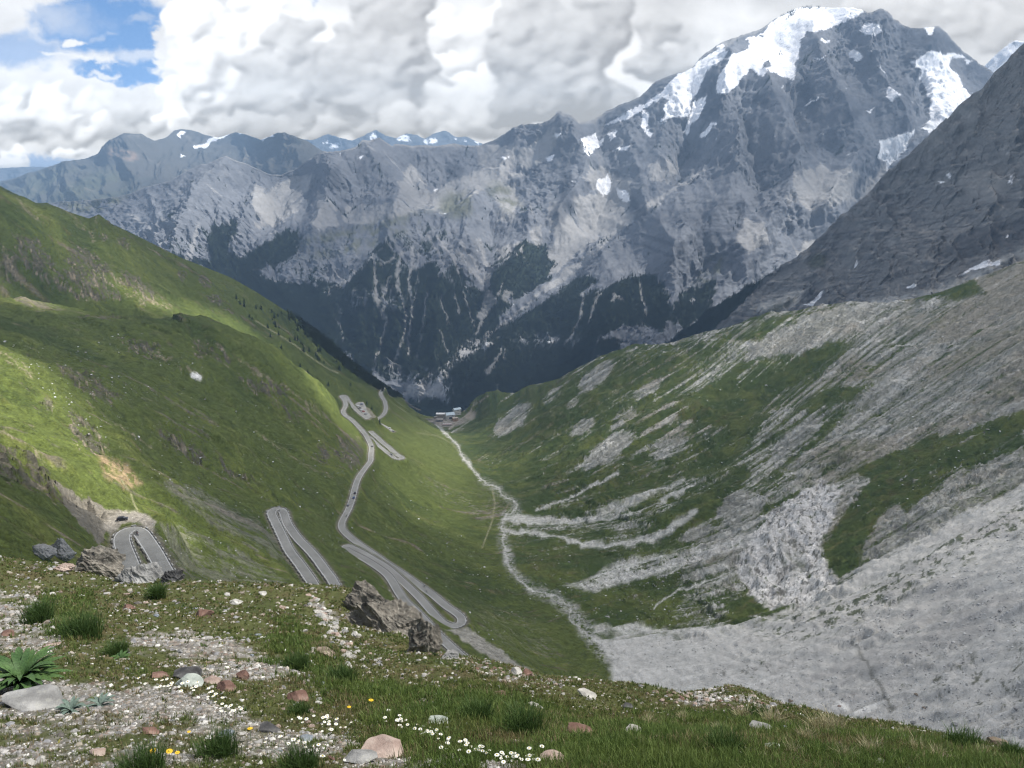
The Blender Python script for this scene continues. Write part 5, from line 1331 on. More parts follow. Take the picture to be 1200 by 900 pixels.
def make_car(colour, suv=True):
    root = empty('car', (0, 0, 0)); L = 4.5; Hh = 1.65 if suv else 1.45
    # side profile (x forward, z) swept across the width with tumblehome
    prof = [(-2.2, .45), (-2.25, .75), (-2.2, 1.0), (-2.0, 1.05), (-1.7, Hh - .12), (-1.2, Hh), (.2, Hh), (.55, Hh - .08), (1.15, 1.05), (1.9, .95), (2.2, .78), (2.25, .5), (2.1, .32), (-2.1, .32)]
    V = []; Fc = []; n = len(prof)
    for y in (-1, -.86, .86, 1):
        for x, z in prof:
            in_ = .14 if z > 1.1 else 0
            yy = math.copysign((.9 if abs(y) == 1 else .80) - in_ * (1.6 if abs(y) == 1 else 1.4), y)
            zz = z if abs(y) != 1 else z - (.05 if z > .9 else 0)
            V.append((x * (1 if abs(y) != 1 else .985), yy, zz))
    for r_ in range(3):
        for i in range(n):
            j = (i + 1) % n; Fc.append((r_ * n + i, r_ * n + j, (r_ + 1) * n + j, (r_ + 1) * n + i))
    Fc.append(tuple(range(n))[::-1]); Fc.append(tuple(3 * n + i for i in range(n)))
    link_mesh('body', V, Fc, paints[colour], root)
    wm = MB()
    for s_ in (-1, 1):
        wm.poly([(-1.75, s_ * .775, 1.1), (-1.5, s_ * .69, Hh - .13), (-.5, s_ * .685, Hh - .09), (.35, s_ * .69, Hh - .13), (.95, s_ * .775, 1.1)][::s_])
    wm2 = MB(); wm2.poly([(1.17, -.66, 1.08), (1.17, .66, 1.08), (.60, .58, Hh - .09), (.60, -.58, Hh - .09)])
    wm3 = MB(); wm3.poly([(-2.03, .66, 1.1), (-2.03, -.66, 1.1), (-1.74, -.58, Hh - .14), (-1.74, .58, Hh - .14)])
    wm.build('side_windows', m_glass, root); wm2.build('windscreen', m_glass, root); wm3.build('rear_window', m_glass, root)
    for x in (-1.35, 1.4):
        for y in (-.8, .8):
            w_ = MB(); w_.tube([(x, y - .12, .34), (x, y + .12, .34)], .34, 14); wo = w_.build('wheel', m_tyre, root)
            q_ = MB(); q_.tube([(x, y - .13, .34), (x, y + .13, .34)], .2, 10); q_.build('rim', m_rim, wo)
    for y in (-.62, .62):
        MB().box((2.2, y, .72), (.14, .36, .16)).build('headlight', m_lamp, root)
        MB().box((-2.24, y, .85), (.08, .3, .2)).build('tail_lamp', m_tail, root)
        MB().box((.75, y * 1.55, 1.05), (.16, .16, .12)).build('mirror', paints[colour], root)
    return root

def copy_tree(o, parent=None):
    c_ = o.copy(); col.objects.link(c_); c_.parent = parent
    for ch_ in list(o.children): copy_tree(ch_, c_)
    return c_

car_src = {k: make_car(k) for k in paints}; used_src = set()
def road_near(px, py, keys, off=1.5):
    best = None
    for k in keys:
        P = road_path[k]; a, b_ = proj(P[:, 0], P[:, 1], P[:, 2]); i = int(((a - px) ** 2 + (b_ - py) ** 2).argmin())
        dd_ = (a[i] - px) ** 2 + (b_[i] - py) ** 2
        if best is None or dd_ < best[0]: best = (dd_, k, i)
    _, k, i = best; P = road_path[k]; T, Nr = frames(P)
    return P[i] + Nr[i] * off, math.atan2(T[i, 1], T[i, 0])
def put(src, loc, rz, label, cat, group=None):
    o = src if src not in used_src else copy_tree(src); used_src.add(src)
    o.location = [float(v) for v in loc]; o.rotation_euler = (0, 0, rz); tag(o, label, cat)
    if group: o['group'] = group
    elif 'group' in o: del o['group']
    return o
layz = road_path['upper'][len(road_path['upper']) // 2, 2]
q = at(143.5, 609.0, 321.0); put(car_src['black'], (q[0], q[1], max(gz(q[0], q[1]), layz - .45) + .02), .35, 'black car parked on the gravel lay-by beside the nearest left hairpin', 'car')
for px_, py_, c_, off, lb in [(436, 523.5, 'grey', 1.4, 'dark grey car where the main road bends round the sunlit spur'),
    (415, 578.5, 'black', 1.4, 'black car leading two others on the long straight of the main road'), (413.3, 584, 'blue', 1.4, 'dark blue car in the middle of three on the long straight'), (411, 593, 'grey', -1.4, 'grey car last of three on the long straight above the bend'),
    (460, 505.5, 'black', 1.5, 'black car on the short hairpin nearest the meadow'), (456, 503, 'white', -1.5, 'white car just behind the black one on the meadow hairpin'), (493, 490, 'blue', 1.4, 'dark blue car approaching the hotel from the left'),
    (458, 532, 'grey', -1.5, 'grey car on the short hairpin under the distant car park')]:
    p_, a_ = road_near(px_, py_, list(ROADS), off); put(car_src[c_], p_, a_, lb, 'car')
lotcars = [(419.5, 476, 'white', 'end of the parked row nearest the hairpin'), (422, 478.5, 'black', 'second in the parked row at the distant car park'), (424, 480.5, 'white', 'middle of the parked row at the distant car park'), (426, 482.5, 'red', 'the only red one in the distant car park'), (428.5, 485.5, 'grey', 'end of the parked row farthest from the hairpin'), (424, 474, 'blue', 'alone on the far edge of the distant car park')]
for px_, py_, c_, lb in lotcars:
    x_ = (px_ - 600) / FPX; y_ = (450 - py_) / FPX; t_ = (LOTZ + .1) / (-SP + y_ * CP)
    put(car_src[c_], (x_ * t_, t_ * (CP + y_ * SP), LOTZ + .08), .2, c_ + ' car parked ' + lb, 'car', 'cars in the distant car park')

# ---- motorcycles with riders
m_skin = plain('skin', (.45, .28, .20), .6, .05, 5); m_suit = plain('riding_suit', (.03, .03, .035), .7, .1, 4); m_helm = plain('helmet', (.55, .55, .56), .25, .03, 4)
def skin_body(name, joints, edges, radii, mat, parent):
    me = bpy.data.meshes.new(name); me.from_pydata(joints, edges, []); me.update()
    o = bpy.data.objects.new(name, me); col.objects.link(o); me.materials.append(mat)
    md = o.modifiers.new('s', 'SKIN'); md.use_smooth_shade = True
    for i, r_ in enumerate(radii): me.skin_vertices[0].data[i].radius = (r_, r_)
    me.skin_vertices[0].data[0].use_root = True
    o.modifiers.new('d', 'SUBSURF').levels = 1; o.modifiers['d'].render_levels = 1
    if parent: o.parent = parent
    return o
def make_moto():
    root = empty('motorcycle', (0, 0, 0))
    for x in (-.7, .75):
        w_ = MB(); n_ = 20; V = []
        for k in range(n_ + 1):
            a__ = 2 * math.pi * k / n_; V.append((x + .27 * math.cos(a__), 0, .32 + .27 * math.sin(a__)))
        w_.tube(V, .06, 6, cap=False).build('wheel', m_tyre, root)
    MB().box((0, 0, .45), (.7, .28, .35), top=.8).build('engine', m_rim, root)
    MB().box((.15, 0, .82), (.55, .3, .26), top=.7).build('fuel_tank', paints['red'], root)
    MB().box((-.45, 0, .80), (.7, .28, .12)).build('saddle', m_suit, root)
    MB().tube([(.75, .08, .32), (.5, .08, .95)], .03).tube([(.75, -.08, .32), (.5, -.08, .95)], .03).build('fork', m_rim, root)
    MB().tube([(.42, -.36, 1.04), (.52, 0, 1.0), (.42, .36, 1.04)], .02).build('handlebar', m_tyre, root)
    MB().box((.72, 0, .86), (.12, .2, .18)).build('headlight', m_lamp, root)
    return root
def make_rider():
    root = empty('person', (0, 0, 0))
    J = [(-.35, 0, .95), (-.28, 0, 1.2), (-.12, 0, 1.45), (-.06, 0, 1.56), (-.02, 0, 1.70), (-.1, .2, 1.42), (.08, .3, 1.18), (.38, .33, 1.06), (-.1, -.2, 1.42), (.08, -.3, 1.18), (.38, -.33, 1.06),
         (-.3, .12, .92), (.12, .22, .82), (-.12, .2, .40), (.05, .2, .33), (-.3, -.12, .92), (.12, -.22, .82), (-.12, -.2, .40), (.05, -.2, .33)]
    E = [(0, 1), (1, 2), (2, 3), (3, 4), (2, 5), (5, 6), (6, 7), (2, 8), (8, 9), (9, 10), (0, 11), (11, 12), (12, 13), (13, 14), (0, 15), (15, 16), (16, 17), (17, 18)]
    rr = [.16, .16, .17, .07, .10, .09, .06, .045, .09, .06, .045, .11, .085, .06, .05, .11, .085, .06, .05]
    b_ = skin_body('body', J, E, rr, m_suit, root)
    h_ = MB(); 
    for k in range(7):
        pass
    pts = [(-.02, 0, 1.60), (-.02, 0, 1.66), (-.02, 0, 1.74), (-.03, 0, 1.82), (-.03, 0, 1.86)]
    h_.tube(pts, [.09, .135, .145, .10, .03], 12).build('helmet', m_helm, root, True)
    MB().box((.10, 0, 1.72), (.05, .17, .09)).build('visor', m_glass, root)
    return root
moto, rider = make_moto(), make_rider()
for px_, py_, off, lb1, lb2 in [(170, 623, 1.6, 'red motorcycle leaning through the nearest left hairpin', 'person in dark riding suit on the motorcycle at the nearest left hairpin'),
    (498, 697, -1.4, 'red motorcycle on the main road between the long guard walls', 'person in dark suit riding the motorcycle between the long guard walls'),
    (495, 688, 1.5, 'red motorcycle climbing on the outer leg just above another one', 'person in dark suit riding the upper of the two close motorcycles'),
    (405, 606, 1.5, 'red motorcycle near the left corner below the long straight', 'person in dark suit riding near the left corner below the long straight')]:
    p_, a_ = road_near(px_, py_, list(ROADS), off)
    put(moto, p_, a_, lb1, 'motorcycle'); put(rider, p_, a_, lb2, 'person')

# ================================================================== HOTEL AND LIFT
HZ_ = float(HOT[2])
m_plw = plain('white_plaster', (.68, .66, .61), .9, .08, .4); m_beige = plain('beige_plaster', (.46, .40, .33), .9, .12, .4); m_rfb = plain('pale_blue_metal_roof', (.50, .60, .66), .45, .08, .3, metal=.2)
m_rfw = plain('white_flat_roof', (.78, .78, .77), .7, .04, .3); m_pink = plain('porphyry_paving', (.38, .29, .27), .9, .2, .5); m_win = plain('window_glass', (.03, .035, .045), .15, .1, 2, spec=.7); m_wood = plain('dark_timber', (.10, .06, .035), .8, .25, 2); m_orange = plain('ochre_plaster', (.50, .32, .20), .9, .1, .4); m_stone = plain('grey_stone', (.30, .29, .27), .95, .25, .6)
def plane_pt(px, py, z):
    x_ = (px - 600) / FPX; y_ = (450 - py) / FPX; t_ = z / (-SP + y_ * CP); return (x_ * t_, t_ * (CP + y_ * SP), z)
def house(label, cx_, cy_, z, w_, d_, h_, rz, roof, mw, mr, storeys=2, nwin=5, door=True, name='building'):
    root = empty(name, (cx_, cy_, z), rz); tag(root, label, 'building')
    w_, d_, h_ = w_ * 1.2, d_ * 1.15, h_ * 1.2
    wl = MB(); wl.box((0, 0, h_ / 2 - 1), (w_, d_, h_ + 2))
    if roof == 'gable':
        wl.v += [(-w_ / 2, -d_ / 2, h_), (-w_ / 2, d_ / 2, h_), (-w_ / 2, 0, h_ + d_ * .28), (w_ / 2, -d_ / 2, h_), (w_ / 2, d_ / 2, h_), (w_ / 2, 0, h_ + d_ * .28)]
        n_ = len(wl.v) - 6; wl.f += [(n_ + 1, n_, n_ + 2), (n_ + 3, n_ + 4, n_ + 5)]
    wl.build('wall', mw, root)
    rf = MB()
    if roof == 'flat': rf.box((0, 0, h_ + .25), (w_ + .8, d_ + .8, .5))
    else:
        ov = .7; a__ = math.atan2(d_ * .28, d_ / 2); ln = (d_ / 2 + ov) / math.cos(a__)
        for s_ in (-1, 1):
            rf.box((0, s_ * (d_ / 4 + ov / 2), h_ + d_ * .14 - ov / 2 * math.tan(a__) + .18), (w_ + 1.2, ln, .3), 0, rx=-s_ * a__)
    ro = rf.build('roof', mr, root)
    if roof == 'gable': MB().box((w_ * .25, d_ * .12, h_ + d_ * .28 + .3), (.9, .9, 1.8)).build('chimney', m_stone, ro)
    for side, (ox, oy, len_, horiz) in {'f': (0, -d_ / 2 - .03, w_, True), 'r': (w_ / 2 + .03, 0, d_, False)}.items():
        nn_ = nwin if horiz else max(2, int(nwin * d_ / w_))
        for s_ in range(storeys):
            for i in range(nn_):
                u = (i + .5) / nn_ * len_ - len_ / 2; zc = 1.7 + s_ * (h_ / storeys)
                if door and s_ == 0 and horiz and i == nn_ // 2: continue
                pos = (u, oy, zc) if horiz else (ox, u, zc)
                dm = (1.1, .08, 1.4) if horiz else (.08, 1.1, 1.4)
                fr = MB().box(pos, (dm[0] + (.3 if horiz else 0), dm[1] - .02, dm[2] + .3) if horiz else (dm[0] - .02, dm[1] + .3, dm[2] + .3)).build('window', m_wood, root)
                MB().box(pos, dm).build('pane', m_win, fr)
    if door: MB().box((0, -d_ / 2 - .04, 1.1), (1.5, .1, 2.2)).build('door', m_wood, root)
    return root
BS = 1.25
def hb(px, py): return plane_pt(px, py, HZ_)
p_ = hb(518.5, 489); house('long beige hotel wing with a white flat roof, leftmost of the hotel', p_[0], p_[1] + 4, HZ_, 25, 10, 6.5, .02, 'flat', m_beige, m_rfw, 2, 8)
p_ = hb(527, 491); r1 = house('main hotel block with pale blue gabled roof and dark arched entrance', p_[0], p_[1] + 6, HZ_, 17, 13, 8.5, .35, 'gable', m_plw, m_rfb, 3, 5, door=False)
MB().box((0, -7.56, 2.2), (7.5, .2, 4.4)).build('arched_entrance', m_win, r1)
p_ = hb(535, 487); house('tall narrow pale blue roofed annex behind the main hotel block', p_[0], p_[1] + 14, HZ_, 15, 9, 10, .5, 'gable', m_plw, m_rfb, 3, 4, door=False)
p_ = hb(532.5, 492.5); house('ochre plastered flat roofed block right of the main hotel', p_[0] + 2, p_[1], HZ_, 10, 8, 5, .3, 'flat', m_orange, m_beige, 2, 3)
p_ = hb(515.5, 493.5); house('grey stone outbuilding below the long beige wing', p_[0], p_[1], HZ_, 12, 8, 4, .1, 'gable', m_stone, m_stone, 1, 3)
p_ = hb(510.5, 490); house('small timber shed at the left end of the hotel', p_[0], p_[1], HZ_, 5, 4, 2.6, .2, 'gable', m_wood, m_stone, 1, 1)
tr = empty('terrace', (0, 0, 0)); p_ = hb(524, 498); tr.location = (p_[0], p_[1] + 2, HZ_); tr.rotation_euler = (0, 0, .12); tag(tr, 'pinkish paved terrace in front of the main hotel block', 'terrace')
MB().box((0, 0, -1), (22, 13, 3)).build('paving', m_pink, tr); MB().box((0, -6.6, .2), (22.4, .4, 3.6)).build('retaining_wall', m_stone, tr)
for x_ in (-8, -4, 0, 4, 8):
    t__ = empty('parasol', (p_[0] + x_, p_[1] + 2, HZ_ + .5)); tag(t__, 'white parasol open on the paved hotel terrace', 'parasol', 'parasols on the hotel terrace')
    MB().tube([(0, 0, 0), (0, 0, 2.4)], .05).build('pole', m_wood, t__)
    MB().tube([(0, 0, 2.1), (0, 0, 2.6)], [1.5, .05], 8).build('canopy', m_rfw, t__)

m_steel = plain('galvanised_steel', (.35, .37, .38), .5, .1, 2, metal=.5)
def pylon(px, py, Y, label, h_=14):
    q_ = at(px, py, Y); z_ = gz(q_[0], q_[1]); root = empty('lift_pylon', (q_[0], q_[1], z_), .5); tag(root, label, 'pylon')
    m_ = MB()
    for sx in (-1, 1):
        for sy in (-1, 1): m_.tube([(sx * 1.1, sy * 1.1, -1), (sx * .35, sy * .35, h_)], .16, 5)
    for k in range(6):
        z0 = k * h_ / 6; z1 = z0 + h_ / 6; a0 = 1.1 - .75 * z0 / h_; a1 = 1.1 - .75 * z1 / h_; s_ = 1 if k % 2 else -1
        m_.tube([(s_ * a0, -a0, z0), (-s_ * a1, -a1, z1)], .08, 4); m_.tube([(s_ * a0, a0, z0), (-s_ * a1, a1, z1)], .08, 4)
    m_.build('mast', m_steel, root)
    MB().box((0, 0, h_ + .2), (8.5, .6, .6)).build('crossarm', m_steel, root)
    for s_ in (-1, 1): MB().box((s_ * 3.9, 0, h_ - .35), (.5, 2.6, .5)).build('sheave_train', m_wall, root)
pylon(583., 457., 1905., 'lift pylon with wide crossarm on the grassy knoll right of the hotel')
pylon(701., 420., 1752., 'lift pylon standing on the ridge at the foot of the dark forest', 12)
p_ = plane_pt(574, 466, at(574., 466., 1880.)[2]); 
# ================================================================== TREES
m_bark = plain('bark', (.06, .045, .035), .95, .2, 3); m_need = plain('needles', (.020, .034, .016), .9, .35, 1.2); m_need2 = plain('needles_light', (.034, .052, .020), .9, .35, 1.2)
def make_conifer(h_, r_, seed, mat):
    rr = random.Random(seed)
    root = empty('pine_tree', (0, 0, 0))
    MB().tube([(0, 0, -.6), (.05, 0, h_ * .5), (0, .05, h_ * .97)], [.2, .13, .02], 6).build('trunk', m_bark, root)
    V = []; Fc = []
    tiers = 13
    for t_ in range(tiers):
        z = h_ * (.10 + .86 * t_ / tiers); rad = r_ * (1 - t_ / tiers) ** .8 * rr.uniform(.8, 1.15) + .12
        nb = 11
        for k in range(nb):                     # drooping boughs, each a ragged kite with a keel
            if rr.random() < .12: continue
            a__ = 2 * math.pi * (k + rr.random() * .7) / nb + t_; l_ = rad * rr.uniform(.65, 1.15); w_ = l_ * .34
            ca_, sa_ = math.cos(a__), math.sin(a__); dz = -l_ * rr.uniform(.15, .45)
            n_ = len(V)
            V += [(0, 0, z + .25), (ca_ * l_ * .55 - sa_ * w_, sa_ * l_ * .55 + ca_ * w_, z + dz * .6), (ca_ * l_, sa_ * l_, z + dz), (ca_ * l_ * .55 + sa_ * w_, sa_ * l_ * .55 - ca_ * w_, z + dz * .6), (ca_ * l_ * .5, sa_ * l_ * .5, z + .12 * l_)]
            Fc += [(n_, n_ + 1, n_ + 4), (n_ + 1, n_ + 2, n_ + 4), (n_ + 2, n_ + 3, n_ + 4), (n_ + 3, n_, n_ + 4)]
    link_mesh('crown', V, Fc, mat, root)
    return root
conifers = [make_conifer(15, 3.2, 1, m_need), make_conifer(11.5, 2.8, 2, m_need), make_conifer(17, 3.4, 3, m_need2), make_conifer(8.5, 2.5, 4, m_need2)]
used_con = set()
def poly_in(x, y, pts):
    ins = np.zeros(np.shape(x), bool); p = pts
    for i in range(len(p)):
        (ax, ay), (bx, by) = p[i], p[(i + 1) % len(p)]
        ins ^= ((ay > y) != (by > y)) & (x < (bx - ax) * (y - ay) / (by - ay + 1e-12) + ax)
    return ins
zone_d = [(335,366),(385,392),(425,424),(462,456),(476,472),(455,462),(434,452),(410,440),(385,422),(355,396),(338,380)]
zone_s = [(275,350),(350,375),(400,415),(440,447),(425,448),(390,432),(350,410),(310,385),(270,360)]
zone_r = [(492,470),(520,478),(545,474),(570,462),(600,456),(640,444),(640,452),(575,468),(545,482),(505,484),(485,474)]
tree_pts = []
XX = rng.uniform(-800, 260, 60000); YY = rng.uniform(1150, 2700, 60000); ZZ = ground(XX, YY)
ppx, ppy = proj(XX, YY, ZZ)
dn_ = poly_in(ppx, ppy, zone_d) & (YY > 1500); sp_ = poly_in(ppx, ppy, zone_s) & (YY > 1300)
# keep only what the ground in front does not hide
def visible(x, y, z, h_=6):
    t_ = np.linspace(.25, .97, 60)[:, None]
    return ((ground(x * t_, y * t_) < (z + h_) * t_).all(0))
idx = np.nonzero(dn_)[0]; idx = idx[visible(XX[idx], YY[idx], ZZ[idx])][:215]
idx2 = np.nonzero(sp_)[0]; idx2 = idx2[visible(XX[idx2], YY[idx2], ZZ[idx2])][:75]
print('TREES', len(idx), len(idx2))
def near_road(x, y, m=9):
    return any((np.hypot(P[:, 0] - x, P[:, 1] - y).min() < m) for P in road_path.values())
for ii, lb, gr_ in ((idx, 'dark pine in the close belt along the left skyline ridge', 'pines of the belt along the left ridge'), (idx2, 'small dark pine standing apart on the open grass below the left ridge', 'scattered pines on the left hillside')):
    for i in ii:
        if near_road(XX[i], YY[i]): continue
        s_ = conifers[random.randrange(4) if gr_.startswith('pines') else random.choice((1, 3))]
        o = s_ if s_ not in used_con else copy_tree(s_); used_con.add(s_)
        o.location = (XX[i], YY[i], ZZ[i]); o.rotation_euler = (0, 0, random.random() * 6.3); k = random.uniform(.75, 1.2); o.scale = (k, k, k * random.uniform(.9, 1.15))
        tag(o, lb, 'tree', gr_)
lone = [(361, 438), (366, 444), (372, 448), (352, 430), (385, 452), (330, 408), (340, 400), (317, 395), (356, 412), (349, 398), (411, 452), (436, 480), (445, 497), (430, 474)]
for px_, py_ in lone:
    q_ = hit(px_, py_, 1050)
    if q_ is None: continue
    s_ = conifers[random.choice((1, 3))]; o = s_ if s_ not in used_con else copy_tree(s_); used_con.add(s_)
    o.location = q_; k = random.uniform(.7, 1.0); o.scale = (k, k, k); tag(o, 'small dark pine standing apart on the open grass below the left ridge', 'tree', 'scattered pines on the left hillside')
for s_ in conifers:
    if s_ not in used_con:
        for ch_ in list(s_.children): bpy.data.objects.remove(ch_)
        bpy.data.objects.remove(s_)
for k, s_ in list(car_src.items()):
    if s_ not in used_src:
        def rm(o):
            for ch_ in list(o.children): rm(ch_)
            bpy.data.objects.remove(o)
        rm(s_)

FOREST_LATER = 1
# ---- forests that read as one mass: thousands of small spruces in one mesh
def forest(name, Pts, hmin, hmax, mat):
    n = len(Pts); h_ = rng.uniform(hmin, hmax, n); r_ = h_ * rng.uniform(.17, .26, n); rot = rng.uniform(0, 6.28, n)
    K = 5; V = np.zeros((n, 2 * (K + 1), 3))
    for lay, (zb, zt, rs) in enumerate(((-.08, .62, 1.0), (.34, 1.0, .62))):
        for k in range(K):
            a__ = rot + lay * .6 + 2 * math.pi * k / K; j_ = rng.uniform(.75, 1.2, n)
            V[:, lay * (K + 1) + k] = Pts + np.stack([np.cos(a__) * r_ * rs * j_, np.sin(a__) * r_ * rs * j_, h_ * zb], -1)
        V[:, lay * (K + 1) + K] = Pts + np.stack([0 * h_, 0 * h_, h_ * zt], -1)
    tri = []
    for lay in range(2):
        for k in range(K): tri.append((lay * (K + 1) + k, lay * (K + 1) + (k + 1) % K, lay * (K + 1) + K))
    Fc = (np.arange(n)[:, None, None] * 2 * (K + 1) + np.array(tri)[None]).reshape(-1, 3)
    me = bpy.data.meshes.new(name); raw_mesh(me, V.reshape(-1, 3), Fc, False); me.materials.append(mat)
    o = bpy.data.objects.new(name, me); col.objects.link(o); tag(o, kind='stuff'); return o
m_far = plain('distant_spruce', (.017, .027, .015), .95, .3, .01)
def sample_mask(P, M, n, PX_, PY_):
    m_ = (M > .55) & (PX_ > -20) & (PX_ < 1220)
    ii = np.nonzero(m_.ravel())[0]; ii = ii[rng.integers(0, len(ii), n)]
    q_ = P.reshape(-1, 3)[ii] + rng.normal(0, 3.0, (n, 3)) * [1, 1, .2]; return q_
forest('forest', sample_mask(PM, FOM * (PYM < 480), 42000, PXM, PYM), 11, 20, m_far)
forest('forest', sample_mask(PC_, FOC, 2500, PXC, PYC), 8, 14, m_far)
X_ = rng.uniform(-520, 300, 90000); Y_ = rng.uniform(1960, 3150, 90000); Z_ = ground(X_, Y_); a_, b2 = proj(X_, Y_, Z_)
ok = (Y_ > np.interp(X_, [-700, -400, -200, 0, 200, 2000], [2480, 2130, 1985, 2010, 1970, 1960])) & (b2 > 440) & (a_ > 440) & (a_ < 690)
ok[26000:] &= False
forest('forest', np.stack([X_, Y_, Z_], -1)[ok], 8, 16, m_far)

Xr = rng.uniform(-700, -250, 60000); Yr = rng.uniform(1500, 2700, 60000); Zr = ground(Xr, Yr); ar, br = proj(Xr, Yr, Zr)
okr = poly_in(ar, br, [(345,366),(390,390),(430,422),(468,456),(476,472),(452,462),(430,449),(404,430),(380,410),(355,386)]); ir = np.nonzero(okr)[0][:6500]
forest('forest', np.stack([Xr, Yr, Zr], -1)[ir], 7, 13, m_far)
# ================================================================== STONES
def ico(sub):
    import bmesh
    bm = bmesh.new(); bmesh.ops.create_icosphere(bm, subdivisions=sub, radius=1.0)
    V = np.array([v.co[:] for v in bm.verts]); Fc = np.array([[v.index for v in f.verts] for f in bm.faces]); bm.free(); return V, Fc
ICO = {k: ico(k) for k in (1, 2, 3, 4, 5, 6)}
def rock_shape(sub, seed, planes=13, flat=.62, rough=.05, elong=1.0, strata=0):
    r_ = np.random.default_rng(seed); V, Fc = ICO[sub]; V = V.copy()
    for k in range(planes):
        n_ = r_.normal(size=3); n_ /= np.linalg.norm(n_); d_ = r_.uniform(.45, .85)
        e = V @ n_ - d_; V = V - np.where(e > 0, e, 0)[:, None] * n_ * .97
    if rough:
        s_ = seed % 97
        nz_ = fbm(V[:, 0] * 2.3 + V[:, 2] * 1.7 + s_, V[:, 1] * 2.3 - V[:, 2] * 1.3, 4, seed % 50, .6)
        V = V * (1 + rough * 2 * nz_)[:, None]
    if strata:
        ax = np.array([.35, .2, .9]); u_ = V @ ax
        st_ = (ridged(u_ * 2.6 + .5 * fbm(V[:, 0] * 2, V[:, 1] * 2, 2, 4), V[:, 0] * .9, 4, seed % 60) - .4)
        V = V * (1 + strata * st_)[:, None]
        st_ = ridged(V[:, 0] * 4 + V[:, 2] * 2, V[:, 1] * 4 + V[:, 2], 4, seed % 61) - .4
        V = V * (1 + strata * .55 * st_)[:, None]
    V[:, 2] *= flat; V[:, 0] *= elong
    return V, Fc
def rock_mat(name, c1, c2, lich=.3, sc=3.0):
    m, nt, b = new_mat(name); L = nt.links.new; tc = N(nt, 'ShaderNodeTexCoord')
    n1_ = noise_node(nt, tc.outputs['Object'], sc, 8, .7); n2_ = noise_node(nt, tc.outputs['Object'], sc * .35, 3, .6); n3_ = noise_node(nt, tc.outputs['Object'], sc * 5, 4, .6)
    mx = N(nt, 'ShaderNodeMix', data_type='RGBA'); mx.inputs[6].default_value = (*c1, 1); mx.inputs[7].default_value = (*c2, 1)
    L(maprange(nt, n1_.outputs['Fac'], .38, .62, 0, 1), mx.inputs[0])
    mx2 = N(nt, 'ShaderNodeMix', data_type='RGBA'); mx2.inputs[7].default_value = (.42, .42, .36, 1)
    L(mx.outputs[2], mx2.inputs[6]); mm = N(nt, 'ShaderNodeMath', operation='MULTIPLY'); L(maprange(nt, n3_.outputs['Fac'], .55, .68, 0, 1), mm.inputs[0]); mm.inputs[1].default_value = lich; L(mm.outputs[0], mx2.inputs[0])
    vm = N(nt, 'ShaderNodeVectorMath', operation='SCALE'); L(mx2.outputs[2], vm.inputs[0]); L(maprange(nt, n2_.outputs['Fac'], .3, .7, .7, 1.3), vm.inputs['Scale'])
    L(vm.outputs[0], b.inputs['Base Color']); b.inputs['Roughness'].default_value = .92; b.inputs['Specular IOR Level'].default_value = .2
    bp = N(nt, 'ShaderNodeBump'); bp.inputs['Strength'].default_value = .9; bp.inputs['Distance'].default_value = .12 / sc; L(n1_.outputs['Fac'], bp.inputs['Height']); L(bp.outputs['Normal'], b.inputs['Normal'])
    return m
RM = {'grey': rock_mat('grey_rock', (.17, .17, .165), (.30, .30, .29)), 'pale': rock_mat('pale_rock', (.30, .29, .265), (.47, .455, .42), .15), 'red': rock_mat('rusty_rock', (.105, .058, .045), (.23, .145, .115), .15),
      'dark': rock_mat('dark_rock', (.035, .035, .036), (.10, .10, .10), .12), 'brown': rock_mat('brown_rock', (.13, .10, .075), (.27, .22, .17), .2), 'blue': rock_mat('blue_grey_rock', (.14, .16, .18), (.27, .30, .33), .1), 'pink': rock_mat('pinkish_rock', (.26, .19, .16), (.42, .34, .29), .15), 'green': rock_mat('greenish_pale_rock', (.27, .30, .27), (.44, .48, .43), .1),
      'crag': rock_mat('lichened_crag', (.055, .052, .046), (.225, .205, .172), .45, 2.6)}
RM['speck'] = plain('pale_boulder', (.50, .50, .48), .95, .25, .2)
def add_rock(name, V, Fc, mat, loc, size, rz=0, tilt=(0, 0), label=None, cat='rock', group=None, parent=None, smooth=False):
    me = bpy.data.meshes.new(name); raw_mesh(me, V * np.array(size), Fc, smooth); me.materials.append(mat)
    o = bpy.data.objects.new(name, me); col.objects.link(o); o.location = [float(v) for v in loc]; o.rotation_euler = (tilt[0], tilt[1], rz)
    if label: tag(o, label, cat, group)
    if parent: o.parent = parent
    return o
def px2m(p_): return p_[1] * CP * 1.0 / FPX * 1.0 + (-p_[2]) * SP / FPX     # metres per photo pixel at a point

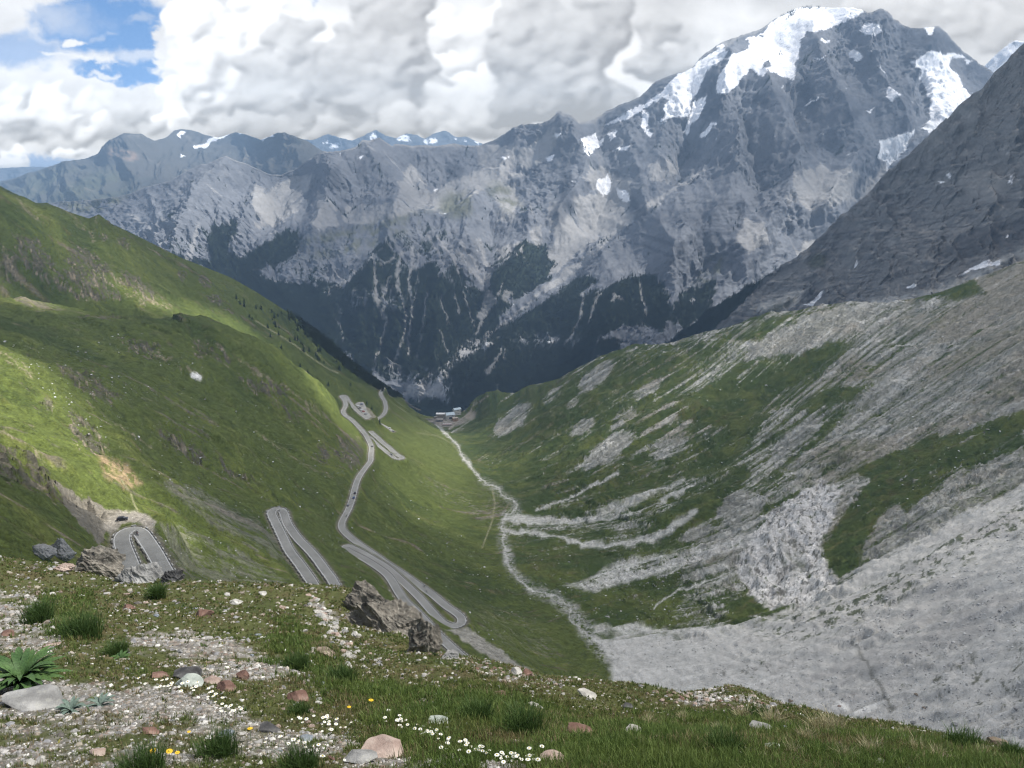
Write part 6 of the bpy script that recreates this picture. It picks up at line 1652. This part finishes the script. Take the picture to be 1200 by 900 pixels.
# named rocks: pixel centre x, base y, width px, height ratio, kind, label
ROCKS = [
 (33,832,80,.22,'grey','flat grey slab under the big leafy plant',.5,0),
 (60,826,26,.35,'pale','pale stone wedged at the right end of the flat slab',0,1),
 (218,796,36,.42,'dark','dark rounded boulder at the top of the stone row among white flowers',.1,2),
 (219,805,34,.42,'green','pale greenish boulder just below the dark rounded one',0,3),
 (185,793,24,.3,'red','flat rusty stone left of the dark rounded boulder',0,4),
 (246,801,22,.45,'pink','pinkish angular stone between the pale greenish boulder and the dark red one',.3,5),
 (265,810,27,.5,'red','dark red boulder right of the pinkish stone',.2,6),
 (284,796,18,.75,'red','upright rusty boulder above and right of the dark red one',0,7),
 (349,820,26,.62,'red','bright rusty pyramid shaped boulder at the edge of the gravel',.1,8),
 (237,722,24,.5,'red','rusty boulder on the grass above the gravel patch',.4,9),
 (150,715,15,.6,'red','small tilted dark red stone in the middle of the left grass',.9,10),
 (8,745,18,.45,'red','rust red stone at the far left edge by the gravel',0,11),
 (60,758,18,.3,'pink','pinkish flat stone left of the gravel patch',0,12),
 (452,888,62,.42,'pink','large pinkish boulder at the bottom below the white flowers',.15,13),
 (420,893,44,.45,'grey','dark grey boulder leaning on the large pinkish one',.2,14),
 (315,858,28,.4,'dark','dark layered stone in the gravel right of the yellow flowers',0,15),
 (358,868,17,.65,'blue','blue grey stone in the gravel by the dark layered one',0,16),
 (265,864,22,.5,'blue','blue grey boulder left of the yellow flower',0,17),
 (175,860,22,.5,'red','flat rusty slab in the pebbles left of the dark tussock',.6,18),
 (380,766,24,.3,'brown','long brown stone lying at the foot of the pale rock trail',.5,19),
 (366,762,10,.6,'pale','white stone at the tip of the long brown one',0,20),
 (274,708,18,.4,'pale','white split stone near the grass crest',.3,21),
 (307,697,10,.7,'pale','white stone on the grass crest beside the second hairpin',0,22),
 (512,848,26,.4,'green','pale greenish stone among the dense white flowers',.2,23),
 (495,822,9,.4,'pale','small white stone alone on the grass above the dense flowers',0,24),
 (629,831,20,.25,'pale','white flat stone tilted on the slope in the middle',.7,25),
 (690,818,26,.22,'pale','long pale slab below the rubble crest',.6,26),
 (681,862,34,.42,'red','dark red boulder in the grass right of the centre',.5,27),
 (742,862,26,.42,'pale','pale yellowish boulder right of the dark red one',.3,28),
 (825,862,17,.65,'dark','dark grey pointed stone standing in the grass',0,29),
 (895,857,30,.25,'grey','flat grey slab, left of two in the right grass',.2,30),
 (922,857,16,.4,'blue','blue grey stone right of the flat grey slab',0,31),
 (905,876,20,.35,'green','pale greenish stone below the flat grey slab',.2,32),
 (1050,884,15,.7,'red','rusty rounded stone in the right grass',.3,33),
 (1035,896,18,.6,'pale','white stone at the bottom edge below the rusty one',0,34),
 (1115,892,24,.3,'brown','flat brown stone in the grass near the right edge',0,35),
 (1170,874,24,.5,'brown','brown boulder on the grass crest at the right edge',0,36),
 (984,874,8,.8,'pale','small white stone between the straw tufts',0,37),
 (866,886,20,.2,'pale','thin white slab edge in the lower right grass',0,38),
 (605,790,14,.8,'pale','pale block on the rubble crest above the gravel track',.2,39),
 (617,792,16,.8,'red','rusty block beside the pale one on the rubble crest',.1,40),
 (585,816,16,.5,'red','rusty stone on the slope under the rubble crest',.1,41),
 (650,895,34,.3,'pink','yellowish lichened stone at the bottom edge in the middle',.1,42),
 (735,830,14,.5,'dark','dark stone in the turf right of the long pale slab',0,43),
 (34,897,16,.7,'pale','white rounded cobble near the bottom left corner',0,44),
 (48,893,12,.8,'pale','whitish cobble right of the white rounded one',0,45),
 (115,885,22,.6,'pink','tan cobble in the pebbles left of the dark tussock',0,46),
]
rkseed = 1000
for (px_, py_, w_, hr, kind_, lb, rz, sd_) in ROCKS:
    q_ = hit(px_, py_)
    if q_ is None: continue
    mpp = px2m(q_); a__ = w_ * mpp / 2 * 1.02
    V, Fc = rock_shape(4, 40 + sd_ * 7, 15, 1.0, .045)
    V = V / np.abs(V).max(0)
    add_rock('rock', V, Fc, RM[kind_], q_ + np.array([0, a__ * .3, a__ * hr * .18]), (a__, a__ * .8, max(a__ * hr, a__ * .2)), 0, (random.uniform(-.15, .15), rz * .35), lb)

# crags that break the brow
def crag(px_, py_, w_, hpx, label, sd_, lift_=.3, elong=1.0, rot=0, kind_='crag', depth=.7, Y=None):
    q_ = hit(px_, py_) if Y is None else at(float(px_), float(py_), float(Y))
    if Y is not None: q_[2] = gz(q_[0], q_[1])
    mpp = px2m(q_); a__ = w_ * mpp / 2; h_ = hpx * mpp / 2
    V, Fc = rock_shape(6, sd_, 22, 1.0, .05, 1.0, strata=.20); V = V / np.abs(V).max(0)
    return add_rock('rock_outcrop', V, Fc, RM[kind_], q_ + np.array([0, 0, h_ * lift_]), (a__, a__ * depth, h_), 0, (0, rot), label, 'rock')
crag(458, 742, 118, 46, 'long low rock ledge carrying the three blocks of the lichened crag', 51, .05, rot=.62, depth=.5)
crag(428, 716, 54, 52, 'upper end of the dark lichened crag with a pale cap in the middle', 5, .25, rot=.45, depth=.6)
crag(462, 742, 78, 62, 'middle of the dark lichened crag, its largest brown block', 9, .25, rot=.55, depth=.6)
crag(496, 762, 50, 62, 'steep rusty brown lower end of the lichened crag', 14, .2, rot=.7, depth=.6)
crag(113, 672, 66, 52, 'broad brown layered outcrop left of the nearest hairpin', 21, .3, rot=.1)
crag(73, 655, 40, 40, 'angular grey block at the top of the left outcrop', 25, .35, kind_='grey')
crag(52, 652, 30, 34, 'pale grey leaning block at the left end of the outcrop', 28, .3, kind_='grey', rot=.4)
crag(163, 682, 54, 44, 'dark grey wedge shaped boulder hiding the foot of the hairpin', 33, .2, kind_='grey', rot=.35)
crag(202, 682, 26, 26, 'dark rounded boulder at the right end of the left outcrop', 37, .25, kind_='dark')
crag(74, 668, 34, 14, 'flat reddish slab at the foot of the left outcrop', 39, .3, kind_='pink')
crag(525, 772, 26, 16, 'low broken grey rock at the right foot of the lichened crag', 45, .2, kind_='grey')

# stones one could count: individual copies sharing a few shapes
shapes = []
for k in range(10):
    V, Fc = rock_shape(3, 300 + k * 3, 14, .6, .05); V = V / np.abs(V).max(); shapes.append((V, Fc))
proto_me = {}
def stone_mesh(k, kind_):
    if (k, kind_) not in proto_me:
        me = bpy.data.meshes.new('stone'); raw_mesh(me, shapes[k][0], shapes[k][1], False); me.materials.append(RM[kind_]); proto_me[(k, kind_)] = me
    return proto_me[(k, kind_)]
def stone(px_, py_, wpx, kind_, label, group):
    q_ = hit(px_, py_)
    if q_ is None: return
    s_ = wpx * px2m(q_) / 2
    o = bpy.data.objects.new('stone', stone_mesh(random.randrange(10), kind_)); col.objects.link(o)
    o.location = q_ + np.array([0, 0, -s_ * .05]); o.rotation_euler = (random.uniform(-.4, .4), random.uniform(-.4, .4), random.random() * 6.3)
    o.scale = (s_, s_ * random.uniform(.6, 1), s_ * random.uniform(.5, 1.0)); tag(o, label, 'stone', group)
# trail of pale rocks from the crest down to the crag
trail = [(365,700),(372,708),(380,712),(372,722),(384,722),(392,728),(377,735),(390,740),(400,742),(388,752),(395,760),(404,765),(412,748),(402,755),(410,770),(385,745),(375,728),(398,735),(420,775),(432,780),(438,770),(446,784),(415,760),(405,778)]
for i, (x_, y_) in enumerate(trail):
    for k in range(2): stone(x_ + random.uniform(-8, 8), y_ + random.uniform(-5, 5), random.uniform(7, 17), random.choice(('pale', 'pale', 'pink', 'grey')), 'pale angular stone in the trail running down beside the dark crag', 'pale stones of the trail beside the crag')
for i in range(46):
    t_ = random.random(); x_ = 552 + 100 * t_ + random.uniform(-8, 8); y_ = 782 + 20 * t_ + random.uniform(-7, 9)
    stone(x_, y_, random.uniform(4, 10), random.choice(('brown', 'pink', 'red', 'brown', 'grey')), 'reddish brown rubble stone heaped on the crest in the middle', 'rubble on the middle crest')
for i in range(46):
    t_ = random.random(); x_ = 760 + 165 * t_ + random.uniform(-8, 8); y_ = 815 + 14 * t_ + random.uniform(-8, 9)
    stone(x_, y_, random.uniform(4, 11), random.choice(('brown', 'pink', 'red', 'brown')), 'brown rubble stone strewn along the crest right of the centre', 'rubble on the right crest')
for i in range(80):
    x_ = random.uniform(0, 420); y_ = random.uniform(695, 890)
    stone(x_, y_, random.uniform(5, 13), random.choice(('pale', 'grey', 'pink', 'grey', 'red', 'blue', 'brown')), 'loose stone lying in the grass and gravel at lower left', 'loose stones at lower left')
for i in range(46):
    x_ = random.uniform(450, 1150); y_ = random.uniform(800, 895)
    stone(x_, y_, random.uniform(4, 10), random.choice(('pale', 'grey', 'pale', 'pink', 'brown')), 'small loose stone half sunk in the grass at lower right', 'loose stones at lower right')

def pebble_field(name, Q, S, mat_or_cols, seed=0):
    """many tiny stones as one mesh, colour per stone"""
    V0, F0 = ICO[1]; n = len(Q); r_ = np.random.default_rng(seed)
    V = V0[None] * (1 + r_.uniform(-.35, .35, (n, len(V0), 1))) * S[:, None, None] * np.stack([r_.uniform(.7, 1.3, n), r_.uniform(.7, 1.3, n), r_.uniform(.35, .8, n)], -1)[:, None, :]
    a__ = r_.uniform(0, 6.28, n); c_, s_ = np.cos(a__)[:, None], np.sin(a__)[:, None]
    V = np.stack([V[..., 0] * c_ - V[..., 1] * s_, V[..., 0] * s_ + V[..., 1] * c_, V[..., 2]], -1) + Q[:, None]
    Fc = (np.arange(n)[:, None, None] * len(V0) + F0[None]).reshape(-1, 3)
    me = bpy.data.meshes.new(name); raw_mesh(me, V.reshape(-1, 3), Fc, False)
    pal = np.array([[.24, .235, .225], [.36, .35, .33], [.30, .29, .275], [.27, .26, .24], [.48, .47, .44], [.19, .15, .125], [.26, .235, .19], [.20, .20, .205], [.12, .11, .10], [.22, .19, .16], [.33, .30, .26]]) if mat_or_cols is None else np.array(mat_or_cols)
    cc = np.repeat(pal[r_.integers(0, len(pal), n)] * r_.uniform(.8, 1.2, (n, 1)), len(V0), axis=0)
    at_ = me.attributes.new('cover', 'FLOAT_COLOR', 'POINT'); c4 = np.ones((len(cc), 4), F32); c4[:, :3] = cc; at_.data.foreach_set('color', c4.ravel())
    me.materials.append(mat_peb); o = bpy.data.objects.new(name, me); col.objects.link(o); return tag(o, kind='stuff')
mat_peb = cover_mat('pebbles', (60.0, 15.0), (.2, .15), 50, .01, .3)
# gravel near the camera
def scatter_A(n, wfun):
    i = rng.integers(0, len(rA) - 1, n * 4); j = rng.integers(0, NC - 1, n * 4)
    vis = (pxA[i, j] > -30) & (pxA[i, j] < 1230) & (pyA[i, j] < 925) & (rA[i] < 60)
    keep = vis & (rng.random(n * 4) < wfun(i, j)); i, j = i[keep][:n], j[keep][:n]
    fi = rng.random(len(i)); fj = rng.random(len(i))
    r_ = rA[i] * (1 - fi) + rA[i + 1] * fi; t_ = th[j] + fj * (th[1] - th[0])
    X = r_ * np.sin(t_); Y = r_ * np.cos(t_); return np.stack([X, Y, ground(X, Y)], -1), i, j
Qp, ip, jp = scatter_A(62000, lambda i, j: grav[i, j] * .8 + .20)
mpp_ = np.hypot(Qp[:, 0], Qp[:, 1]) / FPX
pebble_field('gravel', Qp, mpp_ * rng.uniform(.7, 1, len(Qp)) * np.exp(np.clip(rng.normal(.02, .72, len(Qp)), -2, 1.35)) * 1.1, None, 3)

# pale boulders strewn over the valley, as far as one could never count them
def scatter_px(zones, lo=150):
    out = []
    for pts, n in zones:
        p = np.array(pts, float); x_ = rng.uniform(p[:, 0].min(), p[:, 0].max(), n * 5); y_ = rng.uniform(p[:, 1].min(), p[:, 1].max(), n * 5)
        k = poly_in(x_, y_, pts); x_, y_ = x_[k][:n], y_[k][:n]
        for a__, b__ in zip(x_, y_):
            q_ = hit(a__, b__, lo)
            if q_ is not None: out.append(q_)
    return np.array(out)
zones = [([(605,600),(720,625),(800,650),(860,690),(860,720),(760,730),(680,720),(620,670),(600,640)], 800), ([(560,500),(640,470),(760,480),(800,540),(700,600),(620,590),(560,540)], 160), ([(0,400),(150,380),(400,520),(560,640),(640,740),(560,760),(300,620),(140,560)], 1300),
         ([(690,755),(900,745),(1100,640),(1200,590),(1200,880),(980,830),(820,800)], 3200), ([(820,420),(1200,330),(1200,560),(900,640),(800,560)], 1500), ([(590,610),(610,665),(670,705),(710,760),(680,745),(600,690)], 120), ([(100,590),(240,620),(340,690),(200,680)], 130), ([(740,700),(860,700),(850,730),(760,735)], 120)]
Qb = scatter_px(zones)
db = np.linalg.norm(Qb, axis=1)
pebble_field('boulders', Qb, db / FPX * np.exp(rng.normal(-.38, .42, len(Qb))) * .76, [[.50, .50, .49], [.62, .62, .60], [.42, .41, .39], [.30, .29, .28], [.20, .20, .19]], 5)
# ================================================================== FOREGROUND PLANTS
def leaf_mat(name, c1, c2, sc=1.5, trans=.25):
    m, nt, b = new_mat(name); L = nt.links.new; geo = N(nt, 'ShaderNodeNewGeometry')
    n1_ = noise_node(nt, geo.outputs['Position'], sc, 3, .6); n2_ = noise_node(nt, geo.outputs['Position'], sc * 14, 2, .5)
    mx = N(nt, 'ShaderNodeMix', data_type='RGBA'); mx.inputs[6].default_value = (*c1, 1); mx.inputs[7].default_value = (*c2, 1); L(maprange(nt, n1_.outputs['Fac'], .35, .65, 0, 1), mx.inputs[0])
    vm = N(nt, 'ShaderNodeVectorMath', operation='SCALE'); L(mx.outputs[2], vm.inputs[0]); L(maprange(nt, n2_.outputs['Fac'], .3, .7, .65, 1.35), vm.inputs['Scale'])
    L(vm.outputs[0], b.inputs['Base Color']); b.inputs['Roughness'].default_value = .6; b.inputs['Specular IOR Level'].default_value = .25
    tl_ = N(nt, 'ShaderNodeBsdfTranslucent'); L(vm.outputs[0], tl_.inputs['Color']); ms_ = N(nt, 'ShaderNodeMixShader'); ms_.inputs[0].default_value = trans
    L(b.outputs[0], ms_.inputs[1]); L(tl_.outputs[0], ms_.inputs[2]); L(ms_.outputs[0], nt.nodes['Material Output'].inputs['Surface']); return m
m_g1 = leaf_mat('grass_blades', (.092, .128, .034), (.155, .170, .055), .9)
m_g2 = leaf_mat('dry_grass_blades', (.17, .145, .065), (.26, .22, .12), .9)
m_g3 = leaf_mat('lush_grass_blades', (.088, .140, .034), (.135, .180, .048), 1.1)
def blades(name, Q, hgt, wid, mat, nb=6, spread=.5, lean=.5, seed=1, tagit=True, parent=None):
    n = len(Q) * nb; r_ = np.random.default_rng(seed)
    base = np.repeat(Q, nb, 0); H_ = np.repeat(hgt, nb) * r_.uniform(.55, 1.2, n); W_ = np.repeat(wid, nb) * r_.uniform(.7, 1.3, n)
    a__ = r_.uniform(0, 6.283, n); rad = np.repeat(hgt, nb) * spread * r_.random(n)
    d_ = np.stack([np.cos(a__), np.sin(a__), 0 * a__], -1)
    base = base + d_ * rad[:, None]; base[:, 2] -= .01
    b2_ = r_.uniform(0, 6.283, n); side = np.stack([np.cos(b2_), np.sin(b2_), 0 * b2_], -1)
    ln = (lean * r_.uniform(.2, 1.2, n) * H_)[:, None] * (d_ * .8 + r_.normal(0, .3, (n, 3)) * [1, 1, 0])
    up = np.array([0, 0, 1.0])
    mid = base + ln * .35 + up * (H_ * .6)[:, None]; tip = base + ln + up * (H_ * .95)[:, None]
    V = np.stack([base - side * W_[:, None], base + side * W_[:, None], mid + side * W_[:, None] * .7, mid - side * W_[:, None] * .7, tip], 1)
    k = np.arange(n)[:, None] * 5
    F_ = np.concatenate([k + [0, 1, 2], k + [0, 2, 3], k + [3, 2, 4]])
    me = bpy.data.meshes.new(name); raw_mesh(me, V.reshape(-1, 3), F_, False); me.materials.append(mat)
    o = bpy.data.objects.new(name, me); col.objects.link(o)
    if tagit: tag(o, kind='stuff')
    if parent: o.parent = parent
    return o
pc, qc = pxA, pyA
lush = np.clip(bA.poly([(560,800),(700,835),(900,840),(1000,850),(1230,890),(1230,930),(600,930),(480,900),(420,850),(450,810)], 14) + bA.poly([(40,700),(100,690),(120,750),(60,760)], 8) + bA.poly([(320,720),(360,740),(430,800),(560,830),(520,860),(400,840),(330,800),(300,770)], 10), 0, 1)
gpat = sst(m1 + .5 * m3 + .25, -.35, .35)
W1 = lambda i, j: (1 - grav[i, j]) * (.35 + .65 * gpat[i, j]) * (.55 + .45 * lush[i, j]) + .02
Qg, ig, jg = scatter_A(80000, W1)
rg = np.hypot(Qg[:, 0], Qg[:, 1]); lw = np.clip(rg / FPX * .55, .0018, .02)
lh = (.038 + .030 * lush[ig, jg]) * rng.uniform(.6, 1.4, len(Qg)) * np.clip(.8 + rg / 22, 1, 2.4)
dry = (fbm(Qg[:, 0] / 1.1, Qg[:, 1] / 1.1, 3, 501) + rng.normal(0, .25, len(Qg)) + .2 - .2 * lush[ig, jg]) > .22
lus = (~dry) & ((fbm(Qg[:, 0] / 2.0, Qg[:, 1] / 2.0, 3, 502) + .4 * lush[ig, jg] + rng.normal(0, .15, len(Qg))) > .2)
blades('grass', Qg[~dry & ~lus], lh[~dry & ~lus], lw[~dry & ~lus], m_g1, 6, seed=11)
blades('grass', Qg[dry], lh[dry] * .9, lw[dry], m_g2, 5, seed=12)
blades('grass', Qg[lus], lh[lus] * 1.2, lw[lus], m_g3, 6, seed=13)

Qh, ih, jh = scatter_A(9000, lambda i, j: (1 - .7 * grav[i, j]) * (m2[i, j] + .6 * m1[i, j] > .25))
rh = np.hypot(Qh[:, 0], Qh[:, 1])
m_herb = leaf_mat('low_herbs', (.040, .070, .020), (.10, .13, .04), 2.5); m_moss = leaf_mat('yellow_moss', (.16, .17, .04), (.24, .22, .06), 2.5)
kh = rng.random(len(Qh)) < .8
blades('low_herbs', Qh[kh], .028 * np.clip(.8 + rh[kh] / 14, 1, 3), np.clip(rh[kh] / FPX * 1.2, .006, .04), m_herb, 7, 1.3, 1.3, 21)
blades('moss', Qh[~kh], .018 * np.clip(.8 + rh[~kh] / 14, 1, 3), np.clip(rh[~kh] / FPX * 1.0, .005, .03), m_moss, 9, 1.8, 1.2, 22)
def pxpt(px_, py_): 
    return hit(px_, py_)
# grass tussocks that stand out: things of their own
m_straw = leaf_mat('straw_blades', (.30, .27, .15), (.42, .38, .24), 3)
m_dkt = leaf_mat('tussock_blades', (.045, .085, .022), (.075, .125, .034), 3)
def tussock(px_, py_, wpx, hpx, mat, label, group=None, n=220, lean=.7):
    q_ = hit(px_, py_)
    if q_ is None: return
    mp = px2m(q_); r_ = wpx * mp / 2; h_ = hpx * mp
    a__ = rng.uniform(0, 6.28, n); rr = r_ * .55 * np.sqrt(rng.random(n)); Q = np.stack([np.cos(a__) * rr, np.sin(a__) * rr, 0 * rr - .01], -1)
    o = blades('grass_tussock', Q, np.full(n, h_), np.full(n, mp * .38), mat, 3, .35, lean, int(px_ + py_), False)
    o.location = q_; tag(o, label, 'grass tussock', group)
for x_, y_, w_, h_ in [(962,862,26,30),(978,858,20,24),(1022,884,26,22),(905,850,18,20),(945,868,20,18),(870,842,16,16),(1075,880,20,16),(1100,890,24,18),(990,890,22,18),(930,885,18,16),(840,858,16,12),(1150,886,20,14),(800,845,16,12),(760,850,16,12),(1060,862,14,12)]:
    tussock(x_, y_, w_, h_, m_straw, 'straw coloured tuft of dry grass in the right foreground', 'straw tufts at right', 60, .8)
for x_, y_, w_, h_, lb in [(45,730,40,26,'dark green low bush of grass at the far left'),(95,748,60,30,'wide dark green tussock right of the low left bush'),(165,905,80,34,'dark green tussock at the bottom edge by the yellow flowers'),(255,886,64,34,'grey green leafy tussock right of the yellow flowers'),(352,902,70,30,'fresh green tussock with white flowers at the bottom edge'),
    (137,768,30,18,'dark tussock above the dark stone at left'),(350,838,34,16,'green tussock below the rusty pyramid boulder'),(345,785,40,20,'bright green tussock on the slope below the pale trail'),(400,800,44,20,'green tussock right of the gravel patch'),(185,702,16,18,'dark juniper like tuft at the grass crest behind the left outcrop'),
    (612,860,70,34,'long grassy tussock in the middle foreground'),(560,842,50,24,'low tussock above the dense white flowers'),(850,880,70,26,'broad green tussock in the lower right grass'),(1130,878,60,24,'broad green tussock on the right crest'),(1185,888,30,20,'green tussock at the right edge of the crest'),(890,842,60,12,'dark heathery hummock on the right crest')]:
    tussock(x_, y_, w_, h_, m_dkt, lb, None, 260, .6)

# the large plant with long blue green leaves
m_leaf = leaf_mat('long_leaves', (.045, .095, .030), (.080, .145, .045), 4, .15); m_leafb = leaf_mat('silvery_leaves', (.09, .13, .10), (.14, .19, .16), 5, .1)
def rosette(name, label, cat, px_, py_, wpx, nleaf, mat, wl=.16, seed=3, up=(.25, 1.1)):
    q_ = hit(px_, py_); mp = px2m(q_); L_ = wpx * mp / 2 * 1.15
    root = empty(name, q_); tag(root, label, cat); r_ = random.Random(seed)
    stem = MB().tube([(0, 0, -.03), (0, 0, L_ * .22)], [L_ * .06, L_ * .03], 6).build('stem', mat, root)
    for k in range(nleaf):
        a__ = k * 2.399 + r_.uniform(-.2, .2); el = r_.uniform(*up); l_ = L_ * r_.uniform(.65, 1.1); w_ = l_ * wl
        V = []; Fc = []; seg = 9
        ca_, sa_ = math.cos(a__), math.sin(a__); e = el; x_ = L_ * .03; z_ = L_ * .08
        for s_ in range(seg + 1):
            t_ = s_ / seg; ww = w_ * (math.sin(math.pi * min(t_ * .93 + .07, 1)) ** .7) * (1 if s_ < seg else 0.02)
            for sd_, lift_ in ((-1, .35), (0, 0), (1, .35)):
                V.append((ca_ * x_ - sa_ * sd_ * ww, sa_ * x_ + ca_ * sd_ * ww, z_ + abs(sd_) * ww * lift_))
            x_ += math.cos(e) * l_ / seg; z_ += math.sin(e) * l_ / seg; e -= (el + .35) / seg * .95
        for s_ in range(seg):
            for c_ in range(2):
                b_ = s_ * 3 + c_; Fc.append((b_, b_ + 1, b_ + 4, b_ + 3))
        link_mesh('leaf', V, Fc, mat, root, True)
    return root
rosette('leafy_plant', 'large plant with long pointed green leaves at the far left edge', 'plant', 28, 806, 92, 80, m_leaf, .085, 3, (.5, 1.5))
rosette('leafy_plant', 'silvery leaved plant right of the flat grey slab', 'plant', 84, 834, 34, 26, m_leafb, .12, 5, (.3, 1.2))
rosette('leafy_plant', 'bluish leaved plant in the gravel between slab and white flowers', 'plant', 118, 828, 36, 26, m_leafb, .10, 8, (.3, 1.2))
rosette('leafy_plant', 'small dark leafy plant above the row of boulders', 'plant', 142, 772, 22, 18, m_leaf, .14, 9, (.3, 1.2))

# flowers
m_pet = plain('white_petals', (.80, .80, .77), .7, .05, 20); m_yel = plain('yellow_petals', (.75, .48, .02), .6, .1, 20); m_eye = plain('flower_eye', (.55, .42, .05), .7, .1, 20); m_stem = plain('flower_stem', (.07, .12, .03), .7, .1, 10)
def make_flower(name, pet, npet, size, hgt, seed):
    r_ = random.Random(seed); root = empty(name, (0, 0, 0)); tx, ty = r_.uniform(-.02, .02), r_.uniform(-.02, .02)
    MB().tube([(0, 0, -.01), (tx * .5, ty * .5, hgt * .5), (tx, ty, hgt)], .0018, 4).build('stem', m_stem, root)
    V = [(tx, ty, hgt)]; Fc = []
    for k in range(npet):
        a__ = 2 * math.pi * k / npet; w_ = math.pi / npet * .85
        n_ = len(V)
        for dr, da, dz in ((.25, -w_ * .6, 0), (.8, -w_, .05), (1.05, 0, -.02), (.8, w_, .05), (.25, w_ * .6, 0)):
            V.append((tx + size * dr * math.cos(a__ + da), ty + size * dr * math.sin(a__ + da), hgt + dz * size + .001 + size * .25 * dr * -.3))
        Fc.append(tuple(range(n_, n_ + 5)))
    link_mesh('petals', V, Fc, pet, root)
    MB().tube([(tx, ty, hgt), (tx, ty, hgt + size * .3)], [size * .34, size * .18], 8).build('flower_head', m_eye, root)
    return root
fl_src = {'w': [make_flower('white_flower', m_pet, 11, .017, .07, k) for k in range(3)], 'y': [make_flower('yellow_flower', m_yel, 14, .022, .10, 9)]}
used_fl = set()
def flower(px_, py_, kind_, label, group):
    q_ = hit(px_, py_)
    if q_ is None: return
    s_ = random.choice(fl_src[kind_]); o = s_ if s_ not in used_fl else copy_tree(s_); used_fl.add(s_)
    o.location = q_; o.rotation_euler = (random.uniform(-.1, .25), random.uniform(-.2, .2), random.random() * 6.3); k = random.uniform(.6, 1.2) * float(np.clip(q_[1] / 6.5, 1, 1.5)); o.scale = (k, k, k)
    tag(o, label, 'flower', group)
def cluster(n, path_, wd, label, group, kind_='w'):
    p = np.array(path_, float)
    for i in range(n):
        t_ = random.random() * (len(p) - 1); k = min(int(t_), len(p) - 2); f_ = t_ - k
        x_, y_ = p[k] * (1 - f_) + p[k + 1] * f_; flower(x_ + random.gauss(0, wd), y_ + random.gauss(0, wd * .55) + 5, kind_, label, group)
cluster(75, [(485,852),(515,866),(550,874),(590,890),(625,888)], 9, 'white flower in the dense drift at the bottom centre', 'dense drift of white flowers')
cluster(45, [(170,800),(200,803),(230,808),(262,828),(275,835)], 6, 'small white flower in the row below the dark rounded boulder', 'white flowers below the boulders')
cluster(34, [(340,842),(375,845),(400,850),(440,842),(480,850)], 9, 'white flower scattered between gravel and the dense drift', 'white flowers left of the drift')
cluster(18, [(320,868),(350,872),(372,880),(386,890)], 6, 'white flower over the fresh green tussock at the bottom', 'white flowers over the bottom tussock')
for x_, y_, lb in [(222,866,'yellow flower standing alone left of the leafy tussock'),(294,868,'orange yellow flower right of the leafy tussock'),(198,893,'left of two yellow flowers at the bottom edge'),(209,893,'right of two yellow flowers at the bottom edge'),(408,838,'left of two yellow flowers above the white drift'),(434,834,'right of two yellow flowers above the white drift'),(182,892,'small yellow flower on the dark bottom tussock')]:
    flower(x_, y_, 'y', lb, None)
